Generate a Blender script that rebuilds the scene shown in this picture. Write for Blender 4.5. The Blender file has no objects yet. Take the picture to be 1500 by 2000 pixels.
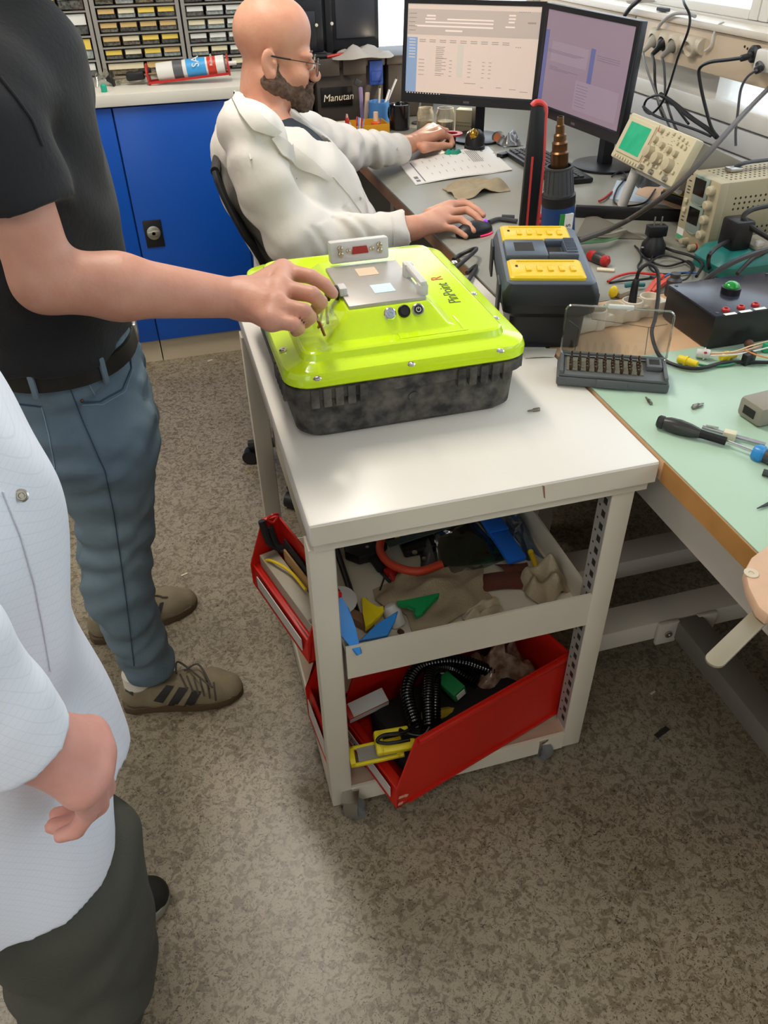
import bpy, bmesh, math, random
import numpy as np
from mathutils import Vector, Matrix, Euler
SC = bpy.context.scene
COL = SC.collection
rnd = random.Random(7)
PI = math.pi
# ------------------------------------------------------------------ camera
FPX = 1532.0
CAMZ = 1.62
_D = np.array([38., 1975., FPX]); _D /= np.linalg.norm(_D)
_Y = np.array([-543., -1178., FPX]); _Y -= _D*_Y.dot(_D); _Y /= np.linalg.norm(_Y)
_X = np.cross(_Y, -_D)
_R = np.array([_X, _Y, -_D])
cam_d = bpy.data.cameras.new('camera')
cam = bpy.data.objects.new('camera', cam_d); COL.objects.link(cam)
_m = Matrix.Identity(4)
for _i in range(3):
    _m[_i][0] = _R[_i][0]; _m[_i][1] = -_R[_i][1]; _m[_i][2] = -_R[_i][2]
_m[2][3] = CAMZ
cam.matrix_world = _m
cam_d.sensor_fit = 'VERTICAL'; cam_d.sensor_height = 32.0; cam_d.lens = 32.0*FPX/2000.0
cam_d.clip_start = 0.02; cam_d.clip_end = 60
SC.camera = cam
def _ray(x, y): return _R @ np.array([x-750., y-1000., FPX])
def az(x, y, z):
    r = _ray(x, y); t = (z-CAMZ)/r[2]; return Vector((t*r[0], t*r[1], z))
def ay(x, y, Y):
    r = _ray(x, y); t = Y/r[1]; return Vector((t*r[0], Y, CAMZ+t*r[2]))
def ax(x, y, X):
    r = _ray(x, y); t = X/r[0]; return Vector((X, t*r[1], CAMZ+t*r[2]))
# ------------------------------------------------------------------ colour management, light
SC.view_settings.view_transform = 'Standard'; SC.view_settings.look = 'None'
SC.view_settings.exposure = 0.0; SC.view_settings.gamma = 1.0
SC.view_settings.use_curve_mapping = False
W = bpy.data.worlds.new('world'); SC.world = W; W.use_nodes = True
W.node_tree.nodes['Background'].inputs[0].default_value = (0.80, 0.90, 1.0, 1)
W.node_tree.nodes['Background'].inputs[1].default_value = 3.2
def area(name, loc, target, sx, sy, power, color):
    d = bpy.data.lights.new(name, 'AREA'); d.shape = 'RECTANGLE'; d.size = sx; d.size_y = sy
    d.energy = power; d.color = color
    o = bpy.data.objects.new(name, d); COL.objects.link(o); o.location = loc
    o.rotation_euler = (Vector(target)-Vector(loc)).to_track_quat('-Z', 'Y').to_euler()
    return o
# fluorescent ceiling fittings (their housings stand in the room part below)
LAMPS = [((0.12, 2.15, 2.755), 34), ((-1.6, 2.15, 2.755), 22), ((0.12, -0.6, 2.755), 9), ((-1.6, -0.6, 2.755), 20)]
for _p, _e in LAMPS:
    area('ceiling_lamp_light', _p, (_p[0], _p[1], 0), 0.26, 1.16, _e, (1.0, 0.92, 0.82))
# ------------------------------------------------------------------ materials
def lin(c):
    if isinstance(c, str):
        c = c.lstrip('#'); c = [int(c[i:i+2], 16)/255 for i in (0, 2, 4)]
    return tuple((v/12.92 if v <= .04045 else ((v+.055)/1.055)**2.4) for v in c[:3])
_mc = {}
def M(name, col, rough=.5, metal=0., noise=None, bump=None, spec=.5, trans=0., emit=0., alpha=1., coat=0., sheen=0., sss=0., col2=None, ior=1.45):
    """noise=(scale, amount[, detail]) mixes col towards col2; bump=(scale, strength)"""
    if name in _mc: return _mc[name]
    m = bpy.data.materials.new(name); m.use_nodes = True; _mc[name] = m
    nt = m.node_tree; b = nt.nodes['Principled BSDF']
    c = lin(col)
    b.inputs['Base Color'].default_value = (*c, 1); b.inputs['Roughness'].default_value = rough
    b.inputs['Metallic'].default_value = metal; b.inputs['Specular IOR Level'].default_value = spec
    b.inputs['Transmission Weight'].default_value = trans; b.inputs['Alpha'].default_value = alpha
    b.inputs['Coat Weight'].default_value = coat; b.inputs['Coat Roughness'].default_value = .08
    b.inputs['Sheen Weight'].default_value = sheen; b.inputs['IOR'].default_value = ior
    if sss:
        b.inputs['Subsurface Weight'].default_value = sss; b.inputs['Subsurface Radius'].default_value = (.012, .004, .002); b.inputs['Subsurface Scale'].default_value = .4
    if emit:
        b.inputs['Emission Color'].default_value = (*c, 1); b.inputs['Emission Strength'].default_value = emit
    if noise or bump:
        tc = nt.nodes.new('ShaderNodeTexCoord')
    if noise:
        n = nt.nodes.new('ShaderNodeTexNoise'); n.inputs['Scale'].default_value = noise[0]
        n.inputs['Detail'].default_value = noise[2] if len(noise) > 2 else 4
        nt.links.new(tc.outputs['Object'], n.inputs['Vector'])
        r = nt.nodes.new('ShaderNodeValToRGB'); r.color_ramp.elements[0].position = .35; r.color_ramp.elements[1].position = .68
        c2 = lin(col2) if col2 else tuple(v*.6 for v in c)
        c2 = tuple(c[i]+(c2[i]-c[i])*noise[1] for i in range(3))
        r.color_ramp.elements[0].color = (*c, 1); r.color_ramp.elements[1].color = (*c2, 1)
        nt.links.new(n.outputs['Fac'], r.inputs['Fac']); nt.links.new(r.outputs['Color'], b.inputs['Base Color'])
    if bump:
        n = nt.nodes.new('ShaderNodeTexNoise'); n.inputs['Scale'].default_value = bump[0]; n.inputs['Detail'].default_value = 3
        nt.links.new(tc.outputs['Object'], n.inputs['Vector'])
        bp = nt.nodes.new('ShaderNodeBump'); bp.inputs['Strength'].default_value = bump[1]; bp.inputs['Distance'].default_value = .004
        nt.links.new(n.outputs['Fac'], bp.inputs['Height']); nt.links.new(bp.outputs['Normal'], b.inputs['Normal'])
    return m
# ------------------------------------------------------------------ mesh builder
def rot(rx=0, ry=0, rz=0): return Euler((math.radians(rx), math.radians(ry), math.radians(rz))).to_matrix().to_4x4()
def TR(loc, rx=0, ry=0, rz=0): return Matrix.Translation(Vector(loc)) @ rot(rx, ry, rz)
def catmull(pts, n=8, closed=False):
    P = [Vector(p) for p in pts]
    if len(P) < 3 and not closed: return P
    out = []; L = len(P)
    segs = L if closed else L-1
    for i in range(segs):
        if closed: p0, p1, p2, p3 = P[(i-1) % L], P[i], P[(i+1) % L], P[(i+2) % L]
        else: p0, p1, p2, p3 = P[max(i-1, 0)], P[i], P[i+1], P[min(i+2, L-1)]
        for k in range(n):
            t = k/n
            out.append(.5*((2*p1)+(p2-p0)*t+(2*p0-5*p1+4*p2-p3)*t*t+(3*p1-p0-3*p2+p3)*t**3))
    if not closed: out.append(P[-1])
    return out
class MB:
    def __init__(s): s.bm = bmesh.new(); s.M = Matrix.Identity(4); s.mi = 0
    def _add(s, verts, faces, mat=None, mi=None, M=None):
        T = s.M @ M if M is not None else s.M
        vs = [s.bm.verts.new(T @ Vector(v)) for v in verts]
        k = s.mi if mi is None else mi
        out = []
        for f in faces:
            try:
                fc = s.bm.faces.new([vs[i] for i in f]); fc.material_index = k; out.append(fc)
            except ValueError: pass
        return vs, out
    def box(s, c, size, r=None, bev=0., mi=None, seg=2, taper=None):
        """r = Matrix; taper=(tx,ty) scales the top face"""
        x, y, z = size[0]/2, size[1]/2, size[2]/2
        tx, ty = taper or (1, 1)
        v = [(-x, -y, -z), (x, -y, -z), (x, y, -z), (-x, y, -z), (-x*tx, -y*ty, z), (x*tx, -y*ty, z), (x*tx, y*ty, z), (-x*tx, y*ty, z)]
        f = [(0, 3, 2, 1), (4, 5, 6, 7), (0, 1, 5, 4), (1, 2, 6, 5), (2, 3, 7, 6), (3, 0, 4, 7)]
        T = Matrix.Translation(Vector(c)) @ (r if r is not None else Matrix.Identity(4))
        vs, fs = s._add(v, f, mi=mi, M=T)
        if bev > 0:
            es = list({e for q in fs for e in q.edges})
            bmesh.ops.bevel(s.bm, geom=es, offset=min(bev, min(size)*.49), segments=seg, affect='EDGES', profile=.5, clamp_overlap=True)
        return s
    def bb(s, lo, hi, **k):
        lo, hi = Vector(lo), Vector(hi)
        return s.box((lo+hi)/2, hi-lo, **k)
    def lathe(s, prof, M=None, seg=24, mi=None, cap=True):
        """prof [(r,z)] around z"""
        v = []; f = []
        n = len(prof)
        for r, z in prof:
            for k in range(seg):
                a = 2*PI*k/seg; v.append((max(r, 1e-5)*math.cos(a), max(r, 1e-5)*math.sin(a), z))
        for i in range(n-1):
            for k in range(seg):
                a, b = i*seg+k, i*seg+(k+1) % seg
                f.append((a, b, b+seg, a+seg))
        if cap:
            f.append(tuple(range(seg))[::-1]); f.append(tuple(range((n-1)*seg, n*seg)))
        s._add(v, f, mi=mi, M=M); return s
    def cyl(s, a, b, r, r2=None, seg=20, mi=None):
        a, b = Vector(a), Vector(b); d = b-a
        q = d.to_track_quat('Z', 'Y').to_matrix().to_4x4()
        return s.lathe([(r, 0), (r if r2 is None else r2, d.length)], M=Matrix.Translation(a) @ q, seg=seg, mi=mi)
    def latheat(s, prof, a, d, seg=24, mi=None):
        q = Vector(d).to_track_quat('Z', 'Y').to_matrix().to_4x4()
        return s.lathe(prof, M=Matrix.Translation(Vector(a)) @ q, seg=seg, mi=mi)
    def tube(s, pts, r, seg=8, smooth=6, mi=None, closed=False, flat=1.):
        P = catmull(pts, smooth, closed) if smooth else [Vector(p) for p in pts]
        n = len(P)
        if n < 2: return s
        T = []
        for i in range(n):
            a = P[(i-1) % n] if (closed or i > 0) else P[i]; b = P[(i+1) % n] if (closed or i < n-1) else P[i]
            t = (b-a); T.append(t.normalized() if t.length > 1e-9 else Vector((0, 0, 1)))
        u = T[0].orthogonal().normalized()
        if abs(T[0].z) < .9: u = (Vector((0, 0, 1))-T[0]*T[0].z).normalized()
        v = []; f = []
        for i in range(n):
            if i > 0:
                u = u-T[i]*u.dot(T[i])
                u = u.normalized() if u.length > 1e-6 else T[i].orthogonal().normalized()
            w = T[i].cross(u)
            rr = r(i/(n-1)) if callable(r) else r
            for k in range(seg):
                a = 2*PI*k/seg
                v.append(P[i]+u*(rr*flat*math.cos(a))+w*(rr*math.sin(a)))
        m = n if closed else n-1
        for i in range(m):
            for k in range(seg):
                a, b = i*seg+k, i*seg+(k+1) % seg
                c, d = ((i+1) % n)*seg+(k+1) % seg, ((i+1) % n)*seg+k
                f.append((a, b, c, d))
        if not closed: f.append(tuple(range(seg))[::-1]); f.append(tuple(range((n-1)*seg, n*seg)))
        s._add(v, f, mi=mi); return s
    def ell(s, c, r, R=None, seg=20, ring=12, mi=None):
        if not hasattr(r, '__len__'): r = (r, r, r)
        v = [(0, 0, -1)]; f = []
        for i in range(1, ring):
            p = -PI/2+PI*i/ring
            for k in range(seg):
                a = 2*PI*k/seg; v.append((math.cos(p)*math.cos(a), math.cos(p)*math.sin(a), math.sin(p)))
        v.append((0, 0, 1)); L = len(v)-1
        for k in range(seg): f.append((0, 1+(k+1) % seg, 1+k)); f.append((L, L-seg+k, L-seg+(k+1) % seg))
        for i in range(ring-2):
            for k in range(seg):
                a, b = 1+i*seg+k, 1+i*seg+(k+1) % seg; f.append((a, b, b+seg, a+seg))
        T = Matrix.Translation(Vector(c)) @ (R if R is not None else Matrix.Identity(4)) @ Matrix.Diagonal((*r, 1))
        s._add(v, f, mi=mi, M=T); return s
    def prism(s, out, z0, z1, M=None, mi=None, bev=0.):
        """outline [(x,y)] ccw extruded z0..z1"""
        n = len(out)
        v = [(x, y, z0) for x, y in out]+[(x, y, z1) for x, y in out]
        f = [tuple(range(n))[::-1], tuple(range(n, 2*n))]+[(i, (i+1) % n, n+(i+1) % n, n+i) for i in range(n)]
        vs, fs = s._add(v, f, mi=mi, M=M)
        if bev > 0:
            es = [e for e in fs[0].edges]+[e for e in fs[1].edges]
            bmesh.ops.bevel(s.bm, geom=es, offset=bev, segments=2, affect='EDGES', profile=.5, clamp_overlap=True)
        return s
    def quad(s, a, b, c, d, mi=None): s._add([a, b, c, d], [(0, 1, 2, 3)], mi=mi); return s
    def grid(s, fn, nu, nv, mi=None, thick=0.):
        """fn(u,v)->point, optional thickness along normal"""
        P = [[Vector(fn(i/nu, j/nv)) for j in range(nv+1)] for i in range(nu+1)]
        v = [p for row in P for p in row]; f = []
        ix = lambda i, j: i*(nv+1)+j
        for i in range(nu):
            for j in range(nv): f.append((ix(i, j), ix(i+1, j), ix(i+1, j+1), ix(i, j+1)))
        if thick:
            N = []
            for i in range(nu+1):
                for j in range(nv+1):
                    du = P[min(i+1, nu)][j]-P[max(i-1, 0)][j]; dv = P[i][min(j+1, nv)]-P[i][max(j-1, 0)]
                    nn = du.cross(dv); N.append(nn.normalized() if nn.length > 1e-12 else Vector((0, 0, 1)))
            L = len(v); v = v+[v[k]-N[k]*thick for k in range(L)]
            f = f+[tuple(L+q for q in fc)[::-1] for fc in f]
            ring = [ix(i, 0) for i in range(nu+1)]+[ix(nu, j) for j in range(1, nv+1)]+[ix(i, nv) for i in range(nu-1, -1, -1)]+[ix(0, j) for j in range(nv-1, 0, -1)]
            for a, b in zip(ring, ring[1:]+ring[:1]): f.append((b, a, L+a, L+b))
        s._add(v, f, mi=mi); return s
    def build(s, name, mats, parent=None, smooth=35, kind=None, fix=True):
        if fix: bmesh.ops.recalc_face_normals(s.bm, faces=s.bm.faces[:])
        me = bpy.data.meshes.new(name); s.bm.to_mesh(me); s.bm.free()
        for m in (mats if isinstance(mats, (list, tuple)) else [mats]): me.materials.append(m)
        if smooth:
            for p in me.polygons: p.use_smooth = True
            me.set_sharp_from_angle(angle=math.radians(smooth))
        o = bpy.data.objects.new(name, me); COL.objects.link(o)
        if parent is not None: o.parent = parent; o.matrix_parent_inverse = Matrix.Identity(4); _loc(o, parent)
        if kind: o['kind'] = kind
        return o
def _wm(o):
    m = Matrix.LocRotScale(o.location, o.rotation_euler, o.scale)
    return _wm(o.parent) @ m if o.parent else m
def _loc(o, parent):
    # meshes are written in world coordinates: cancel the parent's own transform
    o.matrix_local = _wm(parent).inverted()
def tag(o, label, cat, group=None, kind=None):
    o['label'] = label; o['category'] = cat
    if group: o['group'] = group
    if kind: o['kind'] = kind
    return o
def thing(name, label, cat, loc=(0, 0, 0), group=None):
    o = bpy.data.objects.new(name, None); COL.objects.link(o); o.empty_display_size = .05
    o.location = Vector(loc); return tag(o, label, cat, group)
def moved(root, M, label=None, group=None):
    """copy of a thing (parts and sub-parts share mesh data) with its transform multiplied by M"""
    def cp(o, par):
        c = o.copy(); COL.objects.link(c)
        if par is not None: c.parent = par
        for ch in o.children: cp(ch, c)
        return c
    c = cp(root, None)
    m = M @ Matrix.LocRotScale(root.location, root.rotation_euler, root.scale)
    c.matrix_world = m
    l, r, sc = m.decompose(); c.location = l; c.rotation_euler = r.to_euler(); c.scale = sc
    if label: c['label'] = label
    if group: c['group'] = group
    return c
def text(body, size, M, mat, name, parent, depth=.0004, align='CENTER', space=1., shear=0.):
    cu = bpy.data.curves.new(name, 'FONT'); cu.body = body; cu.size = size; cu.align_x = align; cu.align_y = 'CENTER'
    cu.extrude = depth; cu.space_character = space; cu.shear = shear; cu.resolution_u = 3
    o = bpy.data.objects.new(name+'_curve', cu)
    COL.objects.link(o); dg = bpy.context.evaluated_depsgraph_get(); dg.update()
    me = bpy.data.meshes.new_from_object(o.evaluated_get(dg)); bpy.data.objects.remove(o)
    me.transform(M); me.materials.clear(); me.materials.append(mat)
    ob = bpy.data.objects.new(name, me); COL.objects.link(ob); ob.parent = parent
    if parent is not None: _loc(ob, parent)
    return ob
def frame(o, x, y):
    """matrix with columns x, y, x*y and origin o"""
    x = Vector(x).normalized(); y = Vector(y); y = (y-x*y.dot(x)).normalized(); z = x.cross(y)
    m = Matrix.Identity(4)
    for i in range(3): m[i][0], m[i][1], m[i][2], m[i][3] = x[i], y[i], z[i], o[i]
    return m
# ------------------------------------------------------------------ organic surfaces: signed distances + surface nets
def smin(a, b, k):
    h = np.clip(.5+.5*(b-a)/k, 0, 1); return b+(a-b)*h-k*h*(1-h)
def s_cone(P, a, b, ra, rb, sc=None):
    a = np.array(a, float); b = np.array(b, float)
    if sc is not None:
        sc = np.array(sc); P = P*sc; a = a*sc; b = b*sc
    d = b-a; t = np.clip(((P-a) @ d)/max(d @ d, 1e-12), 0, 1)
    return np.linalg.norm(P-a-t[:, None]*d, axis=1)-(ra+(rb-ra)*t)
def s_ell(P, c, r, R=None):
    q = P-np.array(c, float)
    if R is not None: q = q @ np.array(R.to_3x3())
    r = np.array(r, float); k0 = np.linalg.norm(q/r, axis=1); k1 = np.linalg.norm(q/(r*r), axis=1)
    return k0*(k0-1)/np.maximum(k1, 1e-9)
def s_box(P, c, hs, R=None, rd=0.):
    q = P-np.array(c, float)
    if R is not None: q = q @ np.array(R.to_3x3())
    q = np.abs(q)-(np.array(hs)-rd)
    return np.linalg.norm(np.maximum(q, 0), axis=1)+np.minimum(q.max(axis=1), 0)-rd
def s_chain(P, pts, rad, k=.02, sc=None):
    d = None
    for (a, b, ra, rb) in zip(pts[:-1], pts[1:], rad[:-1], rad[1:]):
        e = s_cone(P, a, b, ra, rb, sc); d = e if d is None else smin(d, e, k)
    return d
def nets(fn, lo, hi, h):
    lo = np.array(lo, float); n = np.ceil((np.array(hi)-lo)/h).astype(int)+1
    ax_ = [lo[i]+h*np.arange(n[i]) for i in range(3)]
    V = np.empty(n)
    step = max(1, int(400000/(n[1]*n[2])))
    for i in range(0, n[0], step):
        g = np.stack(np.meshgrid(ax_[0][i:i+step], ax_[1], ax_[2], indexing='ij'), -1)
        V[i:i+step] = fn(g.reshape(-1, 3)).reshape(g.shape[:3])
    S = V < 0
    c = n-1
    acc = np.zeros((*c, 3)); cnt = np.zeros(c)
    off = [(0, 0, 0), (1, 0, 0), (0, 1, 0), (1, 1, 0), (0, 0, 1), (1, 0, 1), (0, 1, 1), (1, 1, 1)]
    def sl(A, o): return A[o[0]:o[0]+c[0], o[1]:o[1]+c[1], o[2]:o[2]+c[2]]
    for a in range(8):
        for b in range(a+1, 8):
            df = np.array(off[b])-np.array(off[a])
            if np.abs(df).sum() != 1: continue
            va, vb = sl(V, off[a]), sl(V, off[b]); m = (va < 0) != (vb < 0)
            t = np.where(m, va/np.where(m, va-vb, 1), 0)
            for k in range(3): acc[..., k] += np.where(m, off[a][k]+t*df[k], 0)
            cnt += m
    act = cnt > 0
    idx = -np.ones(c, int); idx[act] = np.arange(act.sum())
    ii = np.argwhere(act)
    verts = lo+h*(ii+acc[act]/cnt[act][:, None])
    F = []
    for k in range(3):
        a, b = [q for q in range(3) if q != k]
        s0 = [slice(1, c[0]), slice(1, c[1]), slice(1, c[2])]; s0[k] = slice(0, c[k]); s1 = list(s0); s1[k] = slice(1, c[k]+1)
        A, B = S[tuple(s0)], S[tuple(s1)]; m = A != B
        p = np.argwhere(m); o = np.array([1, 1, 1]); o[k] = 0; p = p+o
        da = np.zeros(3, int); da[a] = 1; db = np.zeros(3, int); db[b] = 1
        q = [idx[tuple((p-da-db).T)], idx[tuple((p-db).T)], idx[tuple(p.T)], idx[tuple((p-da).T)]]
        q = np.stack(q, 1); fl = A[m] if k != 1 else ~A[m]
        q[~fl] = q[~fl][:, ::-1]
        F.append(q)
    return verts, np.concatenate(F)
def organic(name, fn, lo, hi, h, mat, parent=None, relax=1):
    v, f = nets(fn, lo, hi, h)
    me = bpy.data.meshes.new(name)
    me.vertices.add(len(v)); me.vertices.foreach_set('co', v.astype(np.float32).ravel())
    me.loops.add(f.size); me.loops.foreach_set('vertex_index', f.astype(np.int32).ravel())
    me.polygons.add(len(f)); me.polygons.foreach_set('loop_start', np.arange(0, f.size, 4, dtype=np.int32))
    me.update(calc_edges=True); me.validate()
    bm = bmesh.new(); bm.from_mesh(me)
    for _ in range(relax): bmesh.ops.smooth_vert(bm, verts=bm.verts[:], factor=.5, use_axis_x=True, use_axis_y=True, use_axis_z=True)
    bm.to_mesh(me); bm.free()
    me.polygons.foreach_set('use_smooth', np.ones(len(me.polygons), bool))
    me.materials.append(mat) if not isinstance(mat, (list, tuple)) else [me.materials.append(q) for q in mat]
    o = bpy.data.objects.new(name, me); COL.objects.link(o)
    if parent is not None: o.parent = parent; _loc(o, parent)
    return o
# ================================================================== the room
def floor_mat():
    m = bpy.data.materials.new('linoleum'); m.use_nodes = True; nt = m.node_tree; b = nt.nodes['Principled BSDF']
    tc = nt.nodes.new('ShaderNodeTexCoord')
    def noise(sc, det, dist, rough=.6):
        n = nt.nodes.new('ShaderNodeTexNoise'); n.inputs['Scale'].default_value = sc; n.inputs['Detail'].default_value = det
        n.inputs['Distortion'].default_value = dist; n.inputs['Roughness'].default_value = rough
        nt.links.new(tc.outputs['Object'], n.inputs['Vector']); return n
    def ramp(n, p0, p1, c0, c1):
        r = nt.nodes.new('ShaderNodeValToRGB'); e = r.color_ramp.elements
        e[0].position, e[1].position = p0, p1; e[0].color = (*lin(c0), 1); e[1].color = (*lin(c1), 1)
        nt.links.new(n.outputs['Fac'], r.inputs['Fac']); return r
    base = ramp(noise(5, 4, 0), .35, .7, '958b78', '877d6a')
    mid = ramp(noise(55, 3, 1.2), .46, .60, 'ffffff', 'b3aca2')
    drk = ramp(noise(92, 2, 3.2, .5), .57, .68, 'ffffff', '6f685e')
    def mul(a, c, f):
        x = nt.nodes.new('ShaderNodeMix'); x.data_type = 'RGBA'; x.blend_type = 'MULTIPLY'; x.inputs[0].default_value = f
        nt.links.new(a, x.inputs[6]); nt.links.new(c, x.inputs[7]); return x.outputs[2]
    o = mul(mul(base.outputs[0], mid.outputs[0], .8), drk.outputs[0], .9)
    nt.links.new(o, b.inputs['Base Color'])
    b.inputs['Roughness'].default_value = .33; b.inputs['Specular IOR Level'].default_value = .45
    return m
def glass_mat(name='window_glass', tint=(1, 1, 1), gloss=.06):
    m = bpy.data.materials.new(name); m.use_nodes = True; nt = m.node_tree; nt.nodes.clear()
    t = nt.nodes.new('ShaderNodeBsdfTransparent'); t.inputs[0].default_value = (*tint, 1)
    g = nt.nodes.new('ShaderNodeBsdfGlossy'); g.inputs['Roughness'].default_value = .04
    f = nt.nodes.new('ShaderNodeLayerWeight'); f.inputs[0].default_value = .5
    pw = nt.nodes.new('ShaderNodeMath'); pw.operation = 'POWER'; pw.inputs[1].default_value = 4.; nt.links.new(f.outputs['Facing'], pw.inputs[0])
    x = nt.nodes.new('ShaderNodeMixShader'); o = nt.nodes.new('ShaderNodeOutputMaterial')
    ma = nt.nodes.new('ShaderNodeMath'); ma.operation = 'ADD'; ma.inputs[1].default_value = gloss
    nt.links.new(pw.outputs[0], ma.inputs[0]); ma.use_clamp = True; nt.links.new(ma.outputs[0], x.inputs[0])
    nt.links.new(t.outputs[0], x.inputs[1]); nt.links.new(g.outputs[0], x.inputs[2]); nt.links.new(x.outputs[0], o.inputs[0])
    return m
GLASS = glass_mat()
m_wall = M('white_wall_paint', 'd9d6cf', .7, noise=(3, .15))
m_white = M('white_frame', 'e6e4de', .4)
m_ceil = M('ceiling_paint', 'e8e6e0', .8)
XL, XR, YB, YF, ZC = -3.2, 2.0, 4.1, -2.4, 2.8
def struct(name, mb, mat, parent=None, **k):
    return mb.build(name, mat, parent, kind='structure', **k)
struct('floor', MB().bb((XL-.1, YF-.1, -.06), (XR+.1, YB+.1, 0)), floor_mat())
struct('ceiling', MB().bb((XL-.1, YF-.1, ZC), (XR+.1, YB+.1, ZC+.08)), m_ceil)
struct('wall_left', MB().bb((XL-.1, YF, 0), (XL, YB, ZC)), m_wall)
# back wall with the window opening at the right-hand corner
struct('wall_back', MB().bb((XL, YB, 0), (.86, YB+.1, ZC)).bb((.86, YB, 0), (1.9, YB+.1, 1.02)).bb((.86, YB, 2.3), (1.9, YB+.1, ZC)).bb((1.9, YB, 0), (XR, YB+.1, ZC)), m_wall)
w = MB()
for a, b in (((.86, 1.02), (.9, 2.3)), ((1.86, 1.02), (1.9, 2.3)), ((.9, 1.02), (1.86, 1.06)), ((.9, 2.26), (1.86, 2.3))):
    w.bb((a[0], YB+.02, a[1]), (b[0], YB+.08, b[1]), bev=.004)
wo = struct('window_3', w, m_white); struct('window_pane', MB().bb((.9, YB+.045, 1.06), (1.86, YB+.053, 2.26)), GLASS, wo)
# wall behind the camera; its unseen wide window is added for cool light
struct('wall_front', MB().bb((XL, YF-.1, 0), (XR, YF, .9)).bb((XL, YF-.1, 2.3), (XR, YF, ZC)).bb((XL, YF-.1, .9), (-2.8, YF, 2.3)).bb((-.4, YF-.1, .9), (XR, YF, 2.3)), m_wall)
w = MB()
for x in (-2.8, -2.0, -1.2, -.45): w.bb((x, YF-.08, .9), (x+.05, YF-.02, 2.3))
w.bb((-2.8, YF-.08, .9), (-.4, YF-.02, .95)).bb((-2.8, YF-.08, 2.25), (-.4, YF-.02, 2.3))
wo = struct('added_window', w, m_white); struct('window_pane', MB().bb((-2.8, YF-.055, .92), (-.4, YF-.047, 2.28)), GLASS, wo)
# window wall on the right: panelled base, low light strip, trunking ledge, big panes
WZ0, WZ1 = 1.29, 2.35
w = MB()
w.bb((XR, YF, 0), (XR+.12, YB, .985)); w.bb((XR, YF, WZ1), (XR+.12, YB, ZC))
w.bb((XR, 2.72, .985), (XR+.12, YB, 1.13)); w.bb((XR, YF, .985), (XR+.12, .2, 1.13)); w.bb((XR, YF, 1.13), (XR+.12, YB, WZ0))
w.bb((XR, YF, WZ0), (XR+.12, -1.6, WZ1))
struct('wall_right', w, m_wall)
w = MB()
for z in (.62, .72, .82, .905): w.bb((XR-.022, -.5, z), (XR, YB, z+.078), bev=.006)
struct('trim_1', w, M('panel_paint', 'cfd0d2', .5))
struct('trim_2', MB().bb((XR-.03, -.5, .99), (XR+.03, YB, 1.045), bev=.006), m_white)
w = MB()
for y0, y1 in ((-1.6, -.1), (-.1, 1.2), (1.2, 2.62), (2.62, 4.1)):
    for a, b in (((y0+.002, WZ0+.001), (y0+.05, WZ1-.001)), ((y1-.05, WZ0+.001), (y1-.002, WZ1-.001))): w.bb((XR+.022, a[0], a[1]), (XR+.088, b[0], b[1]), bev=.006)
    for a, b in (((y0+.052, WZ0), (y1-.052, WZ0+.03)), ((y0+.052, WZ1-.06), (y1-.052, WZ1))): w.bb((XR+.024, a[0], a[1]), (XR+.086, b[0], b[1]), bev=.004)
wo = struct('window_1', w, m_white)
struct('window_pane', MB().bb((XR+.05, -1.6, WZ0+.02), (XR+.058, YB, WZ1-.02)), GLASS, wo)
struct('window_pane', MB().bb((XR+.05, .2, .985), (XR+.058, 2.72, 1.13)), GLASS, wo)
struct('trim_3', MB().bb((XR-.10, -.8, 1.262), (XR+.02, YB-.01, 1.285), bev=.005), M('sill_stone', 'ded3c2', .35, noise=(8, .2)))
# wall trunking with its joints
m_trunk = M('trunking_plastic', 'd8c4aa', .45, noise=(2, .15))
tk = MB(); 
for y0, y1 in ((-.8, .9), (.905, 2.35), (2.355, 3.2), (3.205, YB-.012)): tk.bb((XR-.085, y0, 1.135), (XR-.001, y1, 1.26), bev=.004)
struct('trim_4', tk, m_trunk)
# ceiling lamps (the light of each is set at the top)
m_tube = M('lamp_diffuser', 'fff0d8', .5, emit=3.0); m_housing = M('lamp_housing', 'dedcd6', .4)
for i, (p, e) in enumerate(LAMPS):
    t = thing('ceiling_lamp', 'white fluorescent ceiling fitting, %s of four above the workshop' % ('front right', 'front left', 'rear right', 'rear left')[i], 'lamp', (p[0], p[1], 2.8), 'ceiling lamps')
    MB().bb((p[0]-.16, p[1]-.62, 2.765), (p[0]+.16, p[1]+.62, 2.8), bev=.005).build('housing', m_housing, t)
    q = MB()
    for s in (-1, 1): q.cyl((p[0]+s*.07, p[1]-.58, 2.775), (p[0]+s*.07, p[1]+.58, 2.775), .013)
    q.build('tube', m_tube, t)
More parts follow.
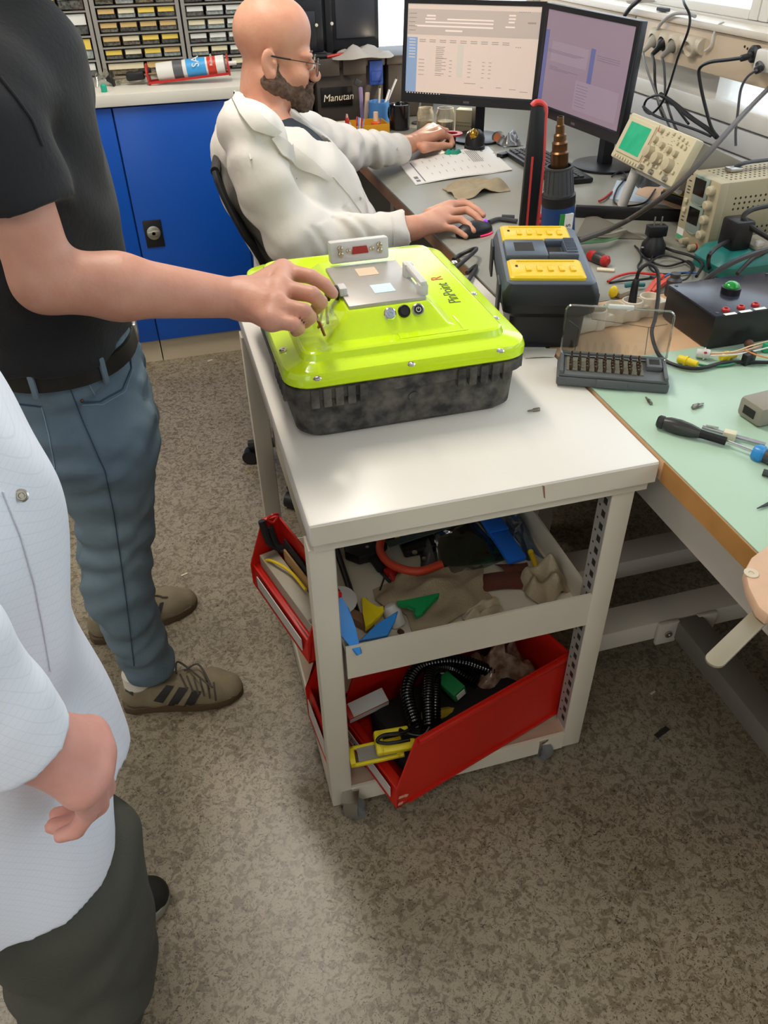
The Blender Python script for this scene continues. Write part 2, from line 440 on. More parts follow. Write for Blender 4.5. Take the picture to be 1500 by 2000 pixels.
# ================================================================== blue cabinet, worktop and what stands on it
m_blue = M('blue_lacquer', '0e4fae', .32, noise=(2, .12)); m_bluedark = M('blue_carcass', '0f4596', .45)
m_plinth = M('plinth_laminate', 'c3b49a', .5, noise=(6, .2)); m_top = M('worktop_laminate', 'd2cec2', .4, noise=(5, .15))
m_black = M('black_plastic', '17171a', .42); m_blackm = M('matte_black', '101012', .7); m_steel = M('steel', 'b9b7b2', .28, metal=1.); m_chrome = M('chrome', 'dcdcdc', .12, metal=1.)
m_dgrey = M('dark_grey_plastic', '3b3d40', .5)
CY = 3.358
def cabinet(x0, doors, label):
    t = thing('cabinet', label, 'cabinet', (x0+.45, 3.7, 0), 'blue cabinets under the worktop')
    x1 = doors[-1][1]
    MB().bb((x0, CY+.018, .107), (x1, 4.06, 1.043)).build('carcass', m_bluedark, t)
    MB().bb((x0+.002, CY+.03, 0), (x1-.002, 4.06, .106)).build('plinth', m_plinth, t)
    for a, b in doors:
        d = MB().bb((a+.002, CY, .11), (b-.002, CY+.018, 1.038), bev=.002).build('door', m_blue, t)
        if a == -.11:
            h = MB(); h.bb((-.083, CY-.006, .518), (-.011, CY, .627), bev=.003)
            h = h.build('latch', m_black, d)
            q = MB(); c = Vector((-.047, CY-.006, .577))
            q.latheat([(.027, 0), (.027, .004), (.023, .006)], c, (0, -1, 0), seg=28)
            q.box(c+Vector((0, -.009, 0)), (.05, .008, .02), bev=.004); q.latheat([(.007, 0), (.007, .013)], c, (0, -1, 0), seg=16)
            q.build('turn_knob', M('latch_nickel', 'a9a79c', .35, metal=.8), d)
    return t
cabinet(-.111, ((-.11, .335), (.337, .558)), 'blue cabinet door unit with a round silver latch behind the standing person')
cabinet(-.62, ((-.62, -.112),), 'blue cabinet unit half hidden behind the black shirt, left of the latch')
tag(MB().bb((-1.3, CY-.022, 1.045), (.56, YB-.005, 1.086), bev=.003).build('worktop', m_top), 'pale laminate worktop on the blue cabinets', 'worktop')
# small-parts organisers
m_org = M('organiser_grey', '8d8983', .5); m_orgdark = M('organiser_dark', '4b4947', .55)
m_clear = glass_mat('clear_drawer', (.9, .92, .92), .03)
LABS = [M('label_yellow', 'e6c75a', .6), M('label_cream', 'ddd2b0', .6), M('label_white', 'dad9d2', .6), M('label_tan', 'cfae72', .6)]
CONT = [M('contents_dark', '5c5348', .7, noise=(150, 1.), col2='a89f90'), M('contents_grey', '85827b', .5, noise=(130, 1.), col2='3d3a36'), M('contents_brown', '6a5640', .7, noise=(120, 1.), col2='b09a78'), M('contents_pale', 'dcdfda', .5, noise=(110, 1.), col2='a5a8a2')]
def organiser(x0, x1, rows, label, labsel, consel):
    y0, y1 = 3.69, 3.84; z = 1.087; xs = x1-x0
    t = thing('drawer_organiser', label, 'drawer organiser', ((x0+x1)/2, 3.76, z), 'small-parts organisers on the worktop')
    top = z+.012+sum(r[0] for r in rows)
    f = MB()
    f.bb((x0, y0-.012, z), (x0+.014, y1, top)).bb((x1-.014, y0-.012, z), (x1, y1, top)).bb((x0, y1-.006, z), (x1, y1, top)).bb((x0, y0-.012, top), (x1, y1, top+.012))
    zz = z+.006; f.bb((x0, y0-.012, z), (x1, y1, z+.006))
    cells = []
    for h, n in rows:
        w = (xs-.028)/n
        for k in range(n): cells.append((x0+.014+k*w+.002, x0+.014+(k+1)*w-.002, zz+.001, zz+h-.006))
        f.bb((x0+.014, y0-.010, zz+h-.005), (x1-.014, y1-.006, zz+h)); zz += h
    f.build('frame', m_org, t)
    for a, b, c, d in cells:
        q = MB(); h = d-c
        q.bb((a, y0, c), (b, y0+.002, d-.002)).bb((a, y0+.002, c), (b, y1-.01, c+.0015)).bb((a, y0+.002, c), (a+.0012, y1-.01, d-.006)).bb((b-.0012, y0+.002, c), (b, y1-.01, d-.006))
        q.bb((a+.004, y0-.009, d-.005), (b-.004, y0, d-.002))
        dr = q.build('drawer', m_clear, t, smooth=0)
        MB().bb((a+.003, y0+.006, c+.003), (b-.003, y1-.015, c+h*.45), bev=.003).build('contents', rnd.choice(consel), dr)
        if rnd.random() < .98:
            MB().bb((a+.005, y0-.0012, c+h*.47), (b-.005, y0-.0004, d-.004)).build('label_card', rnd.choice(labsel), dr)
Y, C_, W_, T_ = LABS
organiser(-.122, .205, [(.054, 2)]+[(.0455, 4)]*6, 'grey drawer organiser with yellow labels, right behind the caulking gun', [Y, Y, Y, C_, T_], CONT)
organiser(.212, .545, [(.05, 4)]+[(.0455, 4)]*6, 'grey drawer organiser of clear unlabelled drawers behind the bald head', [W_, W_, C_, W_], [CONT[1], CONT[3], CONT[3]])
organiser(-.455, -.129, [(.06, 3)]+[(.082, 3)]*3, 'grey organiser of larger drawers beside the black-shirted torso', [Y, W_, W_, C_], [CONT[3], CONT[3], CONT[1]])
# caulking gun and its cartridge
m_red = M('red_paint', 'b0231f', .4)
g = thing('caulking_gun', 'red and black caulking gun lying on the pale worktop', 'caulking gun', (.12, 3.46, 1.087))
A, B = Vector((.01, 3.50, 1.118)), Vector((.335, 3.452, 1.142)); ux = (B-A).normalized(); uy = Vector((0, 0, 1)).cross(ux); fr = frame(A, ux, uy)
def L(x, y, z): return fr @ Vector((x, y, z))
q = MB(); q.M = fr
q.lathe([(.028, 0), (.029, .006), (.002, .006)], M=Matrix.Translation((-.105, 0, 0)) @ rot(0, 90, 0)); q.lathe([(.006, -.02), (.02, 0)], M=Matrix.Translation((-.105, 0, 0)) @ rot(0, 90, 0)); q.build('push_disc', m_black, g)
q = MB(); q.M = fr; q.cyl((-.1, 0, 0), (.09, 0, 0), .0045); q.build('push_rod', M('rod_steel', '8b7f6c', .4, metal=.8), g)
q = MB(); q.M = fr; q.box((-.015, 0, 0), (.07, .024, .03), bev=.008); q.box((-.03, .03, .0), (.03, .07, .022), r=rot(0, 0, 25), bev=.006); q.box((.02, .02, .01), (.05, .02, .02), bev=.006); q.box((-.005, .045, 0), (.016, .075, .018), r=rot(0, 0, -20), bev=.006); q.build('grip', m_black, g)
q = MB(); q.M = fr
for s in (-1, 1): q.bb((.03, s*.026-.003, -.030), (.335, s*.026+.003, -.022))
q.lathe([(.037, 0), (.037, .006)], M=Matrix.Translation((.03, 0, 0)) @ rot(0, 90, 0)); q.lathe([(.037, 0), (.037, .006)], M=Matrix.Translation((.335, 0, 0)) @ rot(0, 90, 0)); q.build('cradle', m_red, g)
c = thing('sealant_cartridge', 'white and blue sealant cartridge lying in the caulking gun', 'cartridge', L(.19, 0, 0))
m_cw = M('cartridge_white', 'd9d8d4', .35)
q = MB(); q.M = fr @ Matrix.Translation((.07, 0, .004)) @ rot(0, 90, 0); q.lathe([(.030, 0), (.031, .004), (.031, .255), (.02, .258), (.008, .262), (.007, .30)], seg=32); q.build('tube', m_cw, c)
for x0, x1, col, nm in ((.062, .098, '57585c', 'grey_band'), (.112, .185, '3f9bd8', 'blue_band'), (.192, .224, 'c43a28', 'red_band')):
    q = MB(); q.M = fr @ Matrix.Translation((.07, 0, .004)) @ rot(0, 90, 0); q.lathe([(.0313, x0), (.0313, x1)], seg=32, cap=False); q.build(nm, M('band_'+nm, col, .4), c)
tf = fr @ Matrix.Translation((.07, 0, .004))
def ctext(s, x, size, mat): text(s, size, tf @ Matrix.Translation((x, -.0225, .0222)) @ rot(45, 0, 0) @ rot(0, 0, 90), mat, 'lettering', c)
ctext('SA', .150, .040, m_cw); ctext('Rubson', .208, .016, m_cw)
for k in range(5): ctext('sealant text'[:3+k], .02+.007*k, .006, m_dgrey) if False else None
# clear bags at the end of the worktop
m_bag = glass_mat('clear_film', (.93, .93, .92), .10)
def crumple(name, c, rx, ry, h, mat, seed, nu=14, nv=12, parent=None, thick=.0012, wob=.35):
    r_ = random.Random(seed); ph = [r_.uniform(0, 6.3) for _ in range(8)]
    def fn(u, v):
        a, b = u*2-1, v*2-1
        e = max(0, 1-(abs(a)**3+abs(b)**3)*.9)
        z = h*e*(.6+.4*math.sin(5*a+ph[0])*math.sin(4*b+ph[1]))+h*.25*wob*(math.sin(11*a+ph[2]+3*b)+math.sin(9*b+ph[3]-4*a))*e
        return (c[0]+a*rx*(1+.12*math.sin(4*b+ph[4])), c[1]+b*ry*(1+.12*math.sin(5*a+ph[5])), c[2]+max(z, 0)+.0015)
    return MB().grid(fn, nu, nv, thick=thick).build(name, mat, parent, smooth=50, fix=False)
tag(crumple('plastic_bag', (.03, 3.60, 1.087), .10, .05, .035, m_bag, 3), 'crumpled clear plastic bag behind the caulking gun rod', 'plastic bag')
tag(crumple('plastic_bag', (-.12, 3.56, 1.087), .05, .05, .05, m_bag, 5), 'small clear plastic bag at the worktop beside the black shirt', 'plastic bag')
cap = MB(); cap.latheat([(.011, 0), (.011, .02), (.006, .026)], (-.125, 3.40, 1.087), (0, 0, 1), seg=18)
tag(cap.build('cap', M('teal_cap', '1f9a80', .4)), 'small teal cap at the worktop edge by the black shirt', 'cap')
# ================================================================== benches
DZ = .843
m_bench = M('grey_desk_laminate', '8f8e84', .34, noise=(5, .25)); m_oak = M('oak_edge', 'b07f45', .5, noise=(14, .5), col2='8a5e30')
m_mat = M('green_mat', 'a9c6b0', .33, noise=(4, .25), col2='bcd2c2'); m_board = M('bare_wood', 'd9b48e', .5, noise=(7, .3), col2='c89d72')
m_frame = M('frame_paint', 'b5aea2', .45, noise=(4, .2)); m_frameg = M('frame_grey', '6f6a62', .5)
BX = .768
# far desk of the seated person
d = thing('desk', 'grey laminate corner desk with a worn wood edge carrying the two monitors', 'desk', (1.35, 3.0, 0))
MB().bb((BX, 1.625, .835), (XR-.025, YB-.015, DZ), bev=.001).bb((.565, 3.42, .835), (BX, YB-.015, DZ)).build('desk_top', m_bench, d)
MB().bb((BX, 1.625, .80), (XR-.025, YB-.015, .8345)).bb((.565, 3.42, .80), (BX, YB-.015, .8345)).build('core', M('worn_wood', '8f6a48', .55, noise=(14, .5), col2='6b4c32'), d)
for x, y in ((1.0, 1.78), (1.0, 3.4), (1.9, 1.78), (1.9, 3.95), (.60, 3.95)): MB().bb((x-.025, y-.025, 0), (x+.025, y+.025, .80)).build('leg', m_frame, d)
MB().bb((.96, 1.76, .74), (1.0, 3.9, .80)).build('apron', m_frameg, d)
# near bench with the mat
b = thing('workbench', 'wooden workbench on grey steel rails under the green mat', 'workbench', (1.35, .6, 0))
MB().bb((BX, -.5, .80), (XR-.025, 1.622, DZ), bev=.002).build('bench_top', m_board, b)
MB().bb((BX-.0015, -.5, .802), (BX-.0003, .964, .8415)).build('edge_band', m_oak, b)
MB().bb((.80, -.5, .70), (.835, 1.6, .80)).build('apron', m_frame, b)
for y in (1.06, 1.27): MB().bb((.772, y, .245), (1.95, y+.075, .30), bev=.003).build('cross_rail', m_frame, b)
MB().bb((.98, -.5, .246), (1.045, 1.058, .30), bev=.003).build('long_rail', m_frameg, b)
for x in (.955, 1.055): 
    q = MB().bb((x-.022, 1.048, .235), (x+.03, 1.0595, .302), bev=.003).build('bracket', m_frame, b)
    qq = MB(); qq.latheat([(.009, 0), (.009, .004), (.004, .004), (.004, .002)], (x+.004, 1.047, .268), (0, -1, 0), seg=12); qq.build('bolt', m_steel, q)
for x, y in ((.80, 1.55), (1.9, 1.3), (1.9, -.4), (1.0, -.45)): MB().bb((x, y, 0), (x+.06, y+.06, .80), bev=.003).build('leg', m_frame, b)
MB().bb((.78, 1.63, .05), (.90, 1.645, .78)).build('side_panel', M('panel_brown', '57493a', .6), b)
tag(MB().bb((BX, -.5, DZ+.0005), (XR-.03, 1.33, DZ+.0035), bev=.001).build('bench_mat', m_mat), 'pale green mat covering the near workbench', 'mat')
GZ = DZ+.0038
# ------------------------------------------------------------------ monitors
m_bez = M('monitor_bezel', '15161a', .35)
def screen_mat(name, c, e): return M(name, c, .25, emit=e)
def monitor(name, label, bl, br, h, tilt, parts):
    bl, br = Vector(bl), Vector(br); ux = (br-bl).normalized(); w = (br-bl).length
    n = ux.cross(Vector((0, 0, 1)))            # towards the viewer side
    up = (Vector((0, 0, 1))*math.cos(tilt)-n*math.sin(tilt))
    t = thing(name, label, 'monitor', Vector(((bl.x+br.x)/2, (bl.y+br.y)/2, DZ))-n*.16)
    fr = frame(bl, ux, up)                      # x right, y up, z towards viewer
    q = MB(); q.M = fr; q.bb((0, 0, -.03), (w, h, -.004), bev=.004)
    q.bb((.06, .04, -.055), (w-.06, h-.06, -.03), bev=.01); hs = q.build('housing', m_bez, t)
    bz = .016; q = MB(); q.M = fr
    q.bb((0, 0, -.004), (w, .03, 0)).bb((0, h-bz, -.004), (w, h, 0)).bb((0, .03, -.004), (bz, h-bz, 0)).bb((w-bz, .03, -.004), (w, h-bz, 0))
    q.build('bezel', m_bez, t)
    q = MB(); q.M = fr; mats = []
    q.bb((bz, .03, -.004), (w-bz, h-bz, -.0025), mi=0); mats.append(parts[0])
    sw, sh = w-2*bz, h-bz-.03
    for k, (col, rects) in enumerate(parts[1]):
        mats.append(col)
        for (x, y, a, c2) in rects: q.bb((bz+x*sw, .03+(1-y-c2)*sh, -.0026), (bz+(x+a)*sw, .03+(1-y)*sh, -.0021+.0001*k), mi=k+1)
    q.build('screen', mats, t, smooth=0)
    q = MB(); q.M = fr; q.bb((w/2-.012, .008, 0), (w/2+.012, .016, .0006)); q.build('maker_mark', M('mark_grey', '4d4f55', .5), hs)
    c = (bl+br)/2; z0 = c.z
    base = c-n*.16; q = MB(); q.bb((base.x-.02, base.y-.02, DZ+.012), (base.x+.02, base.y+.02, z0+h*.45)); q.build('neck', m_bez, t)
    q = MB(); q.latheat([(.115, 0), (.115, .008), (.10, .013)], (base.x, base.y, DZ+.0005), (0, 0, 1), seg=32); q.build('foot', m_bez, t)
    return fr, w, h
r_ = random.Random(3)
s_base = screen_mat('screen_beige', 'cdbbb0', .34); s_grey = screen_mat('screen_grey', 'b4a69e', .31); s_blue = screen_mat('screen_blue', '7f95b4', .38)
s_white = screen_mat('screen_white', 'dccbc2', .38); s_txt = screen_mat('screen_text', '8f8780', .4); s_dark = screen_mat('screen_taskbar', '20252d', .3); s_green = screen_mat('screen_band', 'bdb5aa', .40)
rows = []
tx = []
for y in (.10, .145, .19, .235, .28): tx += [(.01+.02*k, y, .03+.02*r_.random(), .008) for k in range(2)]
for y in (.38, .40): tx += [(.1+.08*k, y, .05, .007) for k in range(9)]
tx += [(.235, .455+.02*k, .05+.02*r_.random(), .006) for k in range(7)]
for y in (.60, .64, .68, .72, .77): tx += [(.10, y, .045, .006), (.235, y-.02, .07+.02*r_.random(), .006), (.235, y, .05, .006), (.345, y, .02, .006), (.49, y, .025, .006), (.60, y, .02, .006), (.65, y, .02, .006)]
tx += [(.47, .84, .09, .006), (.60, .88, .02, .006), (.72, .87, .04, .006), (.82, .88, .05, .006), (.9, .90, .06, .006), (.91, .16, .06, .018)]
tx += [(.84+.015*k, .055, .007, .01) for k in range(6)]+[(.84+.015*k, .42, .007, .01) for k in range(3)]
fields = [(.15, .115, .07, .018), (.14, .15, .08, .016), (.31, .15, .35, .016), (.14, .185, .52, .016), (.06, .225, .60, .018), (.77, .09, .05, .016), (.77, .125, .05, .016), (.77, .16, .045, .016), (.75, .21, .07, .016), (.30, .27, .13, .018)]
monitor('monitor', 'left monitor showing a beige spreadsheet form with a blue side bar', (.998, 3.336, .995), (1.418, 2.985, .995), .345, .10,
        (s_base, [(s_grey, [(0, .055, 1, .275)]), (s_blue, [(0, .36, .085, .615)]), (s_green, [(.405, .42, .045, .36)]), (s_white, fields), (s_txt, tx), (s_dark, [(0, .977, 1, .023)]), (s_white, [(.012+.022*k, .982, .008, .01) for k in range(13)]+[(.02, .38+.033*k, .05, .006) for k in range(7)])]))
p_base = screen_mat('screen_mauve', '857482', .40); p_light = screen_mat('screen_mauve_light', '8c7c8a', .40); p_blue = screen_mat('screen_indigo', '5c5f8c', .38); p_line = screen_mat('screen_mauve_line', '75687a', .38); p_or = screen_mat('screen_orange_spot', 'd88a6a', .6)
monitor('monitor', 'right monitor with a mauve screen and a dark blue bar beside the window', (1.402, 2.965, .995), (1.472, 2.455, .985), .345, .03,
        (p_base, [(p_light, [(.1, .3, .45, .2), (.45, .62, .5, .3)]), (p_blue, [(0, .2, .05, .78), (.575, .28, .05, .34)]), (p_line, [(.06, .385+.012*k, .3+.2*r_.random(), .006) for k in range(3)]+[(.1, .55+.015*k, .3*r_.random()+.1, .005) for k in range(3)]+[(.47, .66+.03*k, .1+.04*r_.random(), .006) for k in range(8)]+[(.65, .33+.02*k, .25, .006) for k in range(3)]), (s_dark, [(0, .978, 1, .022)])]))
# ------------------------------------------------------------------ behind the seated person
m_case = M('equipment_black', '202227', .38); m_box = M('storage_box_plastic', '463f39', .5, noise=(3, .2)); m_bluel = M('blue_latch_plastic', '2c4c9c', .45)
t = thing('equipment_case', 'black equipment case with two white screws standing on the storage box', 'equipment case', (.66, 3.92, 1.09))
MB().bb((.565, 3.83, 1.115), (.80, 4.02, 1.46), bev=.006).build('body', m_case, t)
f = MB().bb((.565, 3.818, 1.12), (.765, 3.83, 1.27), bev=.003).build('front_flap', m_case, t)
for p in ((618, 49), (648, 46)):
    c = ay(p[0], p[1], 3.817); q = MB(); q.latheat([(.0065, 0), (.0065, .004), (.003, .0055)], c, (0, -1, 0), seg=16); q.build('screw', M('screw_white', 'd8d4c4', .4), f)
t = thing('flat_screen', 'switched-off black flat screen turned towards the window', 'monitor', (.98, 3.95, 1.10))
MB().bb((.835, 3.86, 1.115), (1.055, 3.90, 1.48), bev=.006).bb((.815, 3.845, 1.11), (.845, 3.93, 1.48), bev=.004).build('housing', m_case, t)
MB().bb((.862, 3.852, 1.16), (1.035, 3.859, 1.46), bev=.002).build('panel', M('dead_screen', '3a3d44', .3), t)
MB().bb((.86, 3.84, 1.096), (1.04, 3.98, 1.114), bev=.004).build('foot', m_blackm, t)
def storage_box(x0, x1, label, sign=False):
    t = thing('storage_box', label, 'storage box', ((x0+x1)/2, 3.9, DZ), 'black storage boxes with clip lids')
    MB().bb((x0+.008, 3.79, DZ+.001), (x1-.008, 4.07, 1.06), bev=.008).build('tub', m_box, t)
    MB().bb((x0, 3.782, 1.058), (x1, 4.075, 1.094), bev=.006).build('lid', m_box, t)
    return t
t1 = storage_box(.566, .735, 'black storage box with a blue clip beside the bald head')
for a in (.64,): MB().bb((a, 3.772, .985), (a+.052, 3.789, 1.075), bev=.004).bb((a+.006, 3.768, 1.0), (a+.046, 3.773, 1.04), bev=.003).build('clip', m_bluel, t1)
MB().bb((.695, 3.768, 1.045), (.734, 3.782, 1.10), bev=.004).build('lid_tab', m_box, t1)
t2 = storage_box(.74, 1.06, 'black storage box bearing the Manuta sign behind the pen mug')
for a in (.985,): MB().bb((a, 3.772, .985), (a+.062, 3.789, 1.08), bev=.004).bb((a+.006, 3.768, 1.0), (a+.056, 3.773, 1.04), bev=.003).build('clip', m_bluel, t2)
for a in (.745, .865): MB().bb((a, 3.766, 1.03), (a+.105, 3.782, 1.098), bev=.005).build('lid_tab', m_box, t2)
s = MB().bb((.765, 3.781, .91), (.905, 3.7895, .985), bev=.001).build('sign_plate', M('sign_black', '0e0d0c', .4), t2)
text('Manutan', .04, frame(Vector((.842, 3.7805, .945)), (1, 0, .03), (0, 0, 1)), M('sign_ivory', 'efe2cc', .5), 'lettering', s, shear=.2)
t3 = storage_box(1.066, 1.30, 'dark storage box at the end of the row behind the left monitor')
tag(crumple('paper_bag', (.955, 3.80, 1.094), .125, .07, .05, M('grey_paper', 'b3aca4', .6), 11), 'crumpled grey and white paper lying on the Manuta storage box', 'paper')
ct = lambda c, r, label, cat, pts, mat: tag(MB().tube(pts, r, seg=8, smooth=8).build(c, mat), label, cat)
m_rub = M('rubber_black', '1b1b1d', .45); m_redc = M('cable_red', 'c02a20', .4)
t = thing('crocodile_clip_lead', 'red crocodile clip leads lying on top of the storage boxes', 'cable', (.75, 3.80, 1.096))
MB().tube([(.62, 3.79, 1.104), (.68, 3.785, 1.108), (.72, 3.79, 1.104)], .011, seg=8).build('clip_sleeve', m_red, t)
MB().tube([(.80, 3.79, 1.102), (.87, 3.775, 1.112), (.94, 3.78, 1.104), (1.0, 3.80, 1.102), (.95, 3.82, 1.10)], .006, seg=8).build('lead', m_redc, t)
MB().tube([(.735, 3.79, 1.108), (.80, 3.79, 1.106)], .012, seg=8).build('black_sleeve', m_rub, t)
# pen mug and pens
def mug(label, c, r, h, mat, inner, handle=None):
    t = thing('mug', label, 'mug', c)
    q = MB(); q.latheat([(r*.92, 0), (r, .004), (r, h), (r-.003, h+.001), (r-.005, h-.002), (r-.006, .008), (.001, .006)], c, (0, 0, 1), seg=36); q.build('cup', mat, t)
    q = MB(); q.latheat([(r-.0062, h-.02), (r-.0052, h-.001)], c, (0, 0, 1), seg=36); 
    q2 = MB(); q2.latheat([(r-.0075, .009), (r-.0075, .012)], c, (0, 0, 1), seg=24); q2.build('inside', inner, t)
    if handle is not None:
        a = Vector((math.cos(handle), math.sin(handle), 0)); c = Vector(c)
        MB().tube([c+a*(r-.002)+Vector((0, 0, h*.82)), c+a*(r+.024)+Vector((0, 0, h*.75)), c+a*(r+.027)+Vector((0, 0, h*.4)), c+a*(r-.002)+Vector((0, 0, h*.2))], .005, seg=8).build('handle', mat, t)
    return t
pm = (1.005, 3.70, DZ+.0005)
mug('blue mug holding pens in front of the storage boxes', pm, .046, .09, M('mug_blue', '4a82c0', .3), m_white)
pens = [((1.0, 3.70), (1.005, 3.69), .13, 'pen_clear', 'c9c4b6', 'clear capped pen leaning left in the blue mug'), ((1.01, 3.705), (1.055, 3.70), .175, 'pen_silver', 'c9ccd2', 'long silver pen leaning right in the blue mug'), ((1.005, 3.69), (1.04, 3.685), .13, 'pen_white', 'e2e2e2', 'white pen between the others in the blue mug'), ((1.015, 3.70), (1.06, 3.71), .125, 'pen_purple', '4a3aa0', 'purple pen at the right of the blue mug')]
for (a, bq, l, nm, col, lab) in pens:
    t = thing('pen', lab, 'pen', (a[0], a[1], DZ+.01), 'pens in the blue mug')
    p0 = Vector((a[0], a[1], DZ+.015)); d_ = (Vector((bq[0], bq[1], DZ+.11))-p0).normalized()
    MB().cyl(p0, p0+d_*l, .0048).build('barrel', M(nm, col, .25), t)
    MB().cyl(p0+d_*l, p0+d_*(l+.012), .004, .0025).build('cap', m_dgrey if nm != 'pen_purple' else M('pen_orange', 'd86a30', .4), t)
mug('black mug with a pale inside next to the blue pen mug', (1.062, 3.57, DZ+.0005), .044, .098, M('mug_black', '0c0c10', .15, coat=.5), M('mug_cream', 'd9cfb8', .3), handle=2.0)
# yellow tray and what lies in it
t = thing('tray', 'low yellow tray of small tools in front of the storage boxes', 'tray', (.90, 3.60, DZ), None)
m_yt = M('tray_yellow', 'd49a22', .45)
MB().bb((.79, 3.53, DZ+.0005), (1.005, 3.66, DZ+.004)).bb((.79, 3.53, DZ+.004), (1.005, 3.535, DZ+.032)).bb((.79, 3.655, DZ+.004), (1.005, 3.66, DZ+.032)).bb((.79, 3.535, DZ+.004), (.795, 3.655, DZ+.032)).bb((1.0, 3.535, DZ+.004), (1.005, 3.655, DZ+.032)).build('shell', m_yt, t)
q = thing('bottle', 'small red bottle standing in the yellow tray', 'bottle', (.826, 3.56, DZ+.005)); z = DZ+.0055
MB().latheat([(.009, 0), (.009, .052), (.006, .058)], (.826, 3.56, z), (0, 0, 1), seg=16).build('body', m_red, q); MB().latheat([(.006, 0), (.004, .013)], (.826, 3.56, z+.058), (0, 0, 1), seg=12).build('cap', M('pink_cap', 'c99a98', .4), q)
q = thing('glue_bottle', 'white-topped orange glue bottle in the yellow tray', 'bottle', (.955, 3.57, DZ+.005))
MB().latheat([(.021, 0), (.021, .028), (.012, .034)], (.955, 3.57, z), (0, 0, 1), seg=20).build('body', M('orange_plastic', 'e0622a', .4), q); MB().latheat([(.011, 0), (.010, .035)], (.955, 3.57, z+.034), (0, 0, 1), seg=16).build('nozzle', M('cap_peach', 'ecc9ac', .4), q)
q = MB()
for k in range(5): q.tube([(.86+.006*k, 3.535-.006, z+.0+.004*k), (.862+.008*k, 3.54, z+.046), (.875+.006*k, 3.58, z+.052-.003*k), (.885+.004*k, 3.62, z+.01)], .0026, seg=6, mi=k % 3)
tag(q.build('wire_loop', [m_redc, M('wire_blue', '7a8cc0', .4), M('wire_white', 'd5d2cc', .4)]), 'looped red, blue and white wires over the yellow tray rim', 'wire')
tag(MB().bb((.80, 3.58, z), (.85, 3.64, z+.03), r=None, bev=.004).build('label_roll', m_white), 'white roll end in the left corner of the yellow tray', 'roll')
tag(MB().tube([(.775+.022*math.cos(a*.7), 3.70+.018*math.sin(a*.7), DZ+.008) for a in range(9)], .007, closed=True, seg=8).build('orange_ring', M('orange_rubber', 'd8691e', .5)), 'orange rubber ring behind the yellow tray', 'ring')
t = thing('pliers', 'pliers with pale purple grips leaning against the storage box', 'pliers', (.945, 3.72, DZ))
MB().box((.935, 3.735, DZ+.075), (.018, .012, .145), r=rot(8, -4, 0), bev=.005).build('grip', M('grip_lilac', '8d7fa6', .45), t); MB().box((.958, 3.735, DZ+.065), (.022, .012, .12), r=rot(8, 4, 0), bev=.005).build('grip', M('grip_beige', 'cdb5a0', .5), t)
MB().box((.925, 3.75, DZ+.16), (.03, .012, .03), r=rot(0, 30, 0), bev=.004).build('jaw', m_dgrey, t)
# glass jars with light in them, cream adaptor, brass ball, tape
for (c, r, h, lab) in (((1.155, 3.50), .036, .07, 'glass jar beside the black mug, the left of two'), ((1.225, 3.44), .04, .075, 'glass jar in front of the left monitor, next to the cream adaptor')):
    t = thing('glass_jar', lab, 'jar', (*c, DZ))
    MB().latheat([(r*.9, 0), (r, .005), (r, h), (r*.85, h+.012), (r*.85, h+.02), (r*.8, h+.02), (r*.8, h+.01), (r-.003, h), (r-.003, .007), (.001, .006)], (*c, DZ+.0005), (0, 0, 1), seg=32).build('glass', M('jar_glass', 'e8e4da', .03, trans=.9, spec=.8), t)
    MB().latheat([(r-.006, .009), (r-.006, h*.6)], (*c, DZ+.0005), (0, 0, 1), seg=20).build('foil_contents', M('foil', 'd7cdb6', .18, metal=1., bump=(90, 1.)), t)
t = thing('adaptor', 'cream power adaptor box with a blue side under the left monitor', 'adaptor', (1.30, 3.40, DZ))
fr = frame(Vector((1.262, 3.42, DZ+.0005)), (.78, -.62, 0), (.62, .78, 0)); q = MB(); q.M = fr; q.bb((0, 0, 0), (.078, .05, .09), bev=.003); q.build('body', M('cream_plastic', 'c9c1a0', .5), t)
q = MB(); q.M = fr; q.bb((.078, .002, .002), (.0795, .048, .088)); q.build('side', M('pale_blue_side', '9fb4c6', .4), t)
q = MB(); q.M = fr
for k in range(9): q.bb((.008+.007*k, -.0008, .04), (.012+.007*k, 0, .043)); q.bb((.008+.0075*k, -.0008, .026), (.011+.0075*k, 0, .031))
q.build('slot_row', m_frameg, t)
t = thing('tip_cleaner', 'round black tip cleaner full of curly brass wool', 'tip cleaner', (1.235, 3.10, DZ))
c = Vector((1.235, 3.115, DZ+.0005)); MB().latheat([(.04, 0), (.041, .018), (.038, .02), (.038, .045), (.033, .062), (.02, .073), (.001, .076)], c, (0, 0, 1), seg=32).build('shell', m_black, t)
q = MB(); cc = c+Vector((-.014, -.02, .062))
for k in range(26):
    a = [r_.gauss(0, 1) for _ in range(3)]; v = Vector(a).normalized()*.019; w_ = v.orthogonal().normalized()*.006; q.tube([cc+v, cc+v*1.1+w_, cc+v*.9-w_, cc+v*1.02+w_.cross(v)*6], .0014, seg=5, smooth=3)
q.ell(cc, .018); q.build('brass_wool', M('brass', 'b8923a', .25, metal=1.), t)
t = thing('tape_reel', 'red tape reel lying flat beside the tip cleaner', 'tape', (1.17, 3.20, DZ)); MB().latheat([(.022, .044), (.042, .044), (.042, .050), (.022, .050), (.022, .044)], (1.17, 3.20, DZ+.0005), (0, 0, 1), seg=32).build('reel', m_red, t); MB().latheat([(.016, 0), (.016, .044)], (1.17, 3.20, DZ+.0005), (0, 0, 1), seg=20).build('core', m_dgrey, t)
tag(crumple('cloth_scrap', (1.125, 3.06, DZ), .035, .025, .028, M('teal_cloth', '1b8a74', .7), 21), 'small teal cloth in the far hand of the seated person', 'cloth')
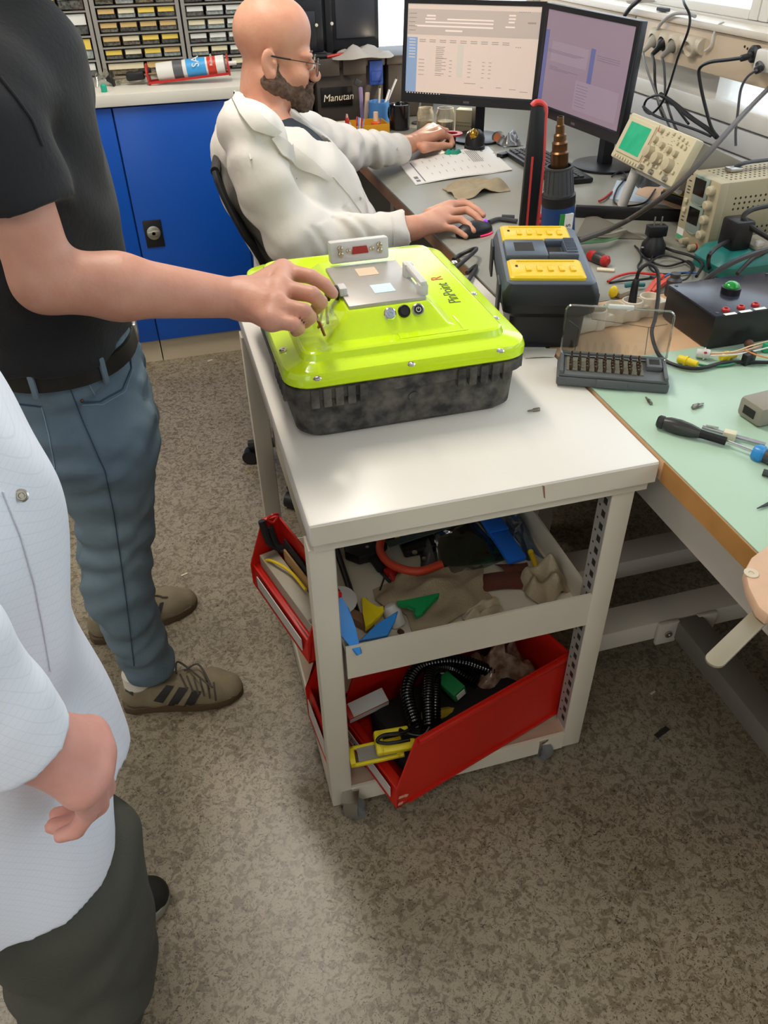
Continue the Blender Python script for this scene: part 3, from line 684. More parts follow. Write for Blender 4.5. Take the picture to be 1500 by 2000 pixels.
t = thing('solder_reel', 'small orange-cored wire reel under the left monitor', 'wire reel', (1.37, 3.22, DZ)); MB().latheat([(.014, 0), (.022, 0), (.022, .004), (.017, .006), (.017, .022), (.022, .024), (.022, .028), (.014, .028)], (1.372, 3.20, DZ+.022), (-.6, -.8, .1), seg=24).build('reel', m_steel, t); MB().latheat([(.008, 0), (.015, 0), (.015, .0295), (.008, .0295)], (1.372, 3.20, DZ+.022), (-.6, -.8, .1), seg=24).build('core', M('reel_orange', 'd0764e', .5), t)
tag(crumple('film_packet', (1.40, 3.15, DZ), .045, .04, .055, M('silver_film', '8e8e90', .2, metal=.6), 31), 'crumpled silver film packet beside the wire reel', 'packet')
tag(crumple('paper_scrap', (1.33, 3.02, DZ), .05, .03, .012, M('grey_scrap', '9b978c', .6), 33), 'grey paper scrap between the brass wool and the keyboard', 'paper')
tag(MB().box((1.30, 2.98, DZ+.008), (.045, .03, .014), r=rot(0, 0, 30), bev=.003).build('connector', m_black), 'black connector block at the end of the keyboard', 'connector')
# keyboard
k0 = az(985, 303, DZ+.0008); k1 = az(1122, 392, DZ); k1 = (k1-k0).normalized(); k1.z = 0; kf = frame(k0, k1, (-k1.y, k1.x, 0))
t = thing('keyboard', 'black computer keyboard in front of the right monitor', 'keyboard', (1.34, 2.76, DZ))
q = MB(); q.M = kf; q.bb((0, 0, 0), (.45, .15, .018), bev=.006); q.build('case', m_black, t)
m_key = M('key_black', '232327', .4)
proto = None; mk = bpy.data.meshes
for row in range(6):
    n = (15, 15, 14, 13, 12, 8)[5-row]; y0 = .012+row*.0218; x = .012
    wid = .288/n
    for k in range(n):
        w = wid; 
        if n == 8: w = (.022, .022, .022, .13, .022, .022, .022, .026)[k]
        qq = MB(); qq.M = kf; qq.box((x+w/2, y0+.0095, .0205), (w-.002, .0185, .007), taper=(.82, .8)); qq.build('key', m_key, t, smooth=0); x += w
for row in range(5):
    q = MB(); q.M = kf
    for k in range(7): q.box((.31+.019*k+.0095, .012+row*.0218+.0095, .0205), (.017, .0185, .007), taper=(.82, .8))
    q.build('key_pad', m_key, t, smooth=0)
# mouse
t = thing('mouse', 'black computer mouse with purple and red lights under the near hand', 'mouse', (.915, 2.21, DZ))
mc_ = az(926, 450, DZ+.012); mf = frame(Vector((mc_.x, mc_.y, DZ+.001)), (.97, .22, 0), (-.22, .97, 0)); q = MB(); q.M = mf
q.ell((0, 0, .008), (.062, .034, .03), seg=28, ring=16)
for v in q.bm.verts:
    l = mf.inverted() @ v.co
    if l.z < 0: l.z = 0; v.co = mf @ l
q.build('shell', m_black, t)
q = MB(); q.M = mf; q.tube([(.0, -.0335, .004), (.03, -.0305, .004), (.05, -.021, .004)], .0018, seg=6); q.build('red_light', M('led_red', 'ff2050', .3, emit=2.5), t)
q = MB(); q.M = mf; q.lathe([(.009, -.003), (.009, .003)], M=Matrix.Translation((.036, 0, .0285)) @ rot(90, 0, 0), seg=18); q.build('wheel', M('led_purple', '8a3cd8', .3, emit=1.6), t)
# papers and the rag on the desk
t = thing('paper', 'printed white sheets lying by the far hand on the desk', 'paper', (1.05, 2.9, DZ))
c4 = [Vector((.905, 3.055, 0)), Vector((.872, 2.745, 0)), Vector((1.235, 2.83, 0)), Vector((1.255, 3.09, 0))]
c4 = [az(778, 320, DZ), az(812, 362, DZ), az(1001, 333, DZ), az(953, 287, DZ)]
def pt(u, v, e=0.):
    a = c4[0].lerp(c4[3], u); b_ = c4[1].lerp(c4[2], u); p = a.lerp(b_, v); p.z = DZ+.001+e+.012*max(0, math.sin(u*3.0+v))*u+.01*max(0, u-.8)*v; return p
MB().grid(lambda u, v: pt(u, v), 16, 8, thick=.0005).build('under_sheet', M('paper_white', 'e4e1dc', .6), t, fix=False)
MB().grid(lambda u, v: pt(u*.97+.005, v*.97+.01, .0012), 16, 8, thick=.0004).build('top_sheet', M('paper_white', 'e4e1dc', .6), t, fix=False)
q = MB(); 
def mark(u0, v0, u1, v1): q._add([pt(u0, v0, .002), pt(u1, v0, .002), pt(u1, v1, .002), pt(u0, v1, .002)], [(0, 1, 2, 3)])
for k in range(9):
    for j in range(3): mark(.22+.075*k, .12+.27*j+.03*r_.random(), .2245+.075*k, .2+.27*j+.05*r_.random())
mark(.10, .1, .112, .95); mark(.03, .70, .07, .8); mark(.03, .84, .07, .92); mark(.86, .05, .89, .2)
for k in range(6): mark(.70+.02*k, .1, .708+.02*k, .55)
q.build('print', M('ink', '77777b', .7), t, smooth=0, fix=False)
def rag(name, c, rx, ry, h, mat, seed, label, cat, rz=0.):
    """a rumpled cloth with real folds"""
    n1 = random.Random(seed); A = [(n1.uniform(-7, 7), n1.uniform(-7, 7), n1.uniform(0, 6), n1.uniform(.3, 1)) for _ in range(6)]
    ca, sa = math.cos(rz), math.sin(rz)
    def fn(u, v):
        a, b_ = u*2-1, v*2-1; r2 = math.hypot(a, b_)
        e = max(0., 1-r2**4*.55) ; s = sum(w*math.sin(p*a+q_*b_+f) for p, q_, f, w in A)/3
        k = 1+.13*math.sin(3*math.atan2(b_, a)+A[0][2])+.07*math.sin(5*math.atan2(b_, a)+A[1][2])
        m_ = max(abs(a), abs(b_)) or 1; f_ = m_/max(r2, 1e-6)*.35+.65
        x, y = a*rx*k*f_, b_*ry*k*f_
        z = h*e*(.5+.5*s)
        return (c[0]+x*ca-y*sa, c[1]+x*sa+y*ca, c[2]+max(z, 0)+.003+.002*abs(s))
    return tag(MB().grid(fn, 36, 30, thick=.0022).build(name, mat, smooth=70, fix=False), label, cat)
m_rag = M('rag_cloth', 'a3957c', .9, noise=(30, .35), col2='857354', bump=(220, .4))
cr = az(925, 372, DZ); rag('glove', (cr.x, cr.y, DZ), .105, .075, .045, m_rag, 4, 'crumpled beige work glove on the grey desk near the mouse', 'glove', .2)
# ================================================================== the trolley
m_cart = M('cart_paint', 'd3cbb8', .42, noise=(5, .18)); m_carttop = M('cart_laminate', 'e0dbd2', .30, noise=(4, .12)); m_hole = M('slot_shadow', '26231f', .8)
m_wheel = M('caster_rubber', '6d6f70', .5); m_shelf = M('shelf_worn_paint', 'b89f88', .55, noise=(12, .5), col2='8f7a66')
CX0, CX1, CY0, CY1 = .135, .762, .967, 1.889
t = thing('trolley', 'cream steel workshop trolley on casters carrying the green-lidded case', 'trolley', ((CX0+CX1)/2, 1.43, 0))
MB().bb((CX0, CY0, .797), (CX1, CY1, DZ), bev=.005).build('top', m_carttop, t)
eb = MB().bb((CX0+.003, CY0-.0008, .80), (CX1-.003, CY0, .8385)).build('edge_band', m_cart, t)
MB().bb((CX0+.007, CY0+.012, .776), (CX1-.007, CY1-.012, .797)).build('top_frame', m_cart, t)
q = MB(); 
q._add([ay(1059, 948, CY0-.001), ay(1062, 972, CY0-.001), ay(1065, 974, CY0-.001), ay(1064, 950, CY0-.001)], [(0, 1, 2, 3)]); q.build('scuff', M('scuff_brown', '8a6a55', .7), eb)
lx = ((.133, .178), (.692, .737)); ly = ((.985, 1.028), (1.83, 1.873))
for i, (a, b_) in enumerate(lx):
    for j, (c, d_) in enumerate(ly):
        l = MB().bb((a, c, .022), (b_, d_, .776), bev=.002).build('leg', m_cart, t)
        # keyhole slots on the inner side of each upright
        pl = MB(); xi = (b_, b_+.0012) if i == 0 else (a-.0012, a)
        sp = MB().bb((xi[0], c+.002, .09), (xi[1], d_-.002, .772)).build('slot_plate', M('slot_plate_grey', '9b968f', .4), l)
        q = MB(); xo = (xi[1], xi[1]+.0006) if i == 0 else (xi[0]-.0006, xi[0])
        n = 0
        for k in range(22):
            z = .11+k*.030
            if z < .75: q.bb((xo[0], c+.010, z), (xo[1], c+.022, z+.014)); q.bb((xo[0], c+.030, z+.016), (xo[1], c+.034, z+.020))
        q.build('slot_row', m_hole, l, smooth=0)
sh = MB(); sh.bb((.137, .99, .070), (.733, 1.868, .076)); sh.build('shelf', m_shelf, t)
q = MB(); q.bb((.178, .984, .022), (.692, .990, .078)).bb((.178, 1.868, .022), (.692, 1.873, .078)).bb((.134, 1.028, .022), (.139, 1.83, .078)).bb((.731, 1.028, .022), (.736, 1.83, .078)); q.build('shelf_lip', m_cart, t)
q = MB()
for x, y in ((.225, 1.03), (.615, 1.025), (.645, 1.03)): q.cyl((x, y, .0762), (x, y, .0768), .006, seg=14)
q.build('shelf_hole', m_hole, t)
TZ = .449
tr = MB(); tr.bb((.19, .992, TZ-.004), (.70, 1.862, TZ)); tr.bb((.186, .986, .437), (.701, .991, .524)).bb((.186, .991, .437), (.190, 1.862, .505)).bb((.697, .991, .437), (.701, 1.862, .515)).bb((.19, 1.858, .437), (.70, 1.862, .515))
tr.build('tray', m_cart, t)
q = MB()
for y in (1.05, 1.30): q.bb((.141, y, .425), (.188, y+.03, .436))
q.build('bin_rail', m_cart, t)
for x, y, a in ((.178, .966, 70), (.645, .992, 20), (.17, 1.84, 100), (.70, 1.84, 50)):
    c = Vector((x, y, 0)); R = rot(0, 0, a)
    w = MB(); w.M = Matrix.Translation(c) @ R; w.cyl((-.011, 0, .0265), (.011, 0, .0265), .026, seg=28); w.cyl((-.013, 0, .0265), (.013, 0, .0265), .009, seg=14)
    w.lathe([(.016, -.012), (.022, -.0125), (.022, .0125), (.016, .012)], M=Matrix.Translation((0, 0, .0265)) @ rot(0, 90, 0), cap=False); wh = w.build('caster', m_wheel, t)
    f = MB(); f.M = Matrix.Translation(c) @ R
    for s in (-1, 1): f.box((s*.0155, .006, .042), (.003, .03, .05), bev=.001)
    f.box((0, .008, .068), (.036, .036, .006)); f.build('fork', m_steel, wh)
# ------------------------------------------------------------------ the case with the neon lid
m_neon = M('neon_lid', 'ccec1c', .16, coat=.6, noise=(6, .10), col2='b6dc06')
def dirt_mat():
    m = M('dusty_black_case', '21201e', .68, noise=(34, 1., 10), col2='5f5a53', bump=(60, .3)); return m
m_casebody = dirt_mat()
t = thing('instrument_case', 'black dusty rugged case with a neon yellow-green lid on the trolley', 'case', (.38, 1.46, DZ))
def rrect(x0, x1, y0, y1, r, n=6):
    o = []
    for (cx, cy, a0) in ((x1-r, y0+r, -90), (x1-r, y1-r, 0), (x0+r, y1-r, 90), (x0+r, y0+r, 180)):
        for k in range(n+1): a = math.radians(a0+90*k/n); o.append((cx+r*math.cos(a), cy+r*math.sin(a)))
    return o
def loft(mb, rings, mi=None, cap=True):
    n = len(rings[0]); v = [p for r in rings for p in r]; f = []
    for i in range(len(rings)-1):
        for k in range(n): a, b_ = i*n+k, i*n+(k+1) % n; f.append((a, b_, b_+n, a+n))
    if cap: f.append(tuple(range(n))[::-1]); f.append(tuple(range((len(rings)-1)*n, len(rings)*n)))
    mb._add(v, f, mi=mi); return mb
def ring(x0, x1, y0, y1, r, z, n=6): return [(a, b_, z) for a, b_ in rrect(x0, x1, y0, y1, r, n)]
KX0, KX1, KY0, KY1 = .158, .602, 1.200, 1.742
q = MB(); i_ = lambda d, z, r=.04: ring(KX0+d, KX1-d, KY0+d, KY1-d, r, z)
loft(q, [i_(.022, DZ+.001), i_(.012, DZ+.012), i_(.008, .925), i_(.008, .930), i_(-.002, .932), i_(-.003, .953), i_(.004, .956)])
for (cx, cy, sx, sy) in ((KX0, KY0, 1, 1), (KX1, KY0, -1, 1), (KX1, KY1, -1, -1), (KX0, KY1, 1, -1)):
    for k in range(5):
        d_ = .042+.022*k
        q.box((cx+sx*d_, cy-sy*.0005, .936), (.015, .014, .036), bev=.002); q.box((cx-sx*.0005, cy+sy*d_, .936), (.014, .015, .036), bev=.002)
bd = q.build('base', m_casebody, t)
q = MB(); q.latheat([(.011, 0), (.010, .004)], (.385, KY0+.010, .905), (0, -1, 0), seg=18); q.build('vent_plug', m_casebody, bd)
lid = MB()
j_ = lambda d, z, r: ring(KX0+d, KX1-d, KY0+d, KY1-d, r, z)
loft(lid, [j_(-.002, .956, .045), j_(-.006, .960, .047), j_(-.006, .974, .047), j_(-.002, .983, .045), j_(.006, .987, .042), j_(.027, .9885, .03), j_(.030, .990, .028), j_(.034, 1.001, .026), j_(.038, 1.0035, .024)])
lid = lid.build('lid', m_neon, t, smooth=28)
LZ = 1.0035
q = MB()
q.bb((.372, 1.247, LZ-.002), (.376, 1.30, LZ+.0016), bev=.0007).bb((.492, 1.247, LZ-.002), (.496, 1.31, LZ+.0016), bev=.0007).bb((.37, 1.245, LZ-.002), (.50, 1.248, LZ+.0012)); q.build('panel_rib', m_neon, lid)
# raised console on the lid
q = MB(); loft(q, [[(x, y, LZ-.001) for x, y in rrect(.238, .487, 1.268, 1.60, .010)], [(x, y, LZ+.004) for x, y in rrect(.248, .474, 1.273, 1.59, .010)], [(x, y, 1.041) for x, y in rrect(.283, .447, 1.293, 1.555, .008)], [(x, y, 1.045) for x, y in rrect(.288, .442, 1.298, 1.55, .006)]]); cons = q.build('console', m_neon, lid, smooth=25)
m_alu = M('cast_aluminium', 'b9b4ae', .4, metal=.45, noise=(20, .2)); m_lgrey = M('light_grey_plastic', 'c9c8c4', .45)
p = MB(); p.bb((.292, 1.304, 1.044), (.438, 1.50, 1.052), bev=.002)
dk = thing('receiver_unit', 'silver receiver unit docked on the neon lid', 'receiver', (.365, 1.40, 1.044))
pl = p.build('plate', m_alu, dk)
MB().bb((.345, 1.435, 1.0522), (.385, 1.475, 1.0526)).build('label', M('label_peach', 'd9c0a4', .5), pl)
MB().bb((.352, 1.345, 1.0522), (.392, 1.385, 1.0526)).build('label', M('label_pale_blue', 'bcd3d2', .12, metal=.3), pl)
hd = MB(); hd.M = TR((.365, 1.512, 1.054), rx=-8); hd.bb((-.060, -.008, 0), (.060, .016, .042), bev=.004); h = hd.build('header', m_lgrey, dk)
MH = TR((.365, 1.512, 1.054), rx=-8)
q = MB(); q.M = MH; q.prism([(-.017, .016), (.017, .016), (.014, .030), (-.014, .030)][::1], 0, .0035, M=Matrix.Translation((0, -.0075, 0)) @ rot(90, 0, 0)); q.build('serial_port', M('port_red', '9c2f26', .45), h)
for s in (-1, 1): q = MB(); q.M = MH; q.lathe([(.0045, 0), (.0045, .005), (.002, .006)], M=Matrix.Translation((s*.024, -.0078, .023)) @ rot(90, 0, 0), seg=12); q.build('jack_screw', M('stud_brass', 'b8ab90', .25, metal=1.), h)
for s in (-1, 1):
    for z in (.018, .029): q = MB(); q.M = MH; q.lathe([(.0055, 0), (.0055, .006), (.003, .007)], M=Matrix.Translation((s*.040, -.0078, z)) @ rot(90, 0, 0), seg=12); q.build('stud', M('stud_brass', 'b8ab90', .25, metal=1.), h)
q = MB(); q.bb((.426, 1.31, 1.05), (.444, 1.33, 1.072), bev=.003).bb((.426, 1.40, 1.05), (.444, 1.42, 1.078), bev=.003).bb((.428, 1.31, 1.066), (.442, 1.42, 1.078), bev=.004); q.build('clamp_bar', m_lgrey, dk)
q = MB(); q.bb((.287, 1.352, 1.050), (.302, 1.38, 1.066), bev=.003); q.build('hinge_block', m_lgrey, dk)
q = MB(); q.latheat([(.0135, 0), (.0135, .004), (.010, .006), (.010, .015), (.0135, .017), (.0135, .022), (.006, .024)], (.286, 1.366, 1.054), (-1, 0, 0), seg=22); q.build('thumb_knob', m_black, dk)
# buttons on the console front (sloping face)
nf = Vector((0, -.034, .020)); nf = Vector((0, -.86, .5))
def onface(px, py):
    r_d = Vector(_ray(px, py)); o = Vector((0, 0, CAMZ)); p0 = Vector((.36, 1.283, 1.024)); n = Vector((0, -.866, .5)); return o+r_d*((p0-o).dot(n)/r_d.dot(n))
for i, (px, py) in enumerate(((761, 613), (789, 608), (816, 605))):
    c = onface(px, py)
    q = MB(); q.latheat([(.0115, -.002), (.0115, .003), (.0095, .0045), (.0085, .0035)], c, nf, seg=28)
    bt = q.build('push_button', (m_chrome, m_black, m_steel)[i], cons)
    q = MB(); q.latheat([(.0082, .002), (.0075, .005)], c, nf, seg=24); q.build('button_cap', (M('cap_silver', 'c5ccd0', .25, metal=.7), m_black, m_black)[i], bt)
    if i != 1:
        q = MB(); fr_ = frame(c+nf*.0056, (1, 0, 0), (0, .5, .86)); q.M = fr_; q.tube([(.0042*math.cos(a), .0042*math.sin(a), 0) for a in [PI/2+.5+k*(2*PI-1)/14 for k in range(15)]], .0006, seg=5, smooth=0); q.bb((-.0005, .001, -.0004), (.0005, .005, .0004)); q.build('power_mark', m_white if i == 2 else M('led_blue', '7da5d8', .3), bt)
m_txt = M('lettering_dark', '46540c', .5); m_txtr = M('lettering_red', 'c2402c', .5)
text('PinPoint', .033, frame(Vector((.520, 1.366, LZ+.0003)), (.06, 1, 0), (-1, 0, 0)), m_txt, 'lettering', lid, align='LEFT', space=.95)
text('R', .035, frame(Vector((.5250, 1.487, LZ+.0003)), (.06, 1, 0), (-1, 0, 0)), m_txtr, 'lettering', lid, align='LEFT')
for px, py in ((620, 740), (803, 712), (977, 686), (553, 684), (887, 513), (925, 575), (968, 622)):
    c = az(px, py, .9878); q = MB(); q.latheat([(.0075, 0), (.0075, .0015), (.0055, .0032), (.003, .0034), (.002, .002)], c, (0, 0, 1), seg=16); q.build('screw', m_chrome, lid)
# ------------------------------------------------------------------ stacking bins
m_bin = M('red_bin_plastic', 'c41d10', .38, noise=(5, .18)); m_binlab = M('bin_label', 'c9c2bb', .5)
def bin_(label, fr, Lg, Wd, H, lip, nm='stacking_bin', rim=True):
    t = thing(nm, label, 'stacking bin', fr.translation, 'red stacking bins in the trolley')
    th = .004; q = MB(); q.M = fr
    q.bb((0, 0, 0), (Lg, Wd, th)); q.bb((Lg-th, 0, th), (Lg, Wd, H))
    prof = [(0, 0), (Lg, 0), (Lg, H), (H*.24, H), (.004, lip+.012), (0, lip)]
    for y in (0, Wd-th): q.prism([(a, b_) for a, b_ in prof], 0, th, M=Matrix.Translation((0, y+th, 0)) @ rot(90, 0, 0))
    q.prism([(0, .0), (th, 0), (th+.008, lip), (.008, lip)], 0, Wd, M=Matrix.Translation((0, Wd, 0)) @ rot(90, 0, 0))
    b_ = q.build('shell', m_bin, t)
    q = MB(); q.M = fr
    for y0, y1 in ((-.008, .001), (Wd-.001, Wd+.008)): q.bb((H*.26, y0, H-.014), (Lg, y1, H), bev=.002); q.bb((.03, y0+.004 if y0 < 0 else y0, 0), (Lg, y1 if y0 < 0 else y1-.004, .008))
    q.bb((.004, 0, lip-.004), (.026, Wd, lip), bev=.001)
    if rim: q.build('rim', m_bin, b_)
    q = MB(); q.M = fr; q.bb((-.0012, Wd*.1, lip*.25), (.0005, Wd*.88, lip*.82)); q.build('label_strip', m_binlab, b_)
    return t, b_
FB = frame(Vector((.258, .905, .082)), (.955, .296, 0), (-.296, .955, 0))
tb, shb = bin_('large red stacking bin sticking out of the trolley bottom shelf', FB, .47, .235, .205, .062)
text('Nos Dernieres', .018, FB @ frame(Vector((-.0014, .17, .033)), (0, -1, 0), (0, 0, 1)), m_dgrey, 'lettering', shb, shear=.3)
q = MB(); q.M = FB
for a in ((.01, .012), (.024, .03), (.012, .035)): q.box((a[0], -.0004, a[1]), (.012, .0006, .008), r=rot(0, 30*a[0]*50, 0))
q.build('chipped_corner', M('chip_pale', 'd9a088', .6), shb)
FL2 = frame(Vector((.128, 1.045, .437)), (.964, .265, 0), (-.265, .964, 0))
FL2 = frame(Vector((.122, 1.045, .437)), (.964, .265, 0), (-.265, .964, 0))
tl, shl = bin_('red stacking bin hanging out of the left side of the trolley', FL2, .078, .275, .16, .055)
FL3 = frame(Vector((.139, 1.045, .0775)), (.996, .09, 0), (-.09, .996, 0))
bin_('lower red stacking bin on the trolley bottom shelf, mostly hidden by the front leg', FL3, .042, .16, .24, .10, rim=False)
# contents of the side bin
def inb(fr, *p): return fr @ Vector(p)
def tbox(name, label, cat, fr, lo, hi, mat, bev=.002, group=None, r=None):
    q = MB(); q.M = fr if r is None else fr @ r; q.bb(lo, hi, bev=bev); o = q.build(name, mat); return tag(o, label, cat, group)
m_casing = M('casing_grey', '9c9483', .45, noise=(12, .3))
t = thing('metal_casing', 'grey metal equipment casing lying in the side red bin', 'casing', inb(FL2, .09, .14, .005))
q = MB(); q.M = FL2; q.bb((.018, .012, .005), (.056, .26, .085), bev=.002); q.build('box', m_casing, t)
q = MB(); q.M = FL2; q.bb((.020, .02, .085), (.054, .03, .0865)).bb((.022, .235, .085), (.028, .241, .087)); q.build('cover_edge', m_frameg, t)
tbox('wood_strip', 'thin brown board standing beside the grey casing in the side bin', 'board', FL2, (.058, .02, .005), (.063, .22, .112), M('brown_board', 'a07c4c', .6))
tbox('board', 'dark circuit card standing behind the brown board in the side bin', 'circuit card', FL2, (.065, .03, .005), (.069, .23, .13), m_blackm)
tag(MB().tube([inb(FL2, .025, .20, .07), inb(FL2, .022, .235, .085), inb(FL2, .035, .205, .095), inb(FL2, .048, .16, .095), inb(FL2, .05, .10, .095)], .0032, seg=8).build('yellow_cable', M('yellow_cable', 'd8b920', .4)), 'thin yellow cable looped over the casing in the side bin', 'cable')
t = thing('cable', 'black cable bundle hooked over the back corner of the side bin', 'cable', inb(FL2, .12, .24, .1)); MB().tube([inb(FL2, .035, .262, .17), inb(FL2, .04, .25, .12), inb(FL2, .06, .245, .095), inb(FL2, .068, .235, .09)], .008, seg=8).tube([inb(FL2, .05, .258, .15), inb(FL2, .055, .245, .11), inb(FL2, .065, .24, .10)], .007, seg=8).build('bundle', m_rub, t)
MB().tube([inb(FL2, .05, .265, .165), inb(FL2, .06, .262, .175), inb(FL2, .075, .268, .165), inb(FL2, .06, .262, .155)], .003, closed=True, seg=6).build('tie', m_red, t)
# contents of the front bin
def helix(path, R, turns, n=12):
    P = catmull(path, 24); L_ = [0]
    for a, b_ in zip(P, P[1:]): L_.append(L_[-1]+(b_-a).length)
    N = int(turns*n); out = []
    u = None
    for k in range(N+1):
        s = L_[-1]*k/N; i = 0
        while i < len(L_)-2 and L_[i+1] < s: i += 1
        f = (s-L_[i])/max(L_[i+1]-L_[i], 1e-9); p = P[i].lerp(P[i+1], f); T = (P[i+1]-P[i]).normalized()
        u = T.orthogonal() if u is None else u-T*u.dot(T); u = u.normalized(); w = T.cross(u); a = 2*PI*k/n
        out.append(p+u*R*math.cos(a)+w*R*math.sin(a))
    return out
m_gloss = M('black_glossy_rubber', '0b0b0c', .22, coat=.3)
def BP(px, py, z): return az(px, py, z)
cc = thing('coiled_cable', 'glossy black coiled cables hanging over the clutter in the front bin', 'coiled cable', BP(830, 1350, .2))
MB().tube(helix([BP(960, 1312, .20), BP(905, 1292, .24), BP(860, 1290, .255), BP(815, 1305, .26), BP(795, 1350, .255), BP(812, 1415, .245)], .012, 46), .0032, seg=6, smooth=0).build('coil', m_gloss, cc)
MB().tube(helix([BP(930, 1335, .19), BP(880, 1305, .225), BP(842, 1310, .25), BP(836, 1360, .25), BP(838, 1420, .24)], .011, 40), .0032, seg=6, smooth=0).build('coil', m_gloss, cc)
MB().tube(helix([BP(905, 1350, .18), BP(870, 1325, .205), BP(852, 1330, .225), BP(850, 1375, .225), BP(848, 1415, .215), BP(830, 1428, .21)], .0105, 34), .003, seg=6, smooth=0).build('coil', m_gloss, cc)
MB().tube([BP(812, 1415, .245), BP(790, 1430, .25), BP(750, 1436, .255), BP(737, 1448, .25), BP(760, 1452, .248), BP(800, 1445, .24)], .004, seg=8).tube([BP(838, 1420, .24), BP(825, 1436, .235), BP(800, 1434, .24), BP(780, 1425, .24)], .004, seg=8).build('lead', m_gloss, cc)
m_ypl = M('yellow_plastic', 'e3cd1a', .4)
t = thing('clamp', 'yellow clamp with a grey insert sticking out of the front bin', 'clamp', BP(740, 1470, .19))
fy = frame(BP(683, 1480, .178), BP(785, 1458, .19)-BP(683, 1480, .178), (0, 1, .25)); q = MB(); q.M = fy; q.bb((0, -.022, -.006), (.012, .022, .006), bev=.002).bb((0, -.022, -.006), (.11, -.015, .006), bev=.002).bb((0, .015, -.006), (.11, .022, .006), bev=.002).bb((.10, -.022, -.006), (.116, .022, .006), bev=.002); q.build('frame', m_ypl, t)
q = MB(); q.M = fy; q.bb((.018, -.015, -.004), (.102, .015, .005)); q.build('insert', M('insert_grey', '8f8a80', .6), t)
t = thing('cable_grip', 'thick yellow grip holding the black cable above the clamp', 'grip', BP(770, 1450, .21))
fy = frame(BP(732, 1452, .225), BP(800, 1440, .225)-BP(732, 1452, .225), (0, 1, .4)); q = MB(); q.M = fy; q.bb((0, -.026, -.012), (.018, .024, .012), bev=.005).bb((.012, -.026, -.012), (.085, -.004, .012), bev=.005).bb((.012, .012, -.012), (.075, .024, .010), bev=.004); q.build('body', m_ypl, t)
t = thing('module', 'red and white connector module lying at the left of the front bin', 'module', BP(725, 1385, .19))
fy = frame(BP(682, 1405, .192), (.98, .18, .1), (-.18, .95, .3)); q = MB(); q.M = fy; q.bb((0, 0, -.03), (.10, .036, -.002), bev=.002); q.build('body', m_red, t); q = MB(); q.M = fy; q.bb((.012, .0, -.002), (.098, .034, .0005)).bb((.002, -.0005, -.028), (.099, .001, -.008)); q.build('face', m_lgrey, t)
t = thing('terminal_block', 'green terminal block with a white face among the black coils', 'terminal block', BP(890, 1340, .2))
fy = frame(BP(862, 1318, .232), BP(905, 1356, .235)-BP(862, 1318, .232), (.6, .8, .2)); q = MB(); q.M = fy; q.bb((0, -.018, -.03), (.062, .018, 0), bev=.004); q.build('body', M('green_plastic', '1f7a44', .4), t); q = MB(); q.M = fy; q.bb((.062, -.012, -.024), (.063, .012, -.006)); q.build('face', m_white, t); q = MB(); q.M = fy; q.bb((-.03, -.02, -.04), (-.003, .015, -.004), bev=.003); q.build('cream_end', M('cream_plastic', 'c9c1a0', .5), t)
tag(crumple('plastic_bag', (.585, 1.13, .14), .085, .06, .135, M('brown_film', '6b4f3c', .15, noise=(40, .8), col2='b5a08c'), 41), 'crumpled brownish plastic bag at the back of the front bin', 'plastic bag')
for k, (col, pts, lab) in enumerate((('cable_green', [(700, 1345), (735, 1325), (752, 1318)], 'thin green wire in the front bin beside the black coil'), ('cable_red', [(690, 1335), (725, 1312), (742, 1330), (718, 1345)], 'thin red wire loop in the front bin below the tray lip'))):
    tag(MB().tube([BP(x, y, .20-.01*k) for x, y in pts], .0035, seg=6).build('wire', M(col, '2f9a48' if k == 0 else 'c02a20', .4)), lab, 'wire')
_q = MB(); _q.M = FB; _q.bb((.05, .02, .006), (.42, .20, .10), bev=.03); tag(_q.build('black_pouch', m_blackm), 'dark pouch filling the bottom of the front bin', 'pouch')
tag(MB().tube([BP(830, 1398, .2), BP(880, 1392, .17), BP(930, 1380, .16)], .014, seg=10).build('file_grip', M('yellow_dirty', 'b0982a', .5)), 'dull yellow handle under the coils in the front bin', 'handle')
# ------------------------------------------------------------------ tray contents
def T_(px, py, z=TZ): return az(px, py, z)
tag(MB().tube([T_(655, 1068, TZ+.012), T_(683, 1150, TZ+.012), T_(702, 1215, TZ+.012)], .007, seg=10, smooth=2).build('rod', m_black), 'long black rod along the left side of the tray', 'rod')
t = thing('crimping_tool', 'black crimping tool with a white tag lying in the tray', 'crimping tool', T_(710, 1100))
fr = frame(T_(675, 1095, TZ+.002), (1, .18, 0), (-.18, 1, 0)); q = MB(); q.M = fr; q.prism([(0, .0), (.02, -.03), (.07, -.035), (.10, -.01), (.105, .04), (.07, .075), (.02, .06)], 0, .028, bev=.006); h = q.build('head', m_black, t); q = MB(); q.M = fr; q.bb((.045, -.075, 0), (.085, -.02, .018), bev=.006); q.build('jaw', m_black, t)
q = MB(); q.M = fr; q.bb((.012, .028, .0285), (.03, .042, .0292)); q.build('tag', m_white, h); q = MB(); q.M = fr
for x, y in ((.055, .04), (.08, .0), (.05, -.01)): q.cyl((x, y, .028), (x, y, .030), .004, seg=12)
q.build('rivet', m_steel, h)
t = thing('cable_cutter', 'cable cutter with long curved red-orange grips in the tray', 'cable cutter', T_(800, 1100))
MB().tube([T_(748, 1046, TZ+.03), T_(742, 1075, TZ+.028), T_(765, 1103, TZ+.026), T_(815, 1116, TZ+.024), T_(862, 1102, TZ+.022)], .0095, seg=12).build('grip', M('grip_orange', 'c9452a', .45), t)
MB().bb(T_(790, 1092, TZ+.002), T_(790, 1092, TZ)+Vector((.075, .05, .024)), bev=.006).build('head', m_black, t)
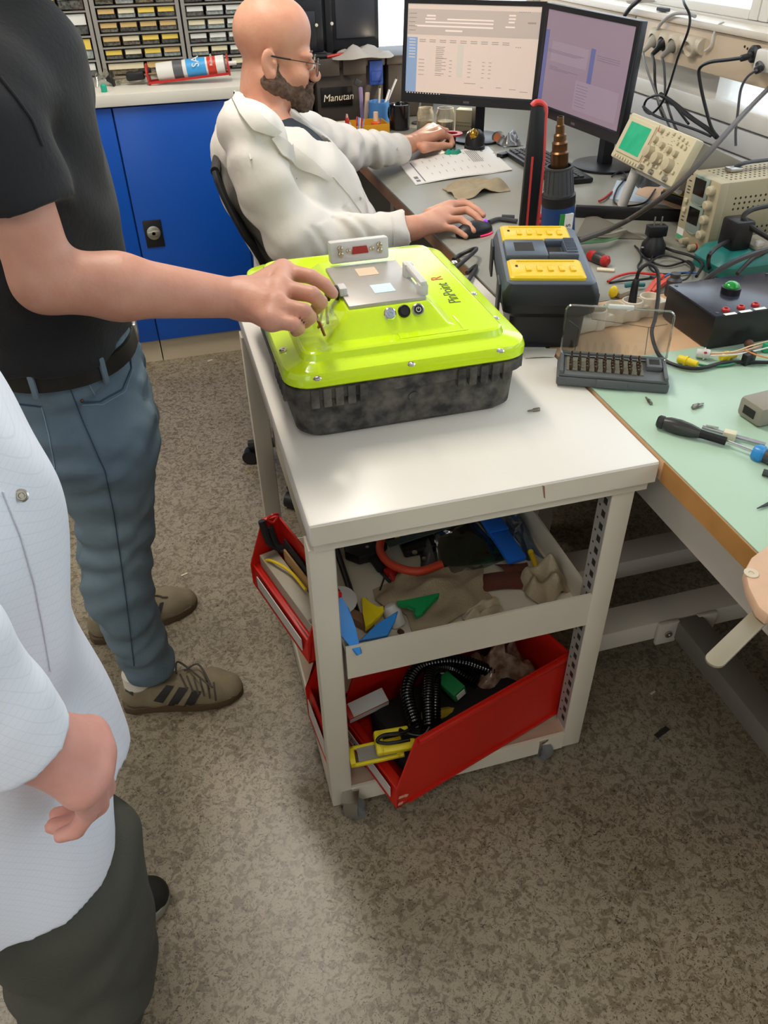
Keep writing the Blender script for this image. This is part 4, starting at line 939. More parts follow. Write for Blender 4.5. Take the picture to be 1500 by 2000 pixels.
q = MB(); c = T_(810, 1080, TZ+.027); q.cyl(c, c+Vector((0, 0, .003)), .006); c = T_(828, 1092, TZ+.025); q.cyl(c, c+Vector((0, 0, .004)), .004); q.build('bolt', m_steel, t)
t = thing('clip', 'small red spring clip below the orange grips', 'clip', T_(770, 1125)); q = MB(); q.latheat([(.016, 0), (.016, .012)], T_(763, 1118, TZ+.001), (0, 0, 1), seg=18); q.tube([T_(764, 1122, TZ+.008), T_(775, 1145, TZ+.006), T_(779, 1152, TZ+.005)], .006, seg=8); q.build('body', m_red, t)
for k, (pts, lab) in enumerate((([(757, 1108), (750, 1130), (742, 1153)], 'black cable tie beside the red clip in the tray'), ([(746, 1163), (752, 1175), (758, 1188)], 'short black cable tie above the white cap'), ([(745, 1118), (765, 1140), (778, 1150)], 'thin dark strap crossing under the red clip'))):
    t = thing('cable_tie', lab, 'cable tie', T_(*pts[1])); MB().tube([T_(x, y, TZ+.004) for x, y in pts], .002 if k < 2 else .004, seg=6).build('strap', m_rub, t)
    MB().box(T_(*pts[0], TZ+.004), (.007, .007, .006), bev=.001).build('head', m_rub, t)
t = thing('circuit_board', 'green circuit board in a shiny antistatic bag on the tray', 'circuit board', T_(900, 1070))
c4 = [T_(845, 1028, TZ+.02), T_(935, 1012, TZ+.02), T_(985, 1092, TZ+.02), T_(868, 1108, TZ+.02)]
q = MB(); q._add([v for v in c4]+[v-Vector((0, 0, .003)) for v in c4], [(0, 1, 2, 3), (7, 6, 5, 4), (0, 4, 5, 1), (1, 5, 6, 2), (2, 6, 7, 3), (3, 7, 4, 0)]); bo = q.build('board', M('board_green', '17452c', .45, noise=(60, .7), col2='0c2417'), t)
q = MB()
for k in range(14): 
    u, v = r_.random(), r_.random(); p = c4[0].lerp(c4[1], u).lerp(c4[3].lerp(c4[2], u), v); q.box(p+Vector((0, 0, .002)), (.006+.01*r_.random(), .006, .004))
q.build('component', m_blackm, bo)
def bagfn(u, v):
    a = c4[0]+(c4[0]-c4[2])*.16; b_ = c4[1]+(c4[1]-c4[3])*.06; c_ = c4[2]; d_ = c4[3]+(c4[3]-c4[1])*.16
    p = a.lerp(b_, u).lerp(d_.lerp(c_, u), v); e = math.sin(PI*u)*math.sin(PI*v); p.z = TZ+.012+.014*e+.004*math.sin(9*u+5*v)*math.sin(7*v+1)+.01*min(1, 4*e); return p
MB().grid(bagfn, 20, 16).build('bag_film', glass_mat('antistatic_film', (.55, .57, .58), .16), t, fix=False)
tag(MB().grid(lambda u, v: bagfn(u*.5-.35, v*.9)+Vector((-.02, 0, -.004+.004*math.sin(12*u)*math.sin(8*v))), 10, 12, thick=.001).build('antistatic_bag', M('grey_film', '4a4a4c', .2, spec=.8)), 'dark grey film bag beside the green board in the tray', 'plastic bag')
t = thing('plastic_sheath', 'bright blue plastic sheath lying across the green board', 'sheath', T_(985, 1050)); m_bl = M('blue_plastic', '1e62c0', .35)
fr = frame(T_(1000, 1095, TZ+.034), T_(945, 1012, TZ+.045)-T_(1000, 1095, TZ+.034), (-1, 0, 0)); q = MB(); q.M = fr; q.bb((0, -.036, -.012), (.17, .008, .002), bev=.003); q.build('body', m_bl, t); q = MB(); q.M = fr; q.bb((.09, -.036, .002), (.185, .012, .008), bev=.003); q.build('flap', m_bl, t)
tag(crumple('plastic_bag', (.665, 1.30, TZ), .028, .10, .045, glass_mat('bluish_film', (.6, .7, .85), .14), 51), 'bluish clear plastic bag along the right tray wall', 'plastic bag')
t = thing('sandpaper', 'two brown sandpaper sheets lying in the tray', 'sandpaper', T_(985, 1125)); m_sand = M('sandpaper_brown', '5e3226', .9, bump=(400, .5))
for k, quad in enumerate(([(937, 1123), (1030, 1118), (1020, 1150), (945, 1155)], [(965, 1107), (1030, 1095), (1035, 1120), (990, 1122)])):
    cs = [T_(x, y, TZ+.006+.004*k) for x, y in quad]
    MB().grid(lambda u, v: cs[0].lerp(cs[1], u).lerp(cs[3].lerp(cs[2], u), v)+Vector((0, 0, .006*math.sin(3*u+2*k)+.004*math.sin(4*v))), 8, 6, thick=.0008).build('sheet', m_sand, t, fix=False)
t = thing('marker', 'yellow marker lying beside the right tray wall', 'marker', T_(1045, 1105)); MB().cyl(T_(1038, 1082, TZ+.02), T_(1053, 1122, TZ+.02), .006, seg=14).build('barrel', M('marker_yellow', 'd3ae1e', .4), t); MB().cyl(T_(1036, 1077, TZ+.02), T_(1038, 1083, TZ+.02), .0065, seg=14).build('cap', m_ypl, t)
c = T_(880, 1160); rag('glove', (c.x-.03, c.y+.005, TZ), .115, .085, .038, m_rag, 8, 'flat beige cloth glove spread in the middle of the tray', 'glove', .25)
c = T_(1068, 1152); rag('glove', (c.x-.005, c.y+.006, TZ), .05, .048, .07, m_rag, 14, 'balled beige cloth glove in the right front tray corner', 'glove', .5)
c = T_(945, 1200); rag('cloth', (c.x, c.y+.005, TZ), .045, .022, .032, M('pale_cloth', 'b8aa90', .9), 17, 'pale cloth corner behind the tray lip', 'cloth', .3)
def outline_thing(name, label, cat, pts, z, h, mat, bev=.002, tilt=0.):
    P = [T_(x, y, z) for x, y in pts]; a = sum((P[i].x*P[(i+1) % len(P)].y-P[(i+1) % len(P)].x*P[i].y) for i in range(len(P)))
    if a < 0: P = P[::-1]
    c = sum(P, Vector())/len(P); q = MB(); q.M = Matrix.Translation(c) @ rot(tilt, 0, 0); q.prism([(p.x-c.x, p.y-c.y) for p in P], 0, h, bev=bev)
    return tag(q.build(name, mat), label, cat)
m_gp = M('green_clip', '14894a', .4)
outline_thing('seal_clip', 'bright green plastic clip lying on the beige glove', 'clip', [(775, 1180), (800, 1177), (858, 1164), (856, 1172), (832, 1192), (826, 1204), (814, 1211), (808, 1204), (815, 1195), (796, 1187), (778, 1187)], TZ+.042, .010, m_gp)
outline_thing('seal_clip', 'yellow plastic clip behind the blue ones in the tray', 'clip', [(706, 1174), (716, 1173), (720, 1184), (733, 1187), (738, 1194), (748, 1188), (750, 1198), (738, 1213), (726, 1222), (714, 1235), (709, 1205)], TZ+.03, .010, m_ypl)
m_bl2 = M('light_blue_plastic', '2f86d6', .4)
outline_thing('seal_clip', 'flat blue plastic clip behind the tray lip', 'clip', [(700, 1253), (735, 1225), (777, 1200), (772, 1215), (757, 1242)], TZ+.045, .008, m_bl2, tilt=12)
fr = frame(ay(703, 1278, .978), ay(664, 1195, 1.04)-ay(703, 1278, .978), (1, 0, 0)); q = MB(); q.M = fr; q.prism([(0, -.006), (.05, -.018), (.06, -.022), (.085, -.020), (.10, -.014), (.13, -.012), (.13, .012), (.10, .014), (.085, .018), (.05, .014), (0, .004)], -.003, .006, bev=.002)
tag(q.build('seal_clip', m_bl2), 'pointed blue plastic clip hanging over the tray lip', 'clip')
t = thing('wire_spool', 'white-faced wire spool beside the left upright in the tray', 'wire spool', T_(668, 1170)); c = T_(668, 1172, TZ+.038); nd = Vector((.1, -.35, .9)); MB().latheat([(.010, 0), (.031, 0), (.031, .003), (.022, .004), (.010, .004)], c, nd, seg=28).build('flange', m_lgrey, t); MB().latheat([(.010, -.03), (.029, -.03), (.029, 0), (.010, 0)], c, nd, seg=28).build('winding', M('winding_blue', '1d4f7c', .5), t); MB().latheat([(.010, -.03), (.0101, .003)], c, nd, seg=20, mi=0).build('core', m_hole, t)
t = thing('nozzle_cap', 'white plastic cap standing behind the flat blue clip', 'cap', T_(770, 1205)); MB().latheat([(.016, 0), (.019, .03), (.015, .045), (.005, .05)], T_(780, 1222, TZ+.002), (-.25, .5, .6), seg=24).build('body', m_lgrey, t); MB().latheat([(.006, 0), (.006, .01)], T_(781, 1233, TZ+.012), (.1, -.8, .4), seg=14).build('bore', M('bore_brown', '4c2a22', .6), t)
tbox('wood_offcut', 'small brown block between the spool and the yellow clip', 'block', Matrix.Translation(T_(695, 1215, TZ+.002)) @ rot(0, 0, -50), (-.04, -.012, 0), (.04, .012, .022), M('offcut_brown', '8a6c52', .6))
tag(MB().tube([T_(800, 1060, TZ+.006), T_(840, 1045, TZ+.008), T_(850, 1062, TZ+.008), T_(815, 1072, TZ+.008), T_(790, 1055, TZ+.01), T_(830, 1040, TZ+.012)], .003, seg=6).build('grey_cable', M('cable_olive', '5a564a', .5)), 'coiled olive cable behind the cable cutter in the tray', 'cable')
t = thing('component_card', 'circuit card with blue, yellow and black parts at the back of the tray', 'circuit card', T_(810, 1045)); p = T_(762, 1052, TZ+.03); MB().box(p+Vector((.07, .01, 0)), (.17, .05, .003), r=rot(0, 0, 10)).build('card', M('card_grey_green', '3d4a40', .5), t)
for k, (dx, col, s) in enumerate(((.015, 'b9902a', .014), (.03, '1f5fc0', .022), (.0, '101010', .02), (.06, '1f5fc0', .018), (.09, 'b5b5b0', .02), (.12, '2a6ac0', .016))): MB().box(p+Vector((dx, .002+dx*.17, .010)), (s, .018, .018), bev=.002).build('component', M('comp%d' % k, col, .4), t)
tag(MB().bb((.215, 1.38, TZ+.001), (.27, 1.44, TZ+.05), bev=.004).build('blue_grey_box', M('blue_grey', '54687a', .5)), 'blue-grey box at the back left of the tray behind the black tool', 'box')
# loose on the trolley top
def bit(px, py, dx, dy, label, z=None):
    a = az(px, py, (DZ if z is None else z)+.0035); d_ = Vector((dx, dy, 0)).normalized(); m_bit = M('bit_steel', '8a8378', .35, metal=.9)
    t = thing('screwdriver_bit', label, 'bit', a, 'loose screwdriver bits'); MB().latheat([(.0034, 0), (.0036, .001), (.0036, .013), (.002, .015)], a, d_, seg=6).build('shank', m_bit, t); MB().latheat([(.002, .013), (.002, .021), (.0014, .025)], a, d_, seg=10).build('tip', m_bit, t)
bit(1054, 799, -1, .0, 'screwdriver bit lying alone on the trolley top right of the case')
bit(1272, 788, .1, 1, 'screwdriver bit lying on the green mat in front of the bit box', GZ)
bit(1352, 796, 1, .12, 'upper of two bits lying side by side on the green mat', GZ)
bit(1354, 793, 1, .14, 'rear of the paired bits on the green mat', GZ)
cs = [az(1020, 683, DZ+.001), az(1088, 682, DZ+.001), az(1082, 698, DZ+.001), az(1026, 700, DZ+.001)]
tag(MB().grid(lambda u, v: cs[0].lerp(cs[1], u).lerp(cs[3].lerp(cs[2], u), v)+Vector((0, 0, .002*math.sin(3*u))), 4, 3, thick=.0006).build('paper_slip', M('paper_slip', 'c9c4bc', .6), fix=False), 'pale paper slip on the trolley in front of the black toolbox', 'paper')
# ================================================================== near bench: toolbox, heat gun, instruments
m_tb = M('toolbox_black', '1b1d1e', .42); m_tblue = M('toolbox_slate', '49525f', .4); m_tyel = M('toolbox_yellow', 'dcb91c', .38)
t = thing('toolbox', 'black toolbox with two yellow lid compartments straddling trolley and bench', 'toolbox', (.75, 1.6, DZ))
TX0, TX1, TY0, TY1, TT = .655, .842, 1.418, 1.80, 1.0
q = MB(); loft(q, [ring(TX0+.022, TX1-.022, TY0+.022, TY1-.02, .012, DZ+.001), ring(TX0+.018, TX1-.018, TY0+.018, TY1-.018, .014, .915), ring(TX0+.002, TX1-.002, TY0, TY1, .02, .930), ring(TX0, TX1, TY0-.004, TY1, .022, .95)]); tub = q.build('tub', m_tb, t)
q = MB(); loft(q, [ring(TX0, TX1, TY0-.004, TY1, .022, .952), ring(TX0-.001, TX1+.001, TY0-.004, TY1, .022, .975), ring(TX0+.006, TX1-.006, TY0+.004, TY1-.004, .018, .994), ring(TX0+.012, TX1-.012, TY0+.010, TY1-.010, .014, .997)]); lidb = q.build('lid', m_tblue, t)
q = MB(); loft(q, [ring(TX0-.001, TX1+.001, TY0-.006, TY0+.05, .012, .950), ring(TX0-.002, TX1+.002, TY0-.006, TY0+.05, .014, .970), ring(TX0+.01, TX1-.01, TY0+.001, TY0+.05, .012, .992)]); q.build('end_cap', m_tb, t)
for k, (y0, y1) in enumerate(((1.432, 1.542), (1.675, 1.782))):
    q = MB(); loft(q, [ring(TX0+.012, TX1-.026, y0, y1, .008, .990), ring(TX0+.012, TX1-.026, y0, y1, .008, 1.002), ring(TX0+.017, TX1-.031, y0+.005, y1-.005, .006, 1.006)]); c = q.build('compartment_lid', m_tyel, t)
    q = MB()
    for j in range(5): q.bb((TX0+.045+.022*j, y0+.03, 1.005), (TX0+.056+.022*j, y0+.062, 1.0095), bev=.003)
    q.bb((TX0+.03, y1-.018, 1.0055), (TX1-.04, y1-.013, 1.0078), bev=.001); q.build('lid_rib', m_tyel, c)
    q = MB(); q.bb((TX0+.026, y0+.058, 1.0055), (TX0+.031, y0+.068, 1.0068)); q.build('keyhole', m_hole, c)
q = MB(); q.bb((TX0+.012, 1.555, .99), (TX0+.10, 1.665, 1.010), bev=.005).bb((TX0+.10, 1.555, .992), (TX1-.026, 1.572, 1.012), bev=.003).bb((TX0+.10, 1.648, .992), (TX1-.026, 1.665, 1.012), bev=.003).bb((TX1-.052, 1.565, .995), (TX1-.026, 1.655, 1.016), bev=.005); hd = q.build('handle', m_tblue, t)
q = MB()
for j in range(9): q.bb((TX1-.050, 1.574+.009*j, 1.0155), (TX1-.028, 1.578+.009*j, 1.018), bev=.001)
q.build('grip_rib', m_tblue, hd)
q = MB(); q.bb((TX0+.032, 1.582, 1.0098), (TX0+.072, 1.64, 1.0104)); q.bb((TX0+.104, 1.576, .9972), (TX1-.055, 1.645, .9982)); q.build('recess', m_hole, hd, smooth=0)
for y in (1.47, 1.72): MB().bb((TX0-.006, y, .90), (TX0-.001, y+.06, .975), bev=.002).build('side_latch', m_dgrey, t)
_pv = Vector((TX0, TY0, DZ)); _M = Matrix.Translation(Vector((.655, 1.447, DZ))) @ rot(0, 0, -18.5) @ Matrix.Diagonal((1.06, .935, 1, 1)) @ Matrix.Translation(-_pv)
_w = _M @ t.matrix_basis; _l, _q, _s = _w.decompose(); t.location = _l; t.rotation_euler = _q.to_euler(); t.scale = (1.06, .935, 1)
# things hanging at its left
t = thing('power_plug', 'blue round power plug with black cables left of the toolbox', 'plug', (.63, 1.72, .9)); c = ay(948, 487, 1.80)
MB().latheat([(.012, -.01), (.024, 0), (.026, .022), (.018, .045), (.008, .05)], (.625, 1.72, DZ+.06), (-.2, .3, 1), seg=24).build('body', M('plug_blue', '203a58', .4), t)
MB().tube([(.63, 1.715, DZ+.05), (.61, 1.74, DZ+.045), az(930, 488, DZ+.03), az(900, 497, DZ+.006), az(886, 507, DZ+.006)], .0055, seg=10).build('cable', m_rub, t)
tag(MB().tube([(.648, 1.66, DZ+.03), (.63, 1.67, DZ+.02), az(930, 522, DZ+.008), az(912, 533, DZ+.006)], .0055, seg=10).build('cable', m_rub), 'short black cable running under the toolbox from the trolley edge', 'cable')
# heat gun
t = thing('heat_gun', 'blue heat gun standing on end with a stepped bronze reducer nozzle', 'heat gun', (1.12, 2.06, DZ)); c = az(1088, 492, DZ+.0005); up = Vector((ay(1094, 237, c.y).x-c.x, 0, .345)).normalized(); m_bronze = M('bronze_nozzle', '6d4d33', .32, metal=.85, noise=(40, .5), col2='3e2d20')
MB().latheat([(.040, 0), (.046, .01), (.046, .06), (.044, .135)], c, up, seg=36).build('body', M('tool_blue', '1d3d70', .4), t)
MB().latheat([(.043, .130), (.045, .134), (.045, .158), (.041, .160)], c, up, seg=36).build('collar', m_black, t)
sh = MB().latheat([(.040, .158), (.034, .224), (.036, .226), (.036, .230), (.030, .230), (.030, .2)], c, up, seg=36).build('heat_shield', m_dgrey, t)
q = MB()
for k in range(18): a = 2*PI*k/18; q.tube([c+up.normalized()*.166+Vector((.0395*math.cos(a), .0395*math.sin(a), 0)), c+up.normalized()*.222+Vector((.0345*math.cos(a), .0345*math.sin(a), 0))], .0016, seg=5, smooth=0)
q.build('fin', m_dgrey, sh)
MB().latheat([(.0225, .21), (.0225, .262), (.0235, .264), (.0195, .268), (.0195, .285), (.0205, .287), (.016, .292), (.016, .306), (.0115, .310), (.0115, .328), (.009, .330), (.0085, .348), (.007, .348), (.007, .33)], c, up, seg=32).build('nozzle', m_bronze, t)
q = MB(); p = ay(1072, 428, 2.013); q.bb((c.x-.026, c.y-.0475, DZ+.055), (c.x-.014, c.y-.036, DZ+.118)); q.build('green_label', M('label_green', '2c8a3c', .5), t); q = MB(); q.bb((c.x-.014, c.y-.0475, DZ+.055), (c.x+.011, c.y-.040, DZ+.118)); lb = q.build('white_label', m_white, t)
text('S', .018, frame(Vector((c.x-.001, c.y-.0478, DZ+.088)), (0, 0, 1), (-1, 0, 0)), m_black, 'lettering', lb)
# tall black/red tool
t = thing('gripped_tool', 'tall black and red gripped tool standing upright behind the toolbox', 'hand tool', (1.03, 2.10, DZ)); b0, b1 = ay(1029, 445, 2.10), ay(1034, 198, 2.12); b0.z = DZ+.001
dr = (b1-b0).normalized(); fr = frame(b0, (1, -.2, 0), dr); Lb = (b1-b0).length
q = MB(); q.M = fr; q.prism([(-.024, 0), (.024, 0), (.026, Lb*.6), (.022, Lb-.03), (.016, Lb-.012), (-.014, Lb-.012), (-.019, Lb*.7)], -.010, .010, bev=.004); q.build('grip', m_black, t)
q = MB(); q.M = fr; q.tube([(-.013, Lb-.012, 0), (-.004, Lb-.004, 0), (.012, Lb-.006, 0), (.0225, Lb-.02, 0), (.0235, Lb-.06, 0), (.0275, Lb*.6, 0), (.0275, .03, 0)], .008, seg=10, flat=1.); q.build('red_edge', M('grip_red', 'c7403c', .4), t)
q = MB(); q.M = fr; q.bb((-.006, .01, .0098), (.0, Lb*.62, .0114)); q.build('red_inlay', M('grip_red', 'c7403c', .4), t)
t = thing('pliers', 'grey pliers with red grips on the desk behind the toolbox', 'pliers', az(990, 430, DZ)); MB().tube([az(1010, 432, DZ+.008), az(975, 428, DZ+.008), az(955, 434, DZ+.008)], .007, seg=8).tube([az(1005, 425, DZ+.008), az(980, 424, DZ+.008)], .008, seg=8).build('jaw', m_dgrey, t); MB().tube([az(1030, 428, DZ+.012), az(1060, 424, DZ+.014), az(1085, 424, DZ+.012)], .011, seg=10).tube([az(1030, 437, DZ+.012), az(1060, 436, DZ+.014), az(1085, 434, DZ+.012)], .010, seg=10).build('grip', m_red, t)
# ------------------------------------------------------------------ oscilloscope
m_osc = M('instrument_cream', 'cbc2a4', .5); m_oscbody = M('instrument_grey', '8e887a', .55); m_knob = M('instrument_knob', 'b9ae92', .5)
t = thing('oscilloscope', 'cream oscilloscope with a green screen tilted on its stand', 'oscilloscope', (1.6, 2.17, DZ))
BL, BR = az(1191, 304, .985), az(1310, 366, .985); ux = (BR-BL).normalized(); upv = Vector((.052, 0, .122)); upv = upv-ux*upv.dot(ux)
fr = frame(BL, ux, upv); OW = (BR-BL).length; OH = .132
q = MB(); q.M = fr; q.bb((.006, .004, -.365), (OW-.006, OH-.002, -.012), bev=.004); bdy = q.build('body', m_oscbody, t)
q = MB(); q.M = fr; q.bb((0, 0, -.03), (OW, OH, 0), bev=.006); fp = q.build('front_panel', m_osc, t)
q = MB(); q.M = fr; q.bb((.018, .020, -.001), (OW*.46, OH-.010, .005), bev=.004); q.build('screen_frame', m_osc, fp)
q = MB(); q.M = fr; q.bb((.034, .030, .0045), (OW*.46-.016, OH-.022, .0058)); q.build('screen', M('scope_screen', '14a578', .3, noise=(26, .35), col2='4fc9a0', emit=.12), fp)
q = MB(); q.M = fr; q.bb((OW*.475, .004, 0), (OW*.478, OH-.004, .0008)); q.build('divider', M('divider_red', 'a0503c', .5), fp)
q = MB(); q.M = fr
big = [(.54, .055, .017), (.68, .048, .017), (.86, .045, .018)]
mid = [(.53, .090, .009), (.65, .084, .009), (.76, .080, .009), (.86, .078, .0085), (.55, .118, .007), (.74, .046, .006)]
kn = []
for x, y, r in big+mid: kn.append((x, y, r))
for x, y, r in kn:
    k = MB(); k.M = fr; k.lathe([(r*1.05, 0), (r, .004), (r*.92, r*.9+.004), (r*.6, r+.004)], M=Matrix.Translation((OW*x, y, 0)), seg=20); k.build('knob', m_knob, fp)
q = MB(); q.M = fr
for x, y in ((.62, .118), (.70, .122), (.78, .120), (.84, .118), (.90, .114), (.80, .104), (.86, .102), (.92, .100), (.5, .03), (.57, .028), (.64, .026), (.70, .03), (.78, .022), (.93, .035)): q.bb((OW*x, y-.004, 0), (OW*x+.009, y+.004, .006), bev=.001)
for k in range(10): q.bb((.022+.016*k, .006, 0), (.031+.016*k, .013, .005), bev=.001)
q.build('push_key', m_osc, fp)
for x in (.54, .69, .9): q = MB(); q.M = fr; q.lathe([(.007, 0), (.007, .012), (.003, .012)], M=Matrix.Translation((OW*x, .012, 0)), seg=16); q.build('socket', m_steel, fp)
q = MB(); q.M = fr
for _ in range(40): x, y = r_.uniform(.5, .95), r_.uniform(.02, .124); q.bb((OW*x, y, -.0002), (OW*x+.008, y+.0012, .0003))
q.build('panel_print', M('panel_print', '7c755f', .6), fp, smooth=0)
q = MB(); q.M = fr; q.bb((OW*.50, .112, 0), (OW*.515, .122, .004)); q.build('red_key', m_red, fp)
q = MB(); q.M = fr; q.lathe([(.028, 0), (.028, .001)], M=Matrix.Translation((OW-.006, .06, -.16)) @ rot(0, 90, 0), seg=28); q.build('side_disc', M('side_disc', 'a2937f', .5), bdy)
q = MB(); q.M = fr; q.bb((OW-.006, .045, -.30), (OW-.0052, .085, -.19)); pl = q.build('side_label', m_black, bdy); text('MADE', .018, fr @ frame(Vector((OW-.0048, .068, -.235)), (0, 0, -1), (0, 1, 0)), m_white, 'lettering', pl)
q = MB(); a = ay(1242, 342, 2.24); a = fr @ Vector((OW*.30, .0, -.04)); b_ = az(1215, 401, DZ+.012); q.tube([b_, a], .016, seg=14, smooth=0); q.build('stand_leg', m_lgrey, t)
q = MB(); q.tube([fr @ Vector((OW*.30, -.002, -.04)), fr @ Vector((OW*.95, -.002, -.05))], .008, seg=8, smooth=0); q.build('stand_bar', m_lgrey, t); q = MB(); back = fr @ Vector((OW*.5, .0, -.36)); q.bb((back.x-.03, back.y-.12, DZ+.001), (back.x-.005, back.y+.12, max(back.z, DZ+.01)+.008)); q.build('rear_foot', m_frameg, t)
# ------------------------------------------------------------------ bench power supply
m_psu = M('psu_beige', 'ada387', .5, noise=(5, .15)); t = thing('power_supply', 'beige perforated bench power supply with two dark displays', 'power supply', (1.58, 1.87, DZ))
PF = frame(Vector((1.402, 1.952, DZ+.001)), (.05, -1, 0), (0, 0, 1)); PW, PH, PD = .135, .188, .36
q = MB(); q.M = PF; q.bb((-.003, 0, -.03), (PW+.003, PH+.002, 0), bev=.007); pf = q.build('front_panel', m_psu, t)
q = MB(); q.M = PF; q.bb((0, .004, -PD), (PW, PH, -.02), bev=.004); 
q.mi = 1
for ky in range(2):
    for row in range(3):
        for k in range(16): q.cyl((PW-.0005, .145-.085*ky-.014*row, -.06-.016*k), (PW+.0004, .145-.085*ky-.014*row, -.06-.016*k), .0032, seg=8)
for row in range(6):
    for k in range(18): q.cyl((.022+.018*row, PH-.0005, -.05-.015*k), (.022+.018*row, PH+.0004, -.05-.015*k), .0032, seg=8)
pb = q.build('cover', [m_psu, m_hole], t)
m_sage = M('sage_bezel', '8b9a90', .5)
for k, y in enumerate((.135, .060)):
    q = MB(); q.M = PF; q.bb((.038, y-.016, -.001), (.098, y+.055, .006), bev=.005); bz = q.build('display_bezel', m_sage, pf)
    q = MB(); q.M = PF; q.bb((.043, y+.006, .0055), (.088, y+.048, .0072)); q.build('display', M('display_dark', '17130f', .12), bz)
    q = MB(); q.M = PF; q.lathe([(.03, 0), (.028, .005)], M=Matrix.Translation((.068, y-.004, .0)) @ Matrix.Diagonal((1, .6, 1, 1)), seg=24); q.build('bezel_lip', m_sage, bz)
for y in (.165, .128, .090, .050):
    q = MB(); q.M = PF; q.lathe([(.013, 0), (.012, .014), (.008, .017)], M=Matrix.Translation((.112, y, 0)), seg=20); q.build('knob', m_knob, pf)
q = MB(); q.M = PF
for y in (.11, .085): q.bb((.012, y, 0), (.024, y+.012, .006), bev=.002)
q.build('push_key', m_osc, pf)
q = MB(); q.M = PF
for k, y in enumerate((.182, .165, .15, .142, .134, .07, .06)): q.bb((.010, y, -.0002), (.022, y+.003, .0004))
q.build('panel_print', m_dgrey, pf, smooth=0)
q = MB(); q.M = PF; q.bb((.004, .012, 0), (.032, .040, .0006)); st = q.build('sticker', m_white, pf); q = MB(); q.M = PF; q.bb((.004, .012, .0005), (.032, .022, .001)); q.build('sticker_band', M('sticker_green', '4aa57a', .5), st)
for k, x in enumerate((.055, .095)): q = MB(); q.M = PF; q.lathe([(.009, 0), (.008, .022), (.004, .024)], M=Matrix.Translation((x, .016-.005*k, 0)), seg=16); q.build('terminal', m_knob, pf)
q = MB(); q.M = PF; q.lathe([(.0095, 0), (.0095, .004)], M=Matrix.Translation((.095, .011, 0)), seg=16); q.build('red_ring', m_red, pf)
q = MB(); q.M = PF; q.tube([(.05, PH+.004, -.10), (.05, PH+.018, -.13), (.05, PH+.02, -.20), (.05, PH+.018, -.28), (.05, PH+.004, -.31)], .009, seg=8, flat=.45); h = q.build('carry_handle', m_black, t); q = MB(); q.M = PF; q.bb((.036, PH+.001, -.125), (.064, PH+.012, -.085), bev=.003).bb((.036, PH+.001, -.325), (.064, PH+.012, -.29), bev=.003); q.build('handle_mount', m_steel, h)
# teal charger base and black block
t = thing('charger_base', 'teal charger base with a black block plugged on top beside the power supply', 'charger', (1.47, 1.73, DZ)); m_teal = M('teal_plastic', '1f6f6a', .38)
q = MB(); loft(q, [ring(1.345, 1.66, 1.645, 1.80, .04, DZ+.001), ring(1.345, 1.66, 1.645, 1.80, .04, DZ+.028), ring(1.365, 1.65, 1.66, 1.79, .03, DZ+.048), ring(1.375, 1.645, 1.67, 1.785, .03, DZ+.052)]); q.build('base', m_teal, t)
MB().bb((1.398, 1.70, DZ+.05), (1.455, 1.765, DZ+.125), bev=.008).build('block', m_black, t); MB().bb((1.46, 1.675, DZ+.053), (1.62, 1.77, DZ+.062), bev=.002).build('deck', m_oscbody, t); MB().bb((1.462, 1.682, DZ+.062), (1.48, 1.70, DZ+.075), bev=.002).build('clip', m_lgrey, t)
# black project box
t = thing('control_box', 'black control box with a green push button and three red sockets', 'control box', (1.2, 1.4, DZ)); m_pb = M('box_black', '1d1b1c', .35); m_pl = M('box_lid_blue_black', '2a2c3a', .24)
X0, X1, Y0, Y1 = 1.082, 1.345, 1.312, 1.492
MB().bb((X0, Y0, GZ), (X1, Y1, .921), bev=.003).build('housing', m_pb, t); ld = MB().bb((X0-.001, Y0-.001, .9205), (X1+.001, Y1+.001, .9245), bev=.0015).build('lid', m_pl, t)
q = MB()
for x, y in ((X0+.012, Y0+.012), (X0+.012, Y1-.012), (X1-.012, Y0+.012), (X1-.012, Y1-.012)): q.cyl((x, y, .9243), (x, y, .9252), .004, seg=12)
q.build('screw', m_black, ld)
c = az(1426, 572, .9245); q = MB(); q.latheat([(.021, 0), (.021, .014), (.018, .015)], c, (0, 0, 1), seg=28); bt = q.build('push_button', m_black, t); MB().ell(c+Vector((0, 0, .015)), (.0175, .0175, .012)).build('dome', M('green_dome', '0d8a2e', .12, coat=.5), bt)
for k, (px, py) in enumerate(((1417, 607), (1447, 602), (1475, 597))):
    c = az(px, py, .9245); s_ = MB().latheat([(.0085, 0), (.0085, .004), (.0065, .006), (.0045, .006), (.0045, .001)], c, (0, 0, 1), seg=20).build('banana_socket', m_red, t); MB().bb((c.x-.014, c.y-.021, .9245), (c.x+.014, c.y-.012, .925)).build('label', m_white, ld)
# power strip on the bench
t = thing('power_strip', 'cream multi-socket power strip standing between toolbox and control box', 'power strip', (1.03, 1.53, DZ)); SZ = DZ+.045; cs = [az(1201, 595, SZ), az(1236, 585, SZ), az(1270, 578, SZ)]
sd = (cs[2]-cs[0]).normalized(); sp = (cs[2]-cs[0]).length/2; m_strip = M('strip_cream', 'd6cbb8', .45); fr = frame(cs[1]-Vector((0, 0, .044)), sd, Vector((0, 0, 1)).cross(sd))
q = MB(); q.M = fr; ol = []
for (cx, a0, a1) in ((sp, -60, 60), ):
    pass
q.bb((-3.1*sp, -.021, 0), (sp+.045, .021, .030), bev=.006)
for k in range(-2, 2): q.lathe([(.0245, .0), (.0245, .038), (.0235, .0425), (.0215, .044), (.0205, .043), (.0195, .024)], M=Matrix.Translation((k*sp, 0, 0)), seg=32)
sb = q.build('body', m_strip, t)
